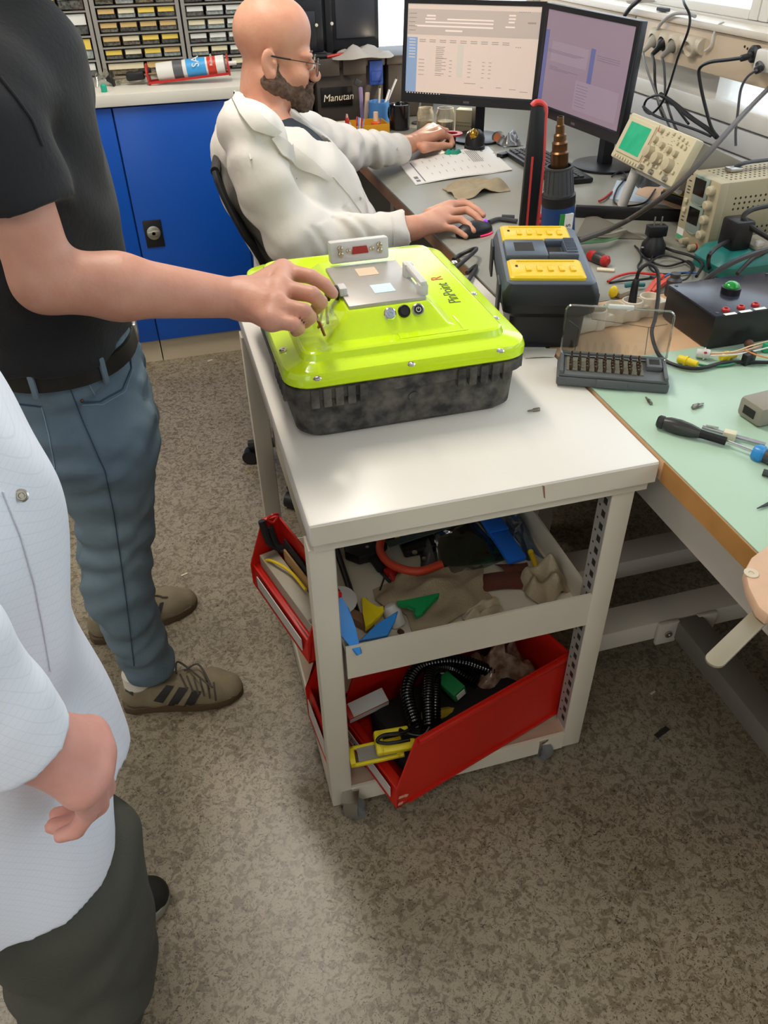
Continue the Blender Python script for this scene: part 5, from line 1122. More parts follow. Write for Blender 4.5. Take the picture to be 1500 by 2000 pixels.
for k in range(-2, 2):
    q = MB(); q.M = fr @ Matrix.Translation((k*sp, 0, 0)); q.lathe([(.0197, .0235), (.0197, .0245)], seg=28); w_ = q.build('socket_well', M('well_grey', '8f8878', .55), sb); q = MB(); q.M = fr @ Matrix.Translation((k*sp, 0, 0)); q.cyl((0, .009, .024), (0, .009, .036), .0022, seg=10); q.build('earth_pin', m_steel, w_)
pc = fr @ Vector((0, 0, .03)); t = thing('power_cable', 'black power cable plugged in the middle socket arching over to the mat', 'cable', pc)
MB().tube([pc, pc+Vector((.0, .002, .05)), pc+Vector((.004, .003, .062))], lambda s: .010-.004*s, seg=12, smooth=3).build('plug', m_rub, t)
MB().tube([pc+Vector((.002, .002, .055)), ay(1248, 530, 1.515), ay(1266, 516, 1.51), ay(1284, 530, 1.49), ay(1286, 570, 1.46), ay(1280, 620, 1.42), az(1273, 650, DZ+.03), az(1285, 690, DZ+.012), az(1310, 710, DZ+.010), az(1360, 720, DZ+.010), az(1420, 708, DZ+.010), az(1500, 708, DZ+.010)], .0042, seg=10).build('lead', m_rub, t)
# ------------------------------------------------------------------ bit box
m_bb = M('bit_box_grey', '55595a', .5); t = thing('bit_box', 'open grey bit box with a clear upright lid at the trolley edge', 'bit box', (.8, 1.27, DZ))
BF = frame(az(1085, 752, GZ), az(1302, 770, GZ)-az(1085, 752, GZ), (.454, .89, 0)); BW = .218; BD = .092
q = MB(); q.M = BF; q.bb((0, 0, 0), (BW, BD, .020), bev=.004).bb((.003, .002, .020), (BW-.003, BD-.002, .026), bev=.002); q.bb((.004, .003, .025), (.012, BD-.004, .033), bev=.002).bb((BW-.012, .003, .025), (BW-.004, BD-.004, .033), bev=.002).bb((.004, BD-.012, .025), (BW-.004, BD-.004, .036), bev=.002); bs = q.build('base', m_bb, t)
q = MB(); q.M = BF; q.bb((BW*.36, -.003, .003), (BW*.64, .001, .02), bev=.001); q.build('catch', m_bb, bs)
q = MB(); q.M = BF; q.bb((.018, .018, .026), (BW-.05, BD-.016, .0275)); q.build('insert', M('insert_khaki', '6e6b5c', .6), bs)
q = MB(); q.M = BF; q.bb((BW-.044, .040, .026), (BW-.014, BD-.014, .037), bev=.002); hp = q.build('adapter_pocket', m_bb, bs)
q = MB(); q.M = BF; q.bb((BW-.039, .050, .0365), (BW-.019, BD-.02, .0375)); q.build('pocket_well', m_hole, hp)
LM = BF @ Matrix.Translation((0, BD-.004, .028)) @ rot(80, 0, 0)
q = MB(); q.M = LM; ol = rrect(.004, BW-.004, 0, .102, .012); ol2 = rrect(.006, BW-.006, .002, .116, .011)
q.prism(ol, -.0015, 0); q.build('lid', glass_mat('lid_clear', (.86, .87, .86), .05), t, smooth=0)
q = MB(); q.M = LM; q.tube([(x, y, .006) for x, y in ol], .0022, seg=6, smooth=0, closed=True, flat=2.2); q.build('lid_rim', glass_mat('lid_rim_clear', (.86, .87, .85), .32), t)
q = MB(); q.M = LM; q.bb((.085, .100, .001), (.135, .108, .012), bev=.002); q.build('lid_tab', M('tab_frosted', 'd8dad6', .4, alpha=.75), t)
q = MB(); q.M = LM
for pts in ([(.012, .07, .001), (.034, .056, .001), (.032, .008, .001)], [(.05, .096, .001), (.058, .075, .001), (.17, .066, .001), (.205, .075, .001)], [(.17, .066, .001), (.172, .01, .001)]): q.tube(pts, .0009, seg=5, smooth=0)
q.build('lid_crease', glass_mat('lid_crease_clear', (.6, .6, .58), .2), t)
pr = None
for i in range(9):
    for j in range(4):
        a = BF @ Vector((.026+.0165*i, .020+.0125*j, .027))
        if pr is None:
            q = MB(); q.latheat([(.0032, 0), (.0034, .001), (.0034, .012), (.0022, .013), (.0022, .019), (.0012, .023)], (0, 0, 0), (0, 0, 1), seg=8); pr = q.build('screwdriver_bit', M('bit_dark', '54463a', .4, metal=.7)); o = pr
        else: o = pr.copy(); COL.objects.link(o)
        o.location = a; tag(o, 'dark screwdriver bit standing in the open grey bit box', 'bit', 'bits in the grey box')
# ------------------------------------------------------------------ driver, pencil-like tools on the mat
t = thing('nut_driver', 'black nut driver with a bulbous handle lying on the green mat', 'screwdriver', az(1330, 830, GZ)); a, b_ = az(1284, 822, GZ+.013), az(1418, 862, GZ+.010); d_ = (b_-a).normalized(); LD = (b_-a).length
MB().latheat([(.009, 0), (.012, .003), (.012, .011), (.010, .013)], a, d_, seg=24).build('end_cap', m_rub, t); MB().latheat([(.0105, .012), (.0135, .022), (.0145, .040), (.0125, .06), (.0085, .078)], a, d_, seg=24).build('handle', M('handle_charcoal', '2d2e2a', .35), t)
MB().latheat([(.0085, .076), (.0078, .085), (.0078, LD), (.006, LD)], a, d_, seg=8).build('sleeve', m_blackm, t)
e = az(1478, 884, GZ+.010)
t = thing('socket_driver', 'steel-shafted screwdriver with a blue collar and grey handle at the right edge', 'screwdriver', e); MB().cyl(b_+d_*.004, e, .0032, seg=12).build('shaft', m_chrome, t)
dd = (e-b_).normalized(); MB().latheat([(.012, -.006), (.0155, 0), (.0155, .010), (.010, .016)], e, dd, seg=24).build('collar', M('collar_blue', '2a86c8', .3), t); MB().latheat([(.0115, .010), (.0145, .03), (.0135, .09), (.015, .12), (.010, .125)], e, dd, seg=20).build('handle', m_dgrey, t)
t = thing('pen', 'clear and silver pen lying behind the nut driver', 'pen', az(1430, 850, GZ)); p0, p1 = az(1372, 834, GZ+.006), az(1495, 868, GZ+.006); MB().cyl(p0, p1, .0038, seg=12).build('barrel', M('pen_silver_grey', 'a9aab0', .25, metal=.5), t); q = MB(); q.tube([p0.lerp(p1, .05)+Vector((0, 0, .005)), p0.lerp(p1, .25)+Vector((0, 0, .007))], .0022, seg=6, smooth=0); q.build('clip', m_chrome, t)
tag(MB().box(az(1425, 850, GZ+.009), (.022, .016, .016), r=rot(0, 0, -45), bev=.002).build('tape_flag', M('tape_cream', 'd3cdb0', .5)), 'cream tape flag around the shaft beside the nut driver', 'tape')
t = thing('plug_housing', 'grey plug housing entering at the right edge of the green mat', 'plug', az(1500, 830, GZ)); fr = frame(az(1480, 838, GZ+.001), (1, .1, 0), (-.1, 1, 0)); q = MB(); q.M = fr; q.bb((0, 0, 0), (.14, .06, .04), bev=.008); q.build('body', M('plug_grey', '8d887b', .5), t); q = MB(); q.M = fr; q.bb((-.0012, .016, .012), (.001, .044, .028)); q.build('opening', m_hole, t)
t = thing('probe', 'thin dark probe tip at the right edge of the mat', 'probe', az(1490, 990, GZ)); MB().tube([az(1479, 993, GZ+.003), az(1510, 980, GZ+.004)], lambda s: .001+.003*s, seg=8, smooth=0).build('tip', m_dgrey, t)
tag(MB().tube([az(1490, 922, GZ+.006), az(1520, 930, GZ+.006)], .006, seg=8, smooth=0).build('cutter_tip', m_dgrey), 'dark tool end just inside the right edge under the grey handle', 'hand tool')
# connectors with wires
m_yc = M('connector_yellow', 'e2c81c', .4)
def conn(name, label, a, b_, r, mat):
    t = thing(name, label, 'connector', a); d_ = b_-a; l = d_.length; MB().latheat([(r*.9, 0), (r, .002), (r, l*.35), (r*1.25, l*.36), (r*1.25, l*.46), (r*.95, l*.47), (r*.85, l), (r*.3, l)], a, d_, seg=20).build('body', mat, t); return t
c1 = conn('connector', 'yellow connector boot lying on the mat by the bit box', az(1325, 700, GZ+.009), az(1362, 712, GZ+.009), .0085, m_yc)
c2 = conn('connector', 'pale grey round connector with red dot beside the control box', az(1386, 692, GZ+.012), az(1360, 689, GZ+.012), .0105, m_lgrey); MB().box(az(1378, 689, GZ+.023), (.005, .004, .003)).build('red_dot', m_red, c2)
c3 = conn('connector', 'second yellow connector lying further right under the bare wires', az(1408, 697, GZ+.010), az(1436, 692, GZ+.010), .0085, m_yc)
t = thing('wire_bundle', 'bundle of bare coloured wires running off the right edge of the mat', 'wire', az(1450, 690, GZ))
for k, (col, pts) in enumerate((('dfa58e', [(1386, 693), (1430, 690), (1470, 680), (1510, 668)]), ('e0c49a', [(1386, 690), (1432, 687), (1468, 675), (1510, 664)]), ('d8d4cc', [(1388, 695), (1440, 692), (1480, 684), (1510, 676)]), ('d98a4e', [(1455, 684), (1480, 694), (1505, 700)]))):
    MB().tube([az(x, y, GZ+.012+.006*(i % 2)+.003*k) for i, (x, y) in enumerate(pts)], .0018, seg=6).build('wire', M('wire_%d' % k, col, .5), t)
t = thing('cable', 'thin green wire trailing from the yellow connector on the mat', 'cable', az(1390, 712, GZ)); MB().tube([az(1360, 711, GZ+.006), az(1385, 715, GZ+.004), az(1420, 713, GZ+.004), az(1450, 705, GZ+.006)], .0026, seg=6).build('wire', M('wire_green_dark', '2c7a58', .4), t)
t = thing('relay', 'dark relay with a small fin between the bare wires', 'component', az(1460, 695, GZ)); MB().box(az(1462, 700, GZ+.012), (.03, .014, .024), r=rot(0, 0, 15), bev=.002).build('body', m_black, t); MB().ell(az(1463, 672, GZ+.014), .010).build('cap', M('cap_brown', '5c3a28', .5), t); MB().bb(az(1492, 690, GZ+.001), az(1492, 690, GZ+.001)+Vector((.03, .012, .02)), bev=.002).build('green_end', M('green_end', '1f9a6a', .4), t)
# ------------------------------------------------------------------ clutter between toolbox and power supply
tag(MB().grid(lambda u, v: az(1124, 462, DZ+.004).lerp(az(1262, 467, DZ+.002), u).lerp(az(1150, 412, DZ+.002).lerp(az(1200, 440, DZ+.002), u), v)+Vector((0, 0, .015*math.sin(PI*u)*math.sin(PI*v))), 12, 8, thick=.0015).build('foam_sheet', M('sheet_grey', '6a655b', .7)), 'grey flexible sheet lying behind the toolbox', 'sheet')
tag(MB().grid(lambda u, v: az(1135, 470, DZ+.022).lerp(az(1212, 465, DZ+.02), u).lerp(az(1130, 478, DZ+.022).lerp(az(1180, 474, DZ+.02), u), v), 6, 3, thick=.002).build('green_sheet', M('sheet_green', '5c8a5c', .7)), 'small green sheet on top of the grey sheet behind the toolbox', 'sheet')
tag(MB().tube([az(1155, 460, DZ+.035), az(1190, 456, DZ+.035), az(1222, 448, DZ+.035)], .006, seg=8, flat=.5).build('metal_strip', M('strip_metal', '9c9686', .4, metal=.4)), 'pale metal strip lying across the grey sheet', 'strip')
t = thing('screwdriver', 'stubby red and black screwdriver handle right of the toolbox', 'screwdriver', az(1160, 505, DZ)); a = az(1150, 497, DZ+.014); d_ = az(1188, 512, DZ+.014)-a; l = d_.length; MB().latheat([(.010, 0), (.014, .006), (.015, l*.35)], a, d_, seg=20).build('end', m_red, t); MB().latheat([(.015, l*.35), (.0155, l*.6), (.014, l*.75)], a, d_, seg=20).build('grip', M('handle_charcoal', '2d2e2a', .35), t); MB().latheat([(.014, l*.75), (.015, l*.9), (.009, l)], a, d_, seg=20).build('cap', m_red, t)
tag(MB().box(az(1183, 527, DZ+.003), (.045, .018, .005), r=rot(0, 0, -30), bev=.001).build('wood_chip', M('chip_cream', 'd6c8ac', .6)), 'pale offcut lying on the desk below the red screwdriver', 'offcut')
t = thing('level_bar', 'long black bar lying across the desk in front of the oscilloscope', 'bar', az(1230, 415, DZ)); a, b_ = az(1122, 424, DZ+.002), az(1345, 434, DZ+.002); fr = frame(a, b_-a, Vector((0, 0, 1)).cross(b_-a)); q = MB(); q.M = fr; q.bb((0, 0, 0), ((b_-a).length, .022, .032), bev=.003); q.build('bar', m_black, t)
tag(MB().grid(lambda u, v: az(1190, 388, DZ+.001).lerp(az(1330, 404, DZ+.001), u).lerp(az(1205, 352, DZ+.001).lerp(az(1330, 366, DZ+.001), u), v), 6, 6, thick=.0006).build('paper', M('paper_bluish', 'b9c8d8', .35)), 'pale bluish sheet under the oscilloscope leg', 'paper')
tag(MB().grid(lambda u, v: az(1240, 378, DZ+.002).lerp(az(1335, 412, DZ+.002), u).lerp(az(1255, 358, DZ+.002).lerp(az(1335, 375, DZ+.002), u), v), 6, 6, thick=.0016).build('board', M('board_peach', 'd5b193', .5)), 'thin peach-coloured board under the oscilloscope', 'board')
t = thing('meter', 'yellow and black hand meter lying under the oscilloscope', 'meter', az(1305, 393, DZ)); fr = frame(az(1288, 388, DZ+.003), az(1338, 405, DZ+.003)-az(1288, 388, DZ+.003), (.4, 1, 0)); q = MB(); q.M = fr; q.bb((0, 0, 0), (.16, .07, .024), bev=.003); q.build('body', m_black, t); q = MB(); q.M = fr; q.bb((.002, .004, .024), (.155, .066, .030), bev=.003); q.build('face', M('meter_yellow', 'c9a548', .5), t)
t = thing('plug_adaptor', 'black plug adaptor standing with its two pins up among the cables', 'plug', az(1275, 500, DZ)); c = az(1273, 497, DZ+.001)
MB().latheat([(.030, 0), (.034, .006), (.032, .03), (.022, .045), (.02, .052)], c, (0, 0, 1), seg=24).build('base', m_black, t); MB().box(c+Vector((0, 0, .066)), (.052, .03, .028), r=rot(0, 0, -10), bev=.003).build('plug_body', m_black, t)
q = MB()
for s in (-1, 1): q.cyl(c+Vector((s*.0095, -s*.002, .08)), c+Vector((s*.0095, -s*.002, .102)), .0022, seg=10)
q.build('pin', m_steel, t)
tag(MB().tube([az(1254, 487, DZ+.002), az(1254, 484, DZ+.03), az(1255, 483, DZ+.045)], .004, seg=8, flat=.5).build('steel_pin', m_chrome), 'small steel blade standing left of the plug adaptor', 'blade')
def cable(label, pts, r, mat, cat='cable', name='cable', seg=8):
    o = MB().tube(pts, r, seg=seg, smooth=8).build(name, mat); return tag(o, label, cat)
D = lambda l, h=.004: [az(x, y, DZ+h+(.003 if i % 2 else 0)) for i, (x, y) in enumerate(l)]
cable('black lead looping in front of the plug adaptor', D([(1245, 485), (1262, 505), (1300, 520), (1345, 510), (1350, 530), (1290, 535), (1268, 520), (1275, 500)], .006), .003, m_rub)
cable('thin black lead curving towards the power supply terminals', D([(1262, 520), (1290, 500), (1325, 505), (1350, 520), (1340, 545), (1300, 548), (1270, 540)], .012), .0026, m_rub)
cable('dark lead snaking left of the plug adaptor', D([(1240, 480), (1250, 492), (1252, 508), (1246, 520), (1250, 532)], .004), .0026, m_rub)
cable('black flat cable bundle in front of the power supply', D([(1290, 480), (1315, 490), (1350, 500), (1372, 515), (1360, 540)], .018), .004, m_rub)
cable('red test lead lying behind the power strip', D([(1187, 550), (1205, 540), (1235, 533), (1270, 535), (1300, 538)], .006), .0035, m_redc)
cable('thin blue lead in front of the power supply', D([(1290, 545), (1310, 535), (1340, 532), (1362, 534)], .008), .0028, M('cable_blue', '2f5f96', .4))
cable('black lead beside the red test lead', D([(1190, 552), (1225, 548), (1255, 545), (1290, 540)], .003), .0028, m_rub)
t = thing('wire_stripper', 'orange-red gripped pliers lying behind the power strip', 'pliers', az(1285, 555, DZ)); MB().tube(D([(1308, 545), (1290, 556), (1272, 572)], .01), .008, seg=8).tube(D([(1292, 540), (1276, 556), (1262, 575)], .012), .008, seg=8).build('grip', M('grip_orange', 'c9452a', .45), t); MB().tube(D([(1308, 545), (1325, 538)], .01), .006, seg=8).build('jaw', m_steel, t)
tag(MB().latheat([(.016, 0), (.018, .003), (.018, .04), (.012, .046), (.012, .056)], az(1311, 577, DZ+.001), (0, 0, 1), seg=22).build('round_connector', m_dgrey), 'dark cylindrical connector standing behind the end of the power strip', 'connector')
t = thing('terminal', 'small yellow terminal with a grey base behind the power strip', 'terminal', az(1198, 566, DZ)); MB().ell(az(1198, 570, DZ+.016), (.012, .009, .015)).build('cap', m_yc, t); MB().box(az(1215, 572, DZ+.008), (.04, .025, .014), r=rot(0, 0, 20), bev=.003).build('base', m_oscbody, t)
cable('teal and dark leads lying left of the standing plug', D([(1220, 558), (1240, 556), (1258, 556)], .01), .006, M('cable_teal', '2a6f72', .5))
tag(crumple('black_tool', (1.24, 1.60, DZ), .05, .03, .03, m_dgrey, 61, wob=.15), 'dark folded tool between the control box and the teal charger', 'hand tool')
cable('heavy black cable lying along the back edge of the control box', [Vector((1.15, 1.505, .88)), Vector((1.22, 1.52, .925)), Vector((1.32, 1.545, .945)), Vector((1.45, 1.58, .94)), Vector((1.60, 1.60, .90))], .0065, m_rub)
cable('black cable curling round the teal charger', [az(1392, 540, DZ+.006), az(1385, 525, DZ+.01), ay(1385, 500, 1.62), ay(1402, 482, 1.66), ay(1425, 470, 1.72), ay(1450, 462, 1.80)], .0055, m_rub)
cable('black cable running down over the teal charger deck', [ay(1440, 535, 1.60), ay(1470, 505, 1.63), ay(1500, 488, 1.68), ay(1520, 470, 1.75)], .0055, m_rub)
cable('thick black cable bent in front of the power supply side', [ay(1500, 402, 1.74), ay(1468, 410, 1.73), ay(1452, 425, 1.72), ay(1470, 445, 1.70), ay(1500, 464, 1.68), ay(1520, 474, 1.67)], .0065, m_rub)
# ------------------------------------------------------------------ wall: strip, plugs, leads
t = thing('wall_power_strip', 'beige four-socket power strip hung on the wall trunking behind the monitor', 'power strip', (1.9, 2.95, 1.2)); wc = [ax(1287, 72, 1.905), ax(1305, 78, 1.905), ax(1325, 82, 1.905), ax(1355, 88, 1.905)]
wd = (wc[3]-wc[0]).normalized(); q = MB(); q.tube([wc[0]-wd*.05+Vector((.008, 0, 0)), wc[3]+wd*.05+Vector((.008, 0, 0))], .026, seg=14, smooth=0, flat=1); sb = q.build('body', m_strip, t)
for c in wc: q = MB(); q.latheat([(.03, 0), (.031, .02), (.029, .032), (.025, .034), (.024, .02)], c+Vector((.008, 0, 0)), (-.86, 0, -.3), seg=24); q.build('socket', m_strip, sb)
pcs = []
for k, (i, mat, lab, l) in enumerate(((0, M('plug_pale', 'b5afa5', .5), 'pale grey plug in the first socket of the wall strip', .05), (1, m_black, 'black plug in the second socket of the wall strip', .05), (2, M('plug_mid', '8d887f', .5), 'mid grey plug in the third socket of the wall strip', .05))):
    c = wc[i]+Vector((-.012, 0, -.004)); t = thing('mains_plug', lab, 'plug', c, 'plugs in the wall strip'); MB().latheat([(.019, 0), (.019, .018), (.011, .030), (.008, .055), (.006, .06)], c, (-.55, .15, -.6), seg=18).build('body', mat, t); pcs.append(c+Vector((-.55, .15, -.6)).normalized()*.058)
Wx = lambda l, X: [ax(x, y, X) for x, y in l]
cable('grey lead dropping from the first wall-strip plug behind the monitor', [pcs[0]]+Wx([(1262, 130), (1282, 185), (1300, 230), (1315, 265)], 1.80), .004, M('cable_grey', '77777a', .5))
cable('black lead dropping straight from the second wall-strip plug', [pcs[1]]+Wx([(1278, 125), (1280, 170), (1290, 215), (1296, 228)], 1.82), .005, m_rub)
cable('dark grey lead dropping from the third wall-strip plug', [pcs[2]]+Wx([(1297, 130), (1299, 165), (1300, 190), (1315, 240), (1330, 270)], 1.84), .0045, M('cable_dark_grey', '4b4b50', .5))
cable('long black lead coming down from the window and looping above the oscilloscope', [ax(1334, -12, 1.86)]+Wx([(1336, 5), (1347, 30), (1344, 60), (1325, 110), (1308, 165), (1292, 202), (1272, 222), (1258, 212), (1265, 193), (1290, 186), (1312, 200), (1345, 242)], 1.76), .0042, m_rub)
cable('black lead swinging from the loop to the oscilloscope rear', Wx([(1256, 208), (1280, 226), (1320, 240), (1360, 254), (1388, 266)], 1.74), .0045, m_rub)
cable('heavy black lead slanting down behind the oscilloscope', Wx([(1290, 184), (1320, 205), (1350, 230), (1382, 252), (1400, 268)], 1.83), .008, m_rub)
t = thing('mains_plug', 'black angled plug on the bare trunking socket at the right edge', 'plug', ax(1475, 108, 1.9), None); c = ax(1478, 105, 1.905); MB().latheat([(.024, 0), (.025, .015), (.018, .022)], c, (-1, 0, 0), seg=24).build('disc', m_dgrey, t); MB().tube([c+Vector((-.018, 0, 0)), ax(1462, 110, 1.86), ax(1448, 114, 1.85)], .010, seg=10).build('neck', m_black, t)
cable('black lead arching from the angled plug down past the oscilloscope', Wx([(1450, 113), (1420, 117), (1385, 122), (1366, 135), (1368, 165), (1378, 210), (1390, 250), (1404, 270)], 1.83), .0055, m_rub)
t = thing('trunking_socket', 'white socket block with a plug at the right edge of the trunking', 'socket', ax(1495, 112, 1.9)); c = ax(1500, 118, 1.9); MB().box(c, (.05, .07, .06), bev=.008).build('body', m_white, t); MB().tube([c+Vector((-.03, 0, -.01)), ax(1486, 133, 1.83), ax(1476, 138, 1.82)], .011, seg=10).build('plug', m_black, t)
cable('thin dark lead hanging from the white socket block', Wx([(1478, 137), (1460, 150), (1447, 175), (1441, 220), (1437, 255), (1437, 285)], 1.81), .0042, M('cable_dark_grey', '4b4b50', .5))
cable('thick grey cable slanting from the right edge down to the toolbox', [ax(1515, 160, 1.80), ax(1490, 184, 1.76), ay(1440, 236, 2.02), ay(1390, 292, 1.92), ay(1340, 345, 1.88), ay(1290, 388, 1.90), az(1230, 428, DZ+.045), az(1180, 452, DZ+.045), az(1130, 470, DZ+.045)], .0075, M('cable_warm_grey', '4d4742', .5), seg=10)
cable('white cord looped over the trunking right of the wall strip', Wx([(1376, 100), (1388, 90), (1395, 65), (1404, 48), (1416, 42)], 1.905), .004, m_white)
cable('grey cord curving over the sill behind the wall strip', Wx([(1278, 70), (1292, 45), (1315, 28), (1340, 26), (1358, 32)], 1.89), .006, M('cable_pale', 'a9a8a8', .5))
t = thing('lamp_arm', 'white clamp with a black hose on the sill above the right monitor', 'clamp', ax(1240, 5, 1.88)); MB().tube(Wx([(1262, -14), (1246, 2), (1232, 14), (1220, 30)], 1.87), .008, seg=10).build('hose', m_rub, t); MB().tube(Wx([(1230, -2), (1260, -4), (1285, -6)], 1.885), .016, seg=10).build('body', m_white, t)
tag(MB().bb(ax(1295, 22, 1.93)-Vector((.012, .03, 0)), ax(1295, 22, 1.93)+Vector((.012, .03, .012)), bev=.003).build('dark_block', m_dgrey), 'small dark block lying on the window sill', 'block')
q = MB(); q.M = Matrix.Identity(4); c = ax(1460, 95, 1.914)
MB_ = MB()
for dy, dz in ((.0, 0), (.016, .004), (.008, -.02)): MB_.cyl(c+Vector((0, dy, dz)), c+Vector((-.001, dy, dz)), .004, seg=10)
o = MB_.build('socket_hole', m_hole); o['kind'] = 'structure'; o.parent = bpy.data.objects['trim_4']
# small things lower on the desk
tag(crumple('cable_heap', (1.62, 2.50, DZ), .045, .06, .05, m_dgrey, 71, wob=.5), 'dark heap of adaptors behind the keyboard end under the right monitor', 'adaptor')
cable('white cord curving under the oscilloscope front', D([(1195, 345), (1210, 335), (1222, 345), (1205, 370), (1200, 395), (1225, 402), (1260, 395), (1280, 370)], .006), .003, m_rub)
tag(MB().tube(D([(1170, 393), (1182, 386), (1195, 375)], .006), .004, seg=8).build('red_probe', m_red), 'small red probe tip lying under the oscilloscope', 'probe')
# ------------------------------------------------------------------ chair end at the right edge, floor specks
t = thing('bench_pin', 'pale wooden board with a rivet and a flat metal bar overhanging the bench edge', 'board', az(1490, 1130, .86)); m_arm = M('pin_wood', 'cfab8e', .55, noise=(18, .35), col2='b08c70')
P = [az(x, y, .872) for x, y in ((1455, 1112), (1468, 1088), (1500, 1064))]; P += [Vector((.87, P[-1].y+.015, .872)), Vector((.88, .56, .872))]+[az(x, y, .872) for x, y in ((1500, 1200), (1482, 1185), (1462, 1145))]
P = P[::-1]; q = MB(); q.prism([(p.x, p.y) for p in P], .852, .872, bev=.003); br_ = q.build('board', m_arm, t)
q = MB(); q.latheat([(.010, 0), (.010, .0015), (.004, .0015), (.003, .0002)], az(1467, 1120, .872), (0, 0, 1), seg=20); q.build('rivet', M('rivet_pale', 'c8b8a0', .5), br_)
p0 = az(1397, 1290, .8485); p1 = az(1530, 1160, .8485); d_ = (p1-p0).normalized(); n_ = Vector((-d_.y, d_.x, 0))*.0125
q = MB(); ol = [p0+n_*math.cos(a)*1.0-d_*math.sin(a)*.0125 for a in [PI*k/8 for k in range(9)]]; ol = [(p.x, p.y) for p in ol]+[((p1-n_).x, (p1-n_).y), ((p1+n_).x, (p1+n_).y)]
q.prism(ol, .8472, .8515, bev=.001); q.build('bar', M('steel_dull', '8c8470', .5, metal=.3), t)
for px, py, s, col, lab in ((1275, 1353, .008, 'c9b8a8', 'tiny pale scrap on the dark floor under the bench'), (1293, 1430, .022, '2a2722', 'thin dark sliver on the floor under the bench'), (360, 1122, .010, 'c9bfa8', 'pale scrap on the floor between the tan shoes'), (410, 704, .012, 'cfc5ae', 'pale scrap on the floor by the cabinet plinth')):
    c = az(px, py, .0015); tag(MB().box(c, (s*2, s*.6, .002), r=rot(0, 0, 20)).build('floor_scrap', M('scrap'+col, col, .6)), lab, 'scrap')

# made-up lamp head with a point light, added for glints among the jars
t = thing('added_lamp', 'small made-up lamp head added to light the glass jars under the left monitor', 'lamp', (1.17, 3.62, DZ)); MB().tube([(1.17, 3.64, DZ+.001), (1.175, 3.62, DZ+.10), (1.198, 3.545, DZ+.128)], .004, seg=8).build('stem', m_steel, t); MB().ell((1.20, 3.535, DZ+.118), (.014, .014, .011)).build('bulb', M('bulb_warm', 'ffe2b0', .4, emit=9.), t); MB().latheat([(.03, 0), (.03, .006)], (1.17, 3.64, DZ+.0005), (0, 0, 1), seg=20).build('foot', m_dgrey, t)
_pl = bpy.data.lights.new('added_lamp_light', 'POINT'); _pl.energy = 2.2; _pl.color = (1, .8, .55); _pl.shadow_soft_size = .02; _po = bpy.data.objects.new('added_lamp_light', _pl); COL.objects.link(_po); _po.location = (1.20, 3.50, DZ+.125)
# ================================================================== people: tools
from mathutils.bvhtree import BVHTree
class Sdf:
    def __init__(s): s.p = []
    def add(s, fn, c, r, k, op): s.p.append((fn, np.array(c, float), float(r), k, op)); return s
    def cone(s, a, b, ra, rb, k=.012, op='u', cap=False, sc=None):
        a, b = np.array(a, float), np.array(b, float); d = b-a; l = np.linalg.norm(d); u = d/max(l, 1e-9)
        def fn(P):
            e = s_cone(P, a, b, ra, rb)
            return np.maximum(e, (P-b) @ u) if cap else e
        return s.add(fn, (a+b)/2, l/2+max(ra, rb), k, op)
    def chain(s, pts, rad, k=.010, k0=None, op='u', cap=False):
        n = len(pts)
        for i in range(n-1): s.cone(pts[i], pts[i+1], rad[i], rad[i+1], k0 if (i == 0 and k0 is not None) else k, op, cap and i == n-2)
        return s
    def ell(s, c, r, k=.012, R=None, op='u'):
        r = np.array(r if hasattr(r, '__len__') else (r,)*3, float); return s.add(lambda P: s_ell(P, c, r, R), c, r.max(), k, op)
    def box(s, c, hs, k=.01, R=None, rd=.005, op='u'): return s.add(lambda P: s_box(P, c, hs, R, rd), c, np.linalg.norm(hs), k, op)
    def loft(s, rows, k=.02, op='u', e=2.0):
        """rows of (z, xc, yc, rx, ry): stacked ellipses, flat top and bottom"""
        A = np.array(sorted([tuple(map(float, r)) for r in rows])); z = A[:, 0]
        zz = np.linspace(z[0], z[-1], 80)
        def sm(v):
            w = np.interp(zz, z, v); 
            for _ in range(3): w = np.convolve(np.pad(w, 3, mode='edge'), np.ones(7)/7, mode='valid')
            return w
        X, Y_, RX, RY = [sm(A[:, i]) for i in range(1, 5)]
        def fn(P):
            h = P[:, 2]; x, y, rx, ry = [np.interp(h, zz, q) for q in (X, Y_, RX, RY)]
            q = (np.abs((P[:, 0]-x)/rx)**e+np.abs((P[:, 1]-y)/ry)**e)**(1/e)
            return np.maximum((q-1)*np.minimum(rx, ry), np.maximum(h-z[-1], z[0]-h))
        c = np.array([A[:, 1].mean(), A[:, 2].mean(), (z[0]+z[-1])/2]); r = math.hypot((z[-1]-z[0])/2, A[:, 3:].max()+np.abs(A[:, 1]-c[0]).max()+.02)
        return s.add(fn, c, r, k, op)
    def ev(s, P, sel=None):
        d = None
        for i, (fn, c, r, k, op) in enumerate(s.p):
            if sel is not None and not sel[i]: continue
            e = fn(P)
            if op == 'u': d = e if d is None else smin(d, e, k)
            elif d is not None: d = -smin(-d, e, k) if op == 's' else np.maximum(d, e)
        return np.full(len(P), 9.) if d is None else d
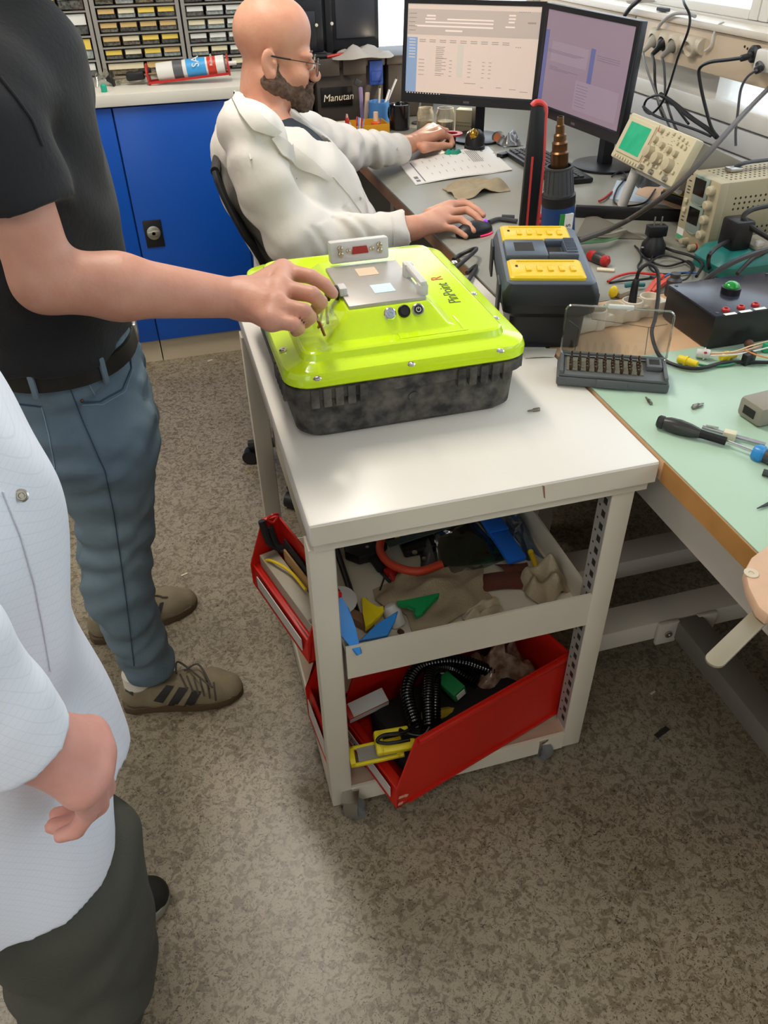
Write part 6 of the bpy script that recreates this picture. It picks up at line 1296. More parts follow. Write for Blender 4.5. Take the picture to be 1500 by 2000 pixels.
def sculpt(name, S, h, mat, parent=None, disp=None, amp=0., relax=1, B=8):
    cs = [(c-r, c+r) for fn, c, r, k, op in S.p if op == 'u']
    lo = np.min([a for a, b in cs], 0)-.03; hi = np.max([b for a, b in cs], 0)+.03
    nb = np.ceil((hi-lo)/(h*B)).astype(int); n = nb*B+1
    V = np.empty(n, np.float32)
    g = np.stack(np.meshgrid(*[lo[i]+h*B*(np.arange(nb[i])+.5) for i in range(3)], indexing='ij'), -1).reshape(-1, 3)
    D = np.concatenate([S.ev(g[i:i+100000]) for i in range(0, len(g), 100000)]); R = h*B*.5*1.7321
    big = np.where(D < 0, -9., 9.).astype(np.float32).reshape(nb)
    V[:-1, :-1, :-1] = np.repeat(np.repeat(np.repeat(big, B, 0), B, 1), B, 2); V[-1] = 9; V[:, -1] = 9; V[:, :, -1] = 9
    act = np.argwhere((np.abs(D) < R*1.35+amp).reshape(nb))
    loc = np.stack(np.meshgrid(*[np.arange(B+1)]*3, indexing='ij'), -1).reshape(-1, 3)*h
    cen = np.array([p[1] for p in S.p]); rad = np.array([p[2]+p[3]*1.2+R+.005+amp for p in S.p])
    always = np.array([p[4] == 'i' for p in S.p])
    for b in act:
        o = lo+b*B*h; m = o+h*B/2
        sel = (np.linalg.norm(cen-m, axis=1) < rad) | always
        P = o+loc; d = S.ev(P, sel)
        if disp is not None: d = d+disp(P)
        i, j, k = b*B; V[i:i+B+1, j:j+B+1, k:k+B+1] = d.reshape(B+1, B+1, B+1)
    Sg = V < 0; c = n-1
    off = np.array([(0, 0, 0), (1, 0, 0), (0, 1, 0), (1, 1, 0), (0, 0, 1), (1, 0, 1), (0, 1, 1), (1, 1, 1)])
    cnt = np.zeros(c, np.uint8)
    for o in off: cnt += Sg[o[0]:o[0]+c[0], o[1]:o[1]+c[1], o[2]:o[2]+c[2]]
    ii = np.argwhere((cnt > 0) & (cnt < 8)); idx = np.full(c, -1, np.int32); idx[tuple(ii.T)] = np.arange(len(ii))
    val = np.stack([V[tuple((ii+o).T)] for o in off], 1); acc = np.zeros((len(ii), 3)); num = np.zeros(len(ii))
    for a in range(8):
        for b in range(a+1, 8):
            df = off[b]-off[a]
            if np.abs(df).sum() != 1: continue
            va, vb = val[:, a], val[:, b]; m = (va < 0) != (vb < 0); t = np.where(m, va/np.where(m, va-vb, 1), 0)
            acc += np.where(m[:, None], off[a]+t[:, None]*df, 0); num += m
    v = lo+h*(ii+acc/num[:, None]); F = []
    for k in range(3):
        a, b = [q for q in range(3) if q != k]
        s0 = [slice(1, c[q]) for q in range(3)]; s0[k] = slice(0, c[k]); s1 = list(s0); s1[k] = slice(1, c[k]+1)
        A, Bb = Sg[tuple(s0)], Sg[tuple(s1)]; m = A != Bb; p = np.argwhere(m); o = np.array([1, 1, 1]); o[k] = 0; p = p+o
        da = np.zeros(3, int); da[a] = 1; db = np.zeros(3, int); db[b] = 1
        q = np.stack([idx[tuple((p-da-db).T)], idx[tuple((p-db).T)], idx[tuple(p.T)], idx[tuple((p-da).T)]], 1)
        fl = A[m] if k != 1 else ~A[m]; q[~fl] = q[~fl][:, ::-1]; F.append(q)
    f = np.concatenate(F); f = f[(f >= 0).all(1)]
    me = bpy.data.meshes.new(name); me.vertices.add(len(v)); me.vertices.foreach_set('co', v.astype(np.float32).ravel())
    me.loops.add(f.size); me.loops.foreach_set('vertex_index', f.astype(np.int32).ravel())
    me.polygons.add(len(f)); me.polygons.foreach_set('loop_start', np.arange(0, f.size, 4, dtype=np.int32)); me.update(calc_edges=True); me.validate()
    bm = bmesh.new(); bm.from_mesh(me)
    for _ in range(relax): bmesh.ops.smooth_vert(bm, verts=bm.verts[:], factor=.5, use_axis_x=True, use_axis_y=True, use_axis_z=True)
    # keep the one connected body: drop stray specks
    bm.verts.ensure_lookup_table(); seen = set(); comps = []
    for v0 in bm.verts:
        if v0.index in seen: continue
        st = [v0]; seen.add(v0.index); comp = []
        while st:
            x = st.pop(); comp.append(x)
            for e in x.link_edges:
                y = e.other_vert(x)
                if y.index not in seen: seen.add(y.index); st.append(y)
        comps.append(comp)
    if len(comps) > 1:
        mx = max(len(q) for q in comps); bmesh.ops.delete(bm, geom=[x for q in comps if len(q) < mx*.08 for x in q], context='VERTS')
    bm.to_mesh(me); bm.free()
    me.polygons.foreach_set('use_smooth', np.ones(len(me.polygons), bool)); me.materials.append(mat)
    o = bpy.data.objects.new(name, me); COL.objects.link(o)
    if parent is not None: o.parent = parent; _loc(o, parent)
    o_bvh[o.name] = None
    return o
o_bvh = {}
def bvh(o):
    if o_bvh.get(o.name) is None: me = o.data; o_bvh[o.name] = BVHTree.FromPolygons([v.co for v in me.vertices], [p.vertices for p in me.polygons])
    return o_bvh[o.name]
def hit(o, px, py, lift=.001):
    """the point of a garment that lies on a given line of sight, lifted off the cloth"""
    d = Vector(_ray(px, py)).normalized(); l, n, i, t = bvh(o).ray_cast(Vector((0, 0, CAMZ)), d)
    if l is None: l, n, i, t = bvh(o).find_nearest(Vector((0, 0, CAMZ))+d*1.5)
    if n.dot(d) > 0: n = -n
    return l+n*lift
def seam(o, pts, r, mat, name, parent, lift=.0016, n=6, seg=6):
    P = []
    for a, b in zip(pts[:-1], pts[1:]):
        for k in range(n): P.append(hit(o, a[0]+(b[0]-a[0])*k/n, a[1]+(b[1]-a[1])*k/n, lift))
    P.append(hit(o, *pts[-1], lift)); return MB().tube(P, r, seg=seg, smooth=2).build(name, mat, parent)
def patch(o, q, nu, nv, mat, name, parent, lift=.0015, thick=.0012):
    """cloth patch lying on a garment, corners given clockwise"""
    (ax_, ay_), (bx, by), (cx, cy), (dx, dy) = q
    def fn(u, v):
        x0, y0, x1, y1 = ax_+(bx-ax_)*u, ay_+(by-ay_)*u, dx+(cx-dx)*u, dy+(cy-dy)*u; return hit(o, x0+(x1-x0)*v, y0+(y1-y0)*v, lift)
    return MB().grid(fn, nu, nv, thick=thick).build(name, mat, parent)
def wave(*ks):
    """soft folds: sum of (amp, (kx,ky,kz), phase, warp)"""
    def f(P):
        d = 0
        for a, kv, ph, wp in ks:
            q = P @ np.array(kv, float)+ph
            d = d+a*np.sin(q+wp*np.sin(P @ np.array((kv[1], kv[2], kv[0]), float)*.6+ph))
        return d
    return f
def skin(name, c, c2): return M(name, c, .5, noise=(22, .55, 5), col2=c2, sss=.12, bump=(160, .12))
def head(S, o, yaw=0., pitch=0., s=1.):
    """a head at ear height o, looking along +x turned by yaw"""
    Rm = (rot(0, 0, yaw) @ rot(0, pitch, 0)).to_3x3(); o = Vector(o); W = lambda x, y, z: o+Rm @ (Vector((x, y, z))*s); R4 = Rm.to_4x4(); q = lambda *r: tuple(v*s for v in r)
    S.ell(W(.000, 0, .055), q(.094, .077, .084), .02, R4); S.ell(W(.03, 0, .065), q(.066, .066, .062), .02, R4)
    S.cone(W(.046, 0, .0), W(.058, 0, -.056), .057*s, .046*s, .02); S.ell(W(.092, 0, -.082), q(.023, .026, .019), .018, R4)
    for y in (-1, 1):
        S.cone(W(.0, y*.060, -.040), W(.076, y*.02, -.079), .022*s, .020*s, .022); S.ell(W(.072, y*.043, -.026), q(.026, .024, .024), .02, R4)
        S.ell(W(.083, y*.034, .020), q(.022, .028, .012), .012, R4); S.ell(W(.101, y*.033, .000), q(.014, .017, .012), .006, R4, op='s')
        S.ell(W(.098, y*.032, -.001), q(.0125, .0135, .0115), .002, R4)
    S.cone(W(.098, 0, .008), W(.121, 0, -.028), .0095*s, .0135*s, .010)
    for y in (-1, 1): S.ell(W(.114, y*.013, -.033), q(.010, .008, .008), .006, R4)
    S.ell(W(.104, 0, -.052), q(.012, .024, .008), .006, R4); S.ell(W(.102, 0, -.062), q(.012, .021, .008), .006, R4); S.ell(W(.116, 0, -.057), q(.008, .022, .0016), .002, R4, op='s')
    for y in (-1, 1):
        Re = Rm.to_4x4() @ rot(0, -12, -y*18); c = W(-.006, y*.080, -.004)
        S.ell(c, q(.021, .009, .034), .006, Re); S.ell(W(-.002, y*.090, .002), q(.012, .007, .019), .003, Re, op='s'); S.ell(W(.004, y*.083, -.026), q(.009, .007, .010), .004, Re)
        S.ell(W(.006, y*.084, .0), q(.005, .005, .008), .003, Re)
    return W
def hand(S, wrist, mcp, fingers, thumb, r=.0092, rw=.026, k=.010, palm=.0155):
    """palm from the wrist to the four knuckles, unequal fingers given joint by joint, thumb from the side of the palm"""
    w = Vector(wrist)
    for i, m in enumerate(mcp):
        m = Vector(m); S.cone(w.lerp(m, .08), m, rw*(.86 if i in (1, 2) else .72), palm*(1.0 if i < 3 else .92), k=.014)
    for i in range(3): S.cone(Vector(mcp[i]), Vector(mcp[i+1]), palm*.95, palm*.9, k=.006)
    for i, f in enumerate(fingers):
        rr = r*(1.0, 1.04, .98, .87)[i]; pts = [Vector(mcp[i])]+[Vector(p) for p in f]; n = len(pts); rad = [rr*1.22]+[rr*(1.06-.075*j) for j in range(1, n)]; rad[-1] = rr*.80
        S.chain(pts, rad, k=.0022, k0=.007)
    pts = [Vector(p) for p in thumb]; n = len(pts); S.chain(pts, [r*1.9, r*1.35, r*1.15, r*.85][:n], k=.004, k0=.014)
m_lace = M('lace_grey', '4a463e', .8); m_sock = M('sock_white', 'd5d2c8', .8); m_sole = M('sole_gum', '54432f', .6); m_suede = M('suede_taupe', '857a63', .85, noise=(40, .25), bump=(300, .3)); m_stripe = M('stripe_dark', '2b2a2a', .7)
def shoe(label_, heel, toe, w, parent, up, sole, lace, hgt=.085, side=-1, stripes=None):
    heel, toe = Vector((heel[0], heel[1], 0)), Vector((toe[0], toe[1], 0)); fr = frame(heel, toe-heel, Vector((0, 0, 1)).cross(toe-heel)); L_ = (toe-heel).length; G = lambda x, y, z: fr @ Vector((x*L_, y, z))
    S = Sdf(); S.chain([G(.13, 0, .045), G(.30, 0, .04), G(.55, .002, .034), G(.74, .002, .026), G(.87, .0, .020)], [.036, .037, w*.46, w*.48, w*.40], k=.02)
    S.cone(G(.14, 0, .05), G(.17, 0, hgt), .034, .038, .015); S.cone(G(.30, 0, .065), G(.55, 0, .055), .03, .024, .02)
    S.add(lambda P: -(P[:, 2]-.016), (0, 0, 0), 99, 0, 'i'); S.add(lambda P: P[:, 2]-hgt, (0, 0, 0), 99, 0, 'i')
    u = sculpt('upper', S, .0035, up, parent)
    q = MB(); q.M = fr; n = 15; half = [(.0, .010), (.02, .026), (.10, .037), (.25, .036), (.45, w*.44), (.62, w*.52), (.78, w*.53), (.90, w*.43), (.97, w*.25), (1.0, w*.06)]
    ol = [(x*L_, -y) for x, y in half]+[(x*L_, y) for x, y in half[::-1]]; q.prism(ol, .0005, .024, bev=.003); q.build('sole', sole, u)
    return fr, L_, u
# ================================================================== standing person in the black shirt
sk1 = skin('skin_warm', 'c99580', 'b67c66'); m_tee = M('tee_black', '15161a', .85, noise=(9, .4), col2='24262c', bump=(120, .25), sheen=.05)
m_jean = M('denim_blue', '70838f', .85, noise=(5, .7, 6), col2='53677a', bump=(420, .35)); m_belt = M('belt_leather', '15130f', .42); m_stitch = M('denim_stitch', '31445a', .8); m_stitchl = M('denim_seam_light', '7f97ad', .8)
pa = thing('person', 'standing person in a black shirt and blue jeans reaching a hand over the neon case', 'person', (-.22, 1.53, 0))
YA = 1.24
el = ay(88, 546, YA); wr = az(472, 584, 1.098); shn = Vector((-.215, 1.30, 1.425))
mc = [az(553, 530, 1.108), az(547, 563, 1.113), az(538, 597, 1.108), az(530, 624, 1.096)]
fg = [[az(607, 540, 1.110), az(635, 556, 1.098), az(650, 573, 1.082)], [az(610, 575, 1.112), az(626, 590, 1.092), az(618, 602, 1.072)], [az(594, 607, 1.106), az(605, 620, 1.086), az(596, 630, 1.068)], [az(574, 634, 1.092), az(584, 642, 1.074), az(577, 648, 1.060)]]
S = Sdf()
S.loft([(.82, -.22, 1.53, .10, .15), (1.0, -.225, 1.50, .115, .16), (1.2, -.22, 1.50, .12, .18), (1.40, -.22, 1.50, .11, .18), (1.46, -.22, 1.50, .08, .14)], .03)
S.cone((-.21, 1.5, 1.42), (-.175, 1.5, 1.58), .062, .058, .04)
W_ = head(S, (-.165, 1.5, 1.655), 10, 12)
S.chain([shn, el, el.lerp(wr, .35), wr], [.056, .047, .049, .031], k=.02); S.ell(wr.lerp(mc[1], .15), (.03, .036, .022), .02)
hand(S, wr, mc, fg, [az(505, 552, 1.078), az(560, 538, 1.074), az(600, 536, 1.070), az(626, 541, 1.066)], r=.0132, rw=.037, palm=.021)
fs = Vector((-.235, 1.70, 1.42)); fe = Vector((-.25, 1.78, 1.13)); fw = Vector((-.09, 1.74, 1.0)); S.chain([fs, fe, fw], [.054, .043, .030], k=.02)
fm = [Vector((-.0, 1.70+.02*i, .98)) for i in range(4)]; hand(S, fw, fm, [[m+Vector((.035, 0, -.012)), m+Vector((.05, 0, -.035)), m+Vector((.045, 0, -.055))] for m in fm], [Vector((-.06, 1.715, .98)), Vector((-.02, 1.69, .96)), Vector((.01, 1.685, .94))])
for y0, y1 in ((1.44, 1.44), (1.63, 1.70)): S.chain([(-.22, y0, .86), (-.22, (y0+y1)/2, .52), (-.25-.07*(y1 > 1.6), y1, .12), (-.24-.07*(y1 > 1.6), y1, .06)], [.085, .06, .034, .032], k=.03)
body = sculpt('body', S, .004, sk1, pa)
S = Sdf(); S.ell(W_(-.012, 0, .068), (.105, .083, .085), .01); S.add(lambda P: -(P-np.array(W_(.05, 0, .055))) @ np.array((-.75, 0, .65)), (0, 0, 0), 99, 0, 'i'); sculpt('hair', S, .006, M('hair_brown', '3a2a1e', .8, bump=(200, .8)), pa, disp=wave((.002, (160, 90, 60), 0, 1)), amp=.002)
# shirt
rows = []
for (b, f, y, ry) in ((None, (246, 640), 1.49, .185), (None, (250, 570), 1.49, .19), (None, (238, 470), 1.49, .195), (None, (215, 330), 1.49, .20), (None, (190, 215), 1.49, .205), (None, (165, 110), 1.49, .205), (None, (146, 45), 1.49, .185), (None, (130, 5), 1.49, .15)):
    p = ay(f[0], f[1], y); bx = -.375 if p.z < 1.4 else -.35; rows.append((p.z, (p.x+bx)/2, y, (p.x-bx)/2, ry))
zt = max(r[0] for r in rows); rows.append((zt+.02, rows[-1][1], 1.49, .085, .10))
S = Sdf(); S.loft(rows, .02, e=2.2)
hem = ay(48, 412, YA+.02)
S.chain([shn+Vector((.005, .03, .0)), shn+Vector((0, -.02, -.04)), hem], [.078, .078, .072], k=.03, cap=True)
S.chain([fs+Vector((0, -.02, .0)), fs+Vector((0, .03, -.05)), Vector((-.25, 1.755, 1.22))], [.078, .076, .070], k=.03, cap=True)
S.cone(shn+Vector((0, .04, .035)), (-.2, 1.45, 1.50), .05, .055, .03); S.cone(fs+Vector((0, -.04, .035)), (-.2, 1.55, 1.50), .05, .055, .03)
S.cone((-.185, 1.5, 1.47), (-.172, 1.5, 1.60), .068, .072, .006, op='s')
tee = sculpt('tee_shirt', S, .006, m_tee, pa, disp=wave((.0035, (14, 10, 34), .4, 1.6), (.0025, (-22, 30, 18), 1., 1.2), (.0015, (40, -25, 50), 2., 1.)), amp=.008)
seam(tee, [(0, 152), (30, 190), (62, 235), (82, 285)], .002, m_tee, 'armhole_seam', tee)
# jeans
S = Sdf(); w0 = ay(248, 655, 1.47)
S.loft([(.80, -.215, 1.54, .125, .19), (.88, -.222, 1.53, .132, .188), (.955, -.228, 1.515, .134, .180), (.995, -.23, 1.50, .132, .176)], .02, e=2.2)
nk = lambda a, b, Y: (ay(*a, Y)+ay(*b, Y))/2
kn = ((ay(300, 1000, 1.42)+ay(150, 1025, 1.42))/2, (ay(300, 1000, 1.42)-ay(150, 1025, 1.42)).length/2)
th = ((ay(312, 860, 1.43)+ay(48, 850, 1.43))/2, (ay(312, 860, 1.43)-ay(48, 850, 1.43)).length/2)
cf = ((ay(298, 1150, 1.42)+ay(160, 1150, 1.42))/2, (ay(298, 1150, 1.42)-ay(160, 1150, 1.42)).length/2)
an = ((ay(340, 1290, 1.43)+ay(250, 1322, 1.43))/2, (ay(340, 1290, 1.43)-ay(250, 1322, 1.43)).length/2)
S.chain([Vector((-.215, 1.455, .86)), th[0], kn[0], cf[0], an[0]], [.122, th[1]*.98, kn[1]*.96, cf[1]*.96, an[1]*1.0], k=.02, cap=True)
S.chain([Vector((-.215, 1.62, .86)), Vector((-.20, 1.655, .70)), Vector((-.235, 1.68, .50)), Vector((-.29, 1.69, .30)), Vector((-.335, 1.70, .11))], [.118, .104, .082, .072, .056], k=.02, cap=True)
jean = sculpt('jeans', S, .006, m_jean, pa, disp=wave((.0035, (18, 8, 70), .3, 1.8), (.002, (-30, 20, 95), 1.4, 1.5)), amp=.006)
bl = MB(); 
def beltring(z, d): return [(-.23+(.134+d)*math.copysign(abs(math.cos(a))**.91, math.cos(a)), 1.503+(.178+d)*math.copysign(abs(math.sin(a))**.91, math.sin(a)), z) for a in [2*PI*k/56 for k in range(56)]]
loft(bl, [beltring(.957, .002), beltring(.958, .008), beltring(.990, .006), beltring(.991, .0)], cap=False); bl = bl.build('belt', m_belt, pa)
MB().bb((-.096, 1.48, .955), (-.086, 1.53, .993), bev=.003).build('buckle', m_steel, bl)
for a in (-1.0, -1.75, 1.2, -2.5): 
    c = Vector(beltring(.974, .009)[int((a % (2*PI))/(2*PI)*56)]); MB().box(c, (.010, .010, .05), r=rot(0, 0, math.degrees(a)), bev=.002).build('belt_loop', m_jean, jean)
for pts, r, mt, nm in (([(128, 735), (165, 830), (205, 920), (222, 1000), (235, 1090), (250, 1200), (262, 1300)], .0012, m_stitch, 'side_seam'), ([(250, 668), (255, 720), (238, 760), (195, 784), (158, 784)], .0016, m_stitch, 'pocket_edge'), ([(160, 790), (200, 790), (243, 765), (258, 722)], .0007, m_stitchl, 'pocket_stitch'), ([(164, 730), (200, 716), (236, 702)], .0013, m_stitch, 'coin_pocket_edge'), ([(166, 735), (184, 770)], .0009, m_stitchl, 'coin_pocket_side'), ([(0, 786), (45, 790), (82, 794)], .0016, m_stitch, 'back_pocket_edge'), ([(82, 794), (96, 850), (108, 915)], .0011, m_stitchl, 'back_pocket_side'), ([(108, 915), (85, 918), (60, 905)], .0011, m_stitch, 'back_pocket_base'), ([(0, 742), (60, 752), (122, 742), (180, 718)], .0012, m_stitch, 'waistband_seam')):
    seam(jean, pts, r, mt, nm, jean)
for p in ((172, 729), (160, 782)): 
    c = hit(jean, *p, .001); MB().ell(c, .003).build('rivet', M('copper', '6a4a34', .4, metal=.7), jean)
# shoes
fr, L_, u = shoe('near', (-.318, 1.428), (-.016, 1.392), .098, pa, m_suede, m_sole, m_lace)
for q in (((325, 1338), (340, 1340), (318, 1372), (300, 1368)), ((350, 1342), (368, 1344), (344, 1380), (328, 1376)), ((376, 1348), (394, 1350), (372, 1388), (356, 1384))): patch(u, q, 4, 8, m_stripe, 'stripe', u)
patch(u, ((244, 1328), (262, 1340), (260, 1358), (246, 1350)), 4, 4, m_stripe, 'heel_tab', u)
for k in range(6):
    a, b = (352+13*k, 1318+3*k), (366+11*k, 1347+4*k); P = [hit(u, a[0]+(b[0]-a[0])*t, a[1]+(b[1]-a[1])*t, .003) for t in (0, .35, .7, 1)]; MB().tube(P, .0024, seg=6, flat=.6).build('lace', m_lace, u)
tp = [hit(u, 345, 1318, .006), hit(u, 352, 1308, .02), hit(u, 372, 1300, .035), hit(u, 392, 1296, .03), hit(u, 388, 1310, .018), hit(u, 362, 1316, .012)]; MB().tube(tp, .0026, seg=6).build('lace_bow', m_lace, u)
S = Sdf(); tg0 = fr @ Vector((.30*L_, 0, .075)); tg1 = fr @ Vector((.235*L_, 0, .112)); S.box((tg0+tg1)/2, (.026, .024, .004), R=frame(tg0, tg1-tg0, fr.to_3x3() @ Vector((0, 1, 0))), rd=.003); tong = sculpt('tongue', S, .0025, m_suede, u)
tf = frame((tg0+tg1)/2, fr.to_3x3() @ Vector((0, -1, 0)), tg1-tg0); text('SPEZIAL', .0085, tf @ Matrix.Translation((.0, .004, .0055)) @ rot(0, 0, 90), M('gold_print', 'b8902e', .4, metal=.5), 'lettering', tong)
text('SPEZIAL', .0085, tf @ Matrix.Translation((.0, .004, -.0055)) @ rot(0, 180, 90), M('gold_print', 'b8902e', .4, metal=.5), 'lettering', tong)
MB().latheat([(.036, 0), (.034, .05)], fr @ Vector((.17*L_, 0, .07)), (0, 0, 1), seg=20).build('sock', m_sock, pa)
fr, L_, u = shoe('far', (-.405, 1.69), (-.103, 1.765), .098, pa, m_suede, m_sole, m_lace)
for q in (((296, 1180), (306, 1178), (300, 1212), (290, 1216)), ((312, 1178), (320, 1176), (310, 1210), (302, 1212))): patch(u, q, 3, 6, m_stripe, 'stripe', u)
for k in range(4):
    a, b = (285+10*k, 1158+3*k), (292+12*k, 1164+1*k); P = [hit(u, a[0]+(b[0]-a[0])*t, a[1]+(b[1]-a[1])*t, .003) for t in (0, .5, 1)]; MB().tube(P, .0024, seg=6).build('lace', m_lace, u)
MB().latheat([(.036, 0), (.034, .05)], fr @ Vector((.17*L_, 0, .07)), (0, 0, 1), seg=20).build('sock', m_sock, pa)
# small clear bag of screws held in the hand
t = thing('parts_bag', 'small clear bag of brown screws dangling from the hand over the neon lid', 'plastic bag', az(610, 610, 1.06))
g0 = az(590, 612, 1.068); g1 = az(648, 588, 1.074); g2 = az(662, 640, 1.018); g3 = az(575, 662, 1.018)
bf = lambda sgn: (lambda u_, v: g0.lerp(g1, u_).lerp(g3.lerp(g2, u_), v)+Vector((0, -sgn*.010*math.sin(PI*u_)*math.sin(PI*min(v*1.1, 1)), 0))+Vector((.004*math.sin(7*v+3*u_), .003*math.sin(9*u_), 0)))
m_pb2 = glass_mat('thin_bag_film', (.93, .92, .90), .22)
MB().grid(bf(1), 14, 12).build('front_film', m_pb2, t, fix=False); MB().grid(bf(-1), 14, 12).build('rear_film', m_pb2, t, fix=False)
for k, (a, b) in enumerate((((632, 595), (622, 640)), ((618, 615), (634, 655)), ((638, 600), (640, 632)), ((612, 608), (628, 640)))): MB().cyl(az(*a, 1.055-.003*k), az(*b, 1.034-.002*k), .0026, seg=8).build('screw', M('screw_brown', '8a5a34', .4, metal=.5), t)
MB().ell(az(626, 634, 1.038), .005).build('nut', M('nut_brass', 'b99a3c', .3, metal=.8), t)
# ================================================================== seated person in the white coat
sk2 = skin('skin_seated', 'd09a80', 'c07d66'); m_coat = M('coat_cotton', 'd8d3cd', .8, noise=(6, .4), col2='c6bdb0', bump=(26, .5)); m_tee2 = M('tee_slate', '262e38', .85, bump=(120, .2)); m_trs = M('trousers_dark', '22252c', .85)
pb = thing('person', 'seated bald bearded person with glasses in a white coat using the mouse', 'person', (.40, 2.38, 0))
YB2 = 2.36
yh = 2.36; ear = ay(536, 121, yh-.08); ear.y = yh
pr_ = [((452, 186), (548, 226), .085), ((434, 216), (582, 245), .17), ((421, 245), (618, 268), .225), ((416, 290), (656, 305), .245), ((422, 335), (690, 352), .25), ((440, 385), (716, 405), .25), ((470, 440), (735, 450), .245), ((500, 495), (745, 500), .24)]
rows = []
for b, f, ry in pr_:
    B_, F_ = ay(*b, YB2-.06), ay(*f, YB2); z = (B_.z+F_.z)/2; rows.append((z, (B_.x+F_.x)/2, YB2, (F_.x-B_.x)/2, ry))
sh2 = ay(490, 264, 2.15); el2 = ay(572, 458, 2.07); cu2 = ay(786, 450, 2.13); w2 = az(806, 446, .893)
mc = [az(880, 402, .892), az(876, 416, .890), az(868, 430, .884), az(858, 443, .876)]
fg = [[az(912, 398, .893), az(932, 410, .885), az(944, 421, .874)], [az(912, 410, .895), az(930, 422, .886), az(941, 434, .874)], [az(900, 428, .886), az(916, 440, .874), az(925, 451, .864)], [az(885, 446, .872), az(900, 455, .860), az(910, 462, .853)]]
fsh = Vector((rows[1][1]+.02, 2.56, rows[1][0]-.04)); fel = ay(665, 292, 2.74); fcu = az(783, 294, .90); fw2 = az(800, 282, .895)
S = Sdf(); S.loft([(z, x, y, rx-.02, ry-.02) for z, x, y, rx, ry in rows]+[(.50, rows[-1][1]-.02, YB2, .17, .2)], .03)
S.cone(ear+Vector((-.035, 0, -.17)), ear+Vector((-.015, 0, -.04)), .072, .064, .03)
W2 = head(S, ear, -5, 9, 1.04)
S.chain([sh2, el2, w2], [.06, .045, .034], k=.02); hand(S, w2, mc, fg, [az(838, 420, .880), az(872, 402, .872), az(905, 396, .866), az(922, 400, .860)], r=.0108, rw=.031, palm=.017)
S.chain([fsh, fel, fw2], [.06, .045, .033], k=.02)
fm = [az(862, 262, .905), az(855, 254, .905), az(846, 250, .900), az(838, 250, .893)]
hand(S, fw2, fm, [[az(880, 268, .888), az(884, 280, .868), az(872, 287, .858)], [az(872, 256, .892), az(880, 270, .868), az(868, 282, .856)], [az(862, 252, .886), az(868, 266, .864), az(858, 276, .853)], [az(850, 252, .880), az(856, 264, .860), az(848, 274, .852)]], [az(828, 288, .888), az(850, 286, .878), az(866, 284, .876), az(881, 285, .872)], r=.0112, rw=.031, palm=.018)
for y in (2.26, 2.46): S.chain([(.40, y, .52), (.80, y, .54), (.80, y, .12), (.86, y, .06)], [.075, .058, .042, .04], k=.02)
body2 = sculpt('body', S, .004, sk2, pb)
# coat
S = Sdf(); S.loft([(z, x, y, rx, ry) for z, x, y, rx, ry in rows]+[(rows[-1][0]-.12, rows[-1][1]+.02, YB2, rows[-1][3]+.02, .25)], .02, e=2.15)
S.chain([sh2+Vector((-.005, .03, .0)), sh2, sh2.lerp(el2, .5)+Vector((-.02, -.01, 0)), el2], [.075, .078, .078, .070], k=.010); S.chain([el2, el2.lerp(cu2, .5)+Vector((0, 0, -.012)), cu2], [.072, .058, .050], k=.02, cap=True)
S.chain([fsh+Vector((0, -.02, 0)), fel, fcu], [.085, .068, .050], k=.03, cap=True)
S.cone(sh2+Vector((0, .05, .02)), Vector((rows[0][1]-.01, 2.30, rows[0][0]-.025)), .05, .035, .02); S.cone(fsh+Vector((0, -.05, .02)), Vector((rows[0][1]-.01, 2.42, rows[0][0]-.025)), .05, .035, .03)
v0, v1, v2_ = ay(551, 214, 2.25), ay(600, 251, 2.265), ay(654, 302, 2.31)
S.chain([v0, v1, v2_], [.052, .044, .010], k=.004, op='s')
S.cone(ear+Vector((-.03, 0, -.19)), ear+Vector((-.01, 0, -.06)), .085, .080, .004, op='s')
def cdisp(P):
    b = wave((.0045, (16, 9, 30), .5, 1.8), (.0035, (-28, 14, 22), 2., 1.4), (.0022, (45, 30, -38), .6, 1.8))(P); t_ = np.clip(1-np.abs((P-np.array(el2.lerp(cu2, .45))) @ np.array((1, 0, .1)))/.16, 0, 1)*(P[:, 1] < 2.24)*(P[:, 2] < .97)
    u_ = np.clip(1-np.abs((P-np.array(fel.lerp(fcu, .5))) @ np.array((1, 0, .1)))/.14, 0, 1)*(P[:, 1] > 2.6)
    return b+t_*.0055*np.sin(P @ np.array((95, 20, 60.))+1.2*np.sin(P @ np.array((30, 60, 20.))))+u_*.005*np.sin(P @ np.array((100, 30, 50.)))
coat = sculpt('lab_coat', S, .005, m_coat, pb, disp=cdisp, amp=.012)
tr_ = [(z, x, y, rx-.016, ry-.014) for z, x, y, rx, ry in rows[:5]]
S = Sdf(); S.loft(tr_, .02); S.cone(ear+Vector((-.03, 0, -.17)), ear+Vector((.0, 0, -.04)), .078, .07, .004, op='s'); sculpt('tee_shirt', S, .006, m_tee2, pb)
# collar and lapels lie on the coat
def lap(pts, wd, nm, up=.006):
    n = len(pts)
    def fn(u_, v):
        f = u_*(n-1); i = min(int(f), n-2); t_ = f-i; a, b = pts[i], pts[i+1]; w0 = wd[i]+(wd[i+1]-wd[i])*t_; x, y = a[0]+(b[0]-a[0])*t_, a[1]+(b[1]-a[1])*t_
        p = hit(coat, x-w0*v*.75, y+w0*v*.66, up*(1-v*.35)+.002); return p
    return MB().grid(fn, 26, 6, thick=.004).build(nm, m_coat, coat)
lap([(464, 182), (488, 208), (516, 236), (544, 258)], [14, 24, 28, 12], 'collar')
lap([(536, 262), (568, 286), (606, 314), (646, 352)], [12, 28, 24, 4], 'lapel')
seam(coat, [(650, 345), (680, 380), (705, 415)], .0016, m_coat, 'front_edge', coat)
seam(coat, [(765, 424), (768, 450), (768, 478)], .0013, m_coat, 'cuff_seam', coat)
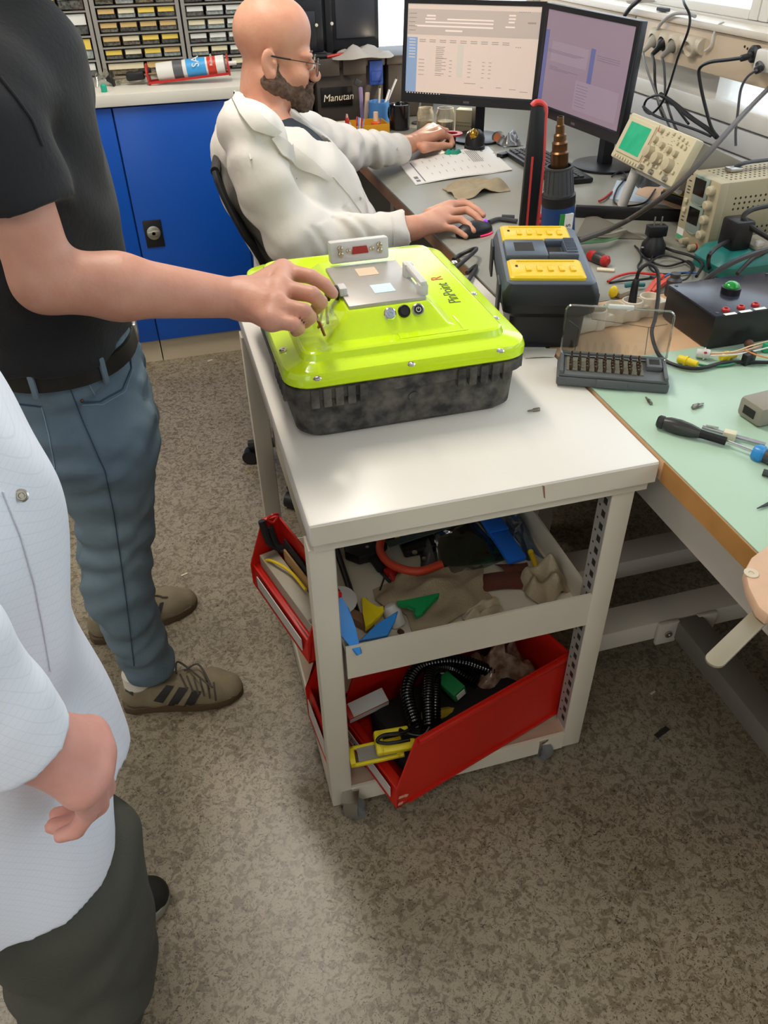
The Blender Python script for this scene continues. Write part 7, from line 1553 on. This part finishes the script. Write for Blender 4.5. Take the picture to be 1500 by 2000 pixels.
for p in ((776, 291), (703, 388)): c = hit(coat, *p, .001); MB().latheat([(.004, 0), (.004, .0015), (.002, .002)], c, (0, -.8, .5), seg=14).build('snap', m_steel, coat)
# beard, brows, eyes, glasses
S = Sdf(); s_ = 1.04
for y in (-1, 1):
    S.cone(W2(.0, y*.061, -.043), W2(.077, y*.022, -.080), .0255*s_, .0245*s_, .02); S.cone(W2(.012, y*.066, -.012), W2(.006, y*.064, -.040), .009, .018, .012); S.cone(W2(.072, y*.044, -.054), W2(.082, y*.022, -.076), .016, .02, .012)
    S.cone(W2(.113, y*.004, -.043), W2(.101, y*.028, -.056), .0070, .009, .008); S.cone(W2(.101, y*.028, -.056), W2(.093, y*.02, -.075), .009, .014, .008)
S.ell(W2(.095, 0, -.086), (.028, .031, .024), .02); S.cone(W2(.045, 0, -.098), W2(.088, 0, -.096), .028, .021, .02)
sculpt('beard', S, .003, M('beard_brown', '4e3c31', .9, noise=(70, .8), col2='80695a', bump=(260, 1.)), pb, disp=wave((.0016, (210, 160, 240), 0, 1.5), (.0012, (-180, 260, 140), 1, 1.2)), amp=.003)
for y in (-1, 1): MB().tube([W2(.101, y*.018, .024), W2(.101, y*.034, .030), W2(.090, y*.050, .024)], .0035, seg=6, flat=.7).build('eyebrow', M('brow_brown', '6e5443', .9), pb)
for y in (-1, 1):
    MB().ell(W2(.0995, y*.032, -.001), .0118*s_).build('eye', M('eye_white', 'dcd5cf', .2), pb); MB().ell(W2(.1095, y*.031, -.004), (.003, .005, .005)).build('iris', M('iris_brown', '3b2a1e', .1), pb)
    S = Sdf(); S.ell(W2(.0985, y*.032, .0015), (.0145, .0155, .0125), .002); S.add(lambda P: -(P-np.array(W2(.1, 0, .0005))) @ np.array((-.25, 0, .97)), (0, 0, 0), 99, 0, 'i'); sculpt('eyelid', S, .002, sk2, pb)
gl = MB(); m_gf = M('glasses_metal', '5a544c', .3, metal=.9)
for y in (-1, 1): gl.tube([W2(.119+.0*math.cos(a), y*(.034)+.024*math.cos(a), -.004+.020*math.sin(a)) for a in [2*PI*k/20 for k in range(20)]], .0012, seg=6, closed=True, smooth=2); gl.tube([W2(.119, y*.058, .006), W2(.112, y*.073, .008), W2(.03, y*.084, .012), W2(-.002, y*.084, .014), W2(-.018, y*.083, -.002)], .0012, seg=6)
gl.tube([W2(.119, -.010, .004), W2(.123, 0, .008), W2(.119, .010, .004)], .0012, seg=6); gl = gl.build('glasses', m_gf, pb)
for y in (-1, 1): MB().tube([W2(.045, y*.0845, .0118), W2(.02, y*.0845, .0125), W2(-.002, y*.0845, .014)], .002, seg=6).build('temple_tip', m_rub, gl)
for y in (-1, 1): q = MB(); q.prism([(.0235*math.cos(a), .0195*math.sin(a)) for a in [2*PI*k/20 for k in range(20)]], -.0005, .0005, M=frame(W2(.119, y*.034, -.004), (W2(0, 1, 0)-W2(0, 0, 0)), (W2(0, 0, 1)-W2(0, 0, 0)))); q.build('lens', glass_mat('spectacle_lens', (.97, .97, .97), .02), gl)
# trousers, shoes
S = Sdf()
for y in (2.26, 2.46): S.chain([(.38, y, .53), (.80, y, .55), (.81, y, .40), (.80, y, .12)], [.10, .078, .07, .055], k=.02, cap=True)
S.loft([(.44, .40, 2.36, .16, .19), (.64, .42, 2.36, .18, .20)], .03); sculpt('trousers', S, .008, m_trs, pb)
for y in (2.26, 2.46): shoe('seated', (.75, y), (1.03, y), .095, pb, m_blackm, m_rub, m_lace)
# ------------------------------------------------------------------ mesh-backed office chair
ch = thing('office_chair', 'black mesh-backed office chair under the seated person', 'chair', (.38, 2.36, 0)); m_mesh = M('chair_mesh', '17181a', .7, noise=(300, .9, 1), col2='33363a', bump=(500, .8))
def bk(px, py, Y): return ay(px, py, Y)
L1 = [bk(420, 335, 2.19), bk(428, 362, 2.17), bk(446, 402, 2.15), bk(478, 460, 2.13), bk(515, 520, 2.14), Vector((.30, 2.15, .56))]
R1 = [p+Vector((.085, .38, 0)) for p in L1]
def bkf(u_, v):
    f = u_*(len(L1)-1); i = min(int(f), len(L1)-2); a = L1[i].lerp(L1[i+1], f-i); b = R1[i].lerp(R1[i+1], f-i); p = a.lerp(b, v); p.x -= .012*math.sin(PI*v); return p
MB().grid(bkf, 24, 16, thick=.006).build('mesh_back', m_mesh, ch, fix=False)
MB().tube(L1, .009, seg=10, flat=.8).tube([L1[0], L1[0].lerp(R1[0], .5)+Vector((-.012, 0, .0)), R1[0]], .012, seg=10).tube(R1, .012, seg=10).build('back_frame', m_black, ch)
MB().bb((.24, 2.13, .365), (.70, 2.59, .42), bev=.025).build('seat', m_blackm, ch); MB().cyl((.42, 2.36, .10), (.42, 2.36, .37), .028).build('gas_column', m_black, ch); MB().tube([(.42, 2.36, .38), (.24, 2.36, .40), (.205, 2.36, .60)], .022, seg=8).build('back_bracket', m_black, ch)
for s_y in (2.10, 2.62): MB().tube([(.36, s_y, .42), (.34, s_y, .60), (.36, s_y, .665)], .014, seg=8).build('arm_post', m_black, ch); MB().bb((.30, s_y-.03, .66), (.58, s_y+.03, .685), bev=.01).build('armrest', m_black, ch)
for k in range(5):
    a = 2*PI*k/5+.3; e = Vector((.42+.28*math.cos(a), 2.36+.28*math.sin(a), .075)); l_ = MB().tube([(.42, 2.36, .11), e], .018, seg=8, smooth=0).build('base_leg', m_black, ch); MB().cyl(e+Vector((-.02*math.sin(a), .02*math.cos(a), -.047)), e+Vector((.02*math.sin(a), -.02*math.cos(a), -.047)), .027, seg=18).build('caster', m_rub, l_)
# ================================================================== foreground person in the checked white coat
sk3 = skin('skin_pink', 'cb968a', 'b87868')
def check_mat():
    m = M('coat_checked', 'd9dee8', .75, bump=(60, .12)); nt = m.node_tree; b = nt.nodes['Principled BSDF']; tc = nt.nodes.new('ShaderNodeTexCoord'); br = nt.nodes.new('ShaderNodeTexBrick')
    mp = nt.nodes.new('ShaderNodeMapping'); mp.inputs['Rotation'].default_value = (math.radians(90), 0, math.radians(28)); nt.links.new(tc.outputs['Object'], mp.inputs[0]); nt.links.new(mp.outputs[0], br.inputs['Vector'])
    br.offset = 0; br.inputs['Scale'].default_value = 1; br.inputs['Brick Width'].default_value = .0062; br.inputs['Row Height'].default_value = .0062; br.inputs['Mortar Size'].default_value = .00035
    br.inputs['Color1'].default_value = br.inputs['Color2'].default_value = (*lin('dde1ea'), 1); br.inputs['Mortar'].default_value = (*lin('d5dae5'), 1); nt.links.new(br.outputs['Color'], b.inputs['Base Color']); return m
m_coat3 = check_mat(); m_olive = M('trousers_olive', '47473f', .9, noise=(6, .4), col2='3a3a33', bump=(350, .3))
pc_ = thing('person', 'foreground person in an open checked white coat with a loosely closed hand', 'person', (-.40, .70, 0))
YH = .455
w3 = ay(46, 1440, YH+.01); e3 = ay(-175, 1275, YH+.0); s3 = Vector((-.43, .47, 1.45))
mc = [ay(172, 1436, YH+.04), ay(184, 1472, YH+.022), ay(178, 1512, YH+.004), ay(156, 1542, YH-.008)]
fg = [[ay(200, 1510, YH+.052), ay(176, 1568, YH+.06), ay(136, 1584, YH+.06)], [ay(204, 1540, YH+.034), ay(172, 1586, YH+.04), ay(112, 1592, YH+.04)], [ay(192, 1572, YH+.016), ay(152, 1606, YH+.018), ay(104, 1614, YH+.018)], [ay(170, 1590, YH+.0), ay(148, 1622, YH-.002), ay(118, 1632, YH-.002)]]
con = [((0, 868), 1.0), ((45, 935), 1.0), ((85, 1020), 1.0), ((110, 1110), 1.0), ((122, 1200), 1.0), ((138, 1290), 1.0), ((134, 1345), 1.0), ((164, 1430), 1.0), ((218, 1500), 1.0), ((246, 1580), 1.0)]
zr = []
for (px, py), _ in con:
    p = ay(px, py, .64); zr.append((p.z, (p.x-.53)/2, .70, (p.x+.53)/2, .205 if py < 1250 else .222))
zr = zr[::-1]; z9 = zr[-1][0]; zr += [(1.38, -.365, .70, .155, .20), (1.45, -.375, .70, .12, .17), (1.50, -.38, .70, .09, .11)]
S = Sdf(); S.loft([(z, x, y, rx-.05, ry-.04) for z, x, y, rx, ry in zr], .03); S.cone((-.38, .70, 1.47), (-.35, .70, 1.60), .06, .058, .03); W3 = head(S, (-.345, .70, 1.69), 15, 8)
S.chain([s3, e3, w3], [.055, .045, .032], k=.02)
hand(S, w3, mc, fg, [ay(100, 1440, YH+.045), ay(160, 1500, YH+.065), ay(170, 1560, YH+.068), ay(140, 1590, YH+.066)], r=.0102, rw=.030, palm=.018)
fs3 = Vector((-.40, .92, 1.44)); fe3 = Vector((-.42, 1.0, 1.15)); fw3 = Vector((-.36, .99, .93)); S.chain([fs3, fe3, fw3], [.055, .044, .03], k=.02)
fm = [Vector((-.325+.0*i, .975+.02*i, .845)) for i in range(4)]; hand(S, fw3, fm, [[m+Vector((.0, 0, -.04)), m+Vector((-.01, 0, -.065)), m+Vector((-.02, 0, -.08))] for m in fm], [Vector((-.335, .965, .90)), Vector((-.31, .95, .865)), Vector((-.305, .95, .84))])
for y0, y1, dx in ((.60, .64, 0), (.80, .87, -.02)): S.chain([(-.33, y0, .85), (-.33+dx, (y0+y1)/2, .50), (-.42+dx, y1, .10), (-.37+dx, y1, .06)], [.08, .058, .04, .04], k=.03)
body3 = sculpt('body', S, .0034, sk3, pc_)
S = Sdf(); S.ell(W3(-.012, 0, .068), (.105, .083, .085), .01); S.add(lambda P: -(P-np.array(W3(.05, 0, .055))) @ np.array((-.75, 0, .65)), (0, 0, 0), 99, 0, 'i'); sculpt('hair', S, .007, M('hair_grey', '57524c', .8, bump=(200, .8)), pc_)
# coat: flared body, hanging sleeve, open front
S = Sdf(); S.loft(zr, .02, e=2.3)
cu3 = ay(28, 1444, YH+.005)
S.chain([s3+Vector((.01, .05, 0)), s3, e3, e3.lerp(cu3, .6), cu3], [.080, .074, .058, .043, .037], k=.006, cap=True); S.chain([fs3, fe3, fw3+Vector((0, 0, .04))], [.085, .07, .055], k=.03, cap=True)
S.cone((-.375, .70, 1.50), (-.35, .70, 1.62), .072, .078, .006, op='s')
coat3 = sculpt('lab_coat', S, .0055, m_coat3, pc_, disp=wave((.007, (26, 26, 3), .4, 1.2), (.004, (-18, 30, 9), 2., 1.5)), amp=.012)
sn = hit(coat3, 36, 968, .003); nn = (Vector((0, 0, CAMZ))-sn).normalized(); q = MB(); q.latheat([(.0062, 0), (.0062, .001), (.0048, .0018), (.004, .001), (.003, .001), (.002, .0022), (.001, .0022)], sn, nn, seg=24); q.build('snap', m_steel, coat3)
# trousers
S = Sdf(); S.loft([(.78, -.345, .70, .13, .17), (1.0, -.345, .70, .13, .17)], .03)
S.chain([Vector((-.34, .665, .79)), Vector((-.290, .628, .60)), Vector((-.315, .63, .35)), Vector((-.392, .655, .05))], [.115, .112, .102, .088], k=.02, cap=True)
S.chain([Vector((-.34, .79, .84)), Vector((-.355, .84, .50)), Vector((-.46, .87, .07))], [.12, .10, .085], k=.02, cap=True)
trs = sculpt('trousers', S, .007, m_olive, pc_, disp=wave((.004, (20, 12, 30), .2, 1.6), (.0025, (-30, 22, 45), 1.1, 1.4)), amp=.007)
m_dk = M('shoe_dark', '23241f', .7); m_dsole = M('shoe_sole_pale', '9c9a8c', .6)
fr, L_, u = shoe('far', (-.53, .82), (-.235, .905), .10, pc_, m_dk, m_dsole, m_lace)
fr, L_, u = shoe('near', (-.535, .585), (-.245, .60), .10, pc_, m_dk, m_dk, m_lace)
seam(coat3, [(4, 960), (40, 1050), (66, 1140), (84, 1230), (98, 1310)], .0012, m_coat3, 'placket_seam', coat3)
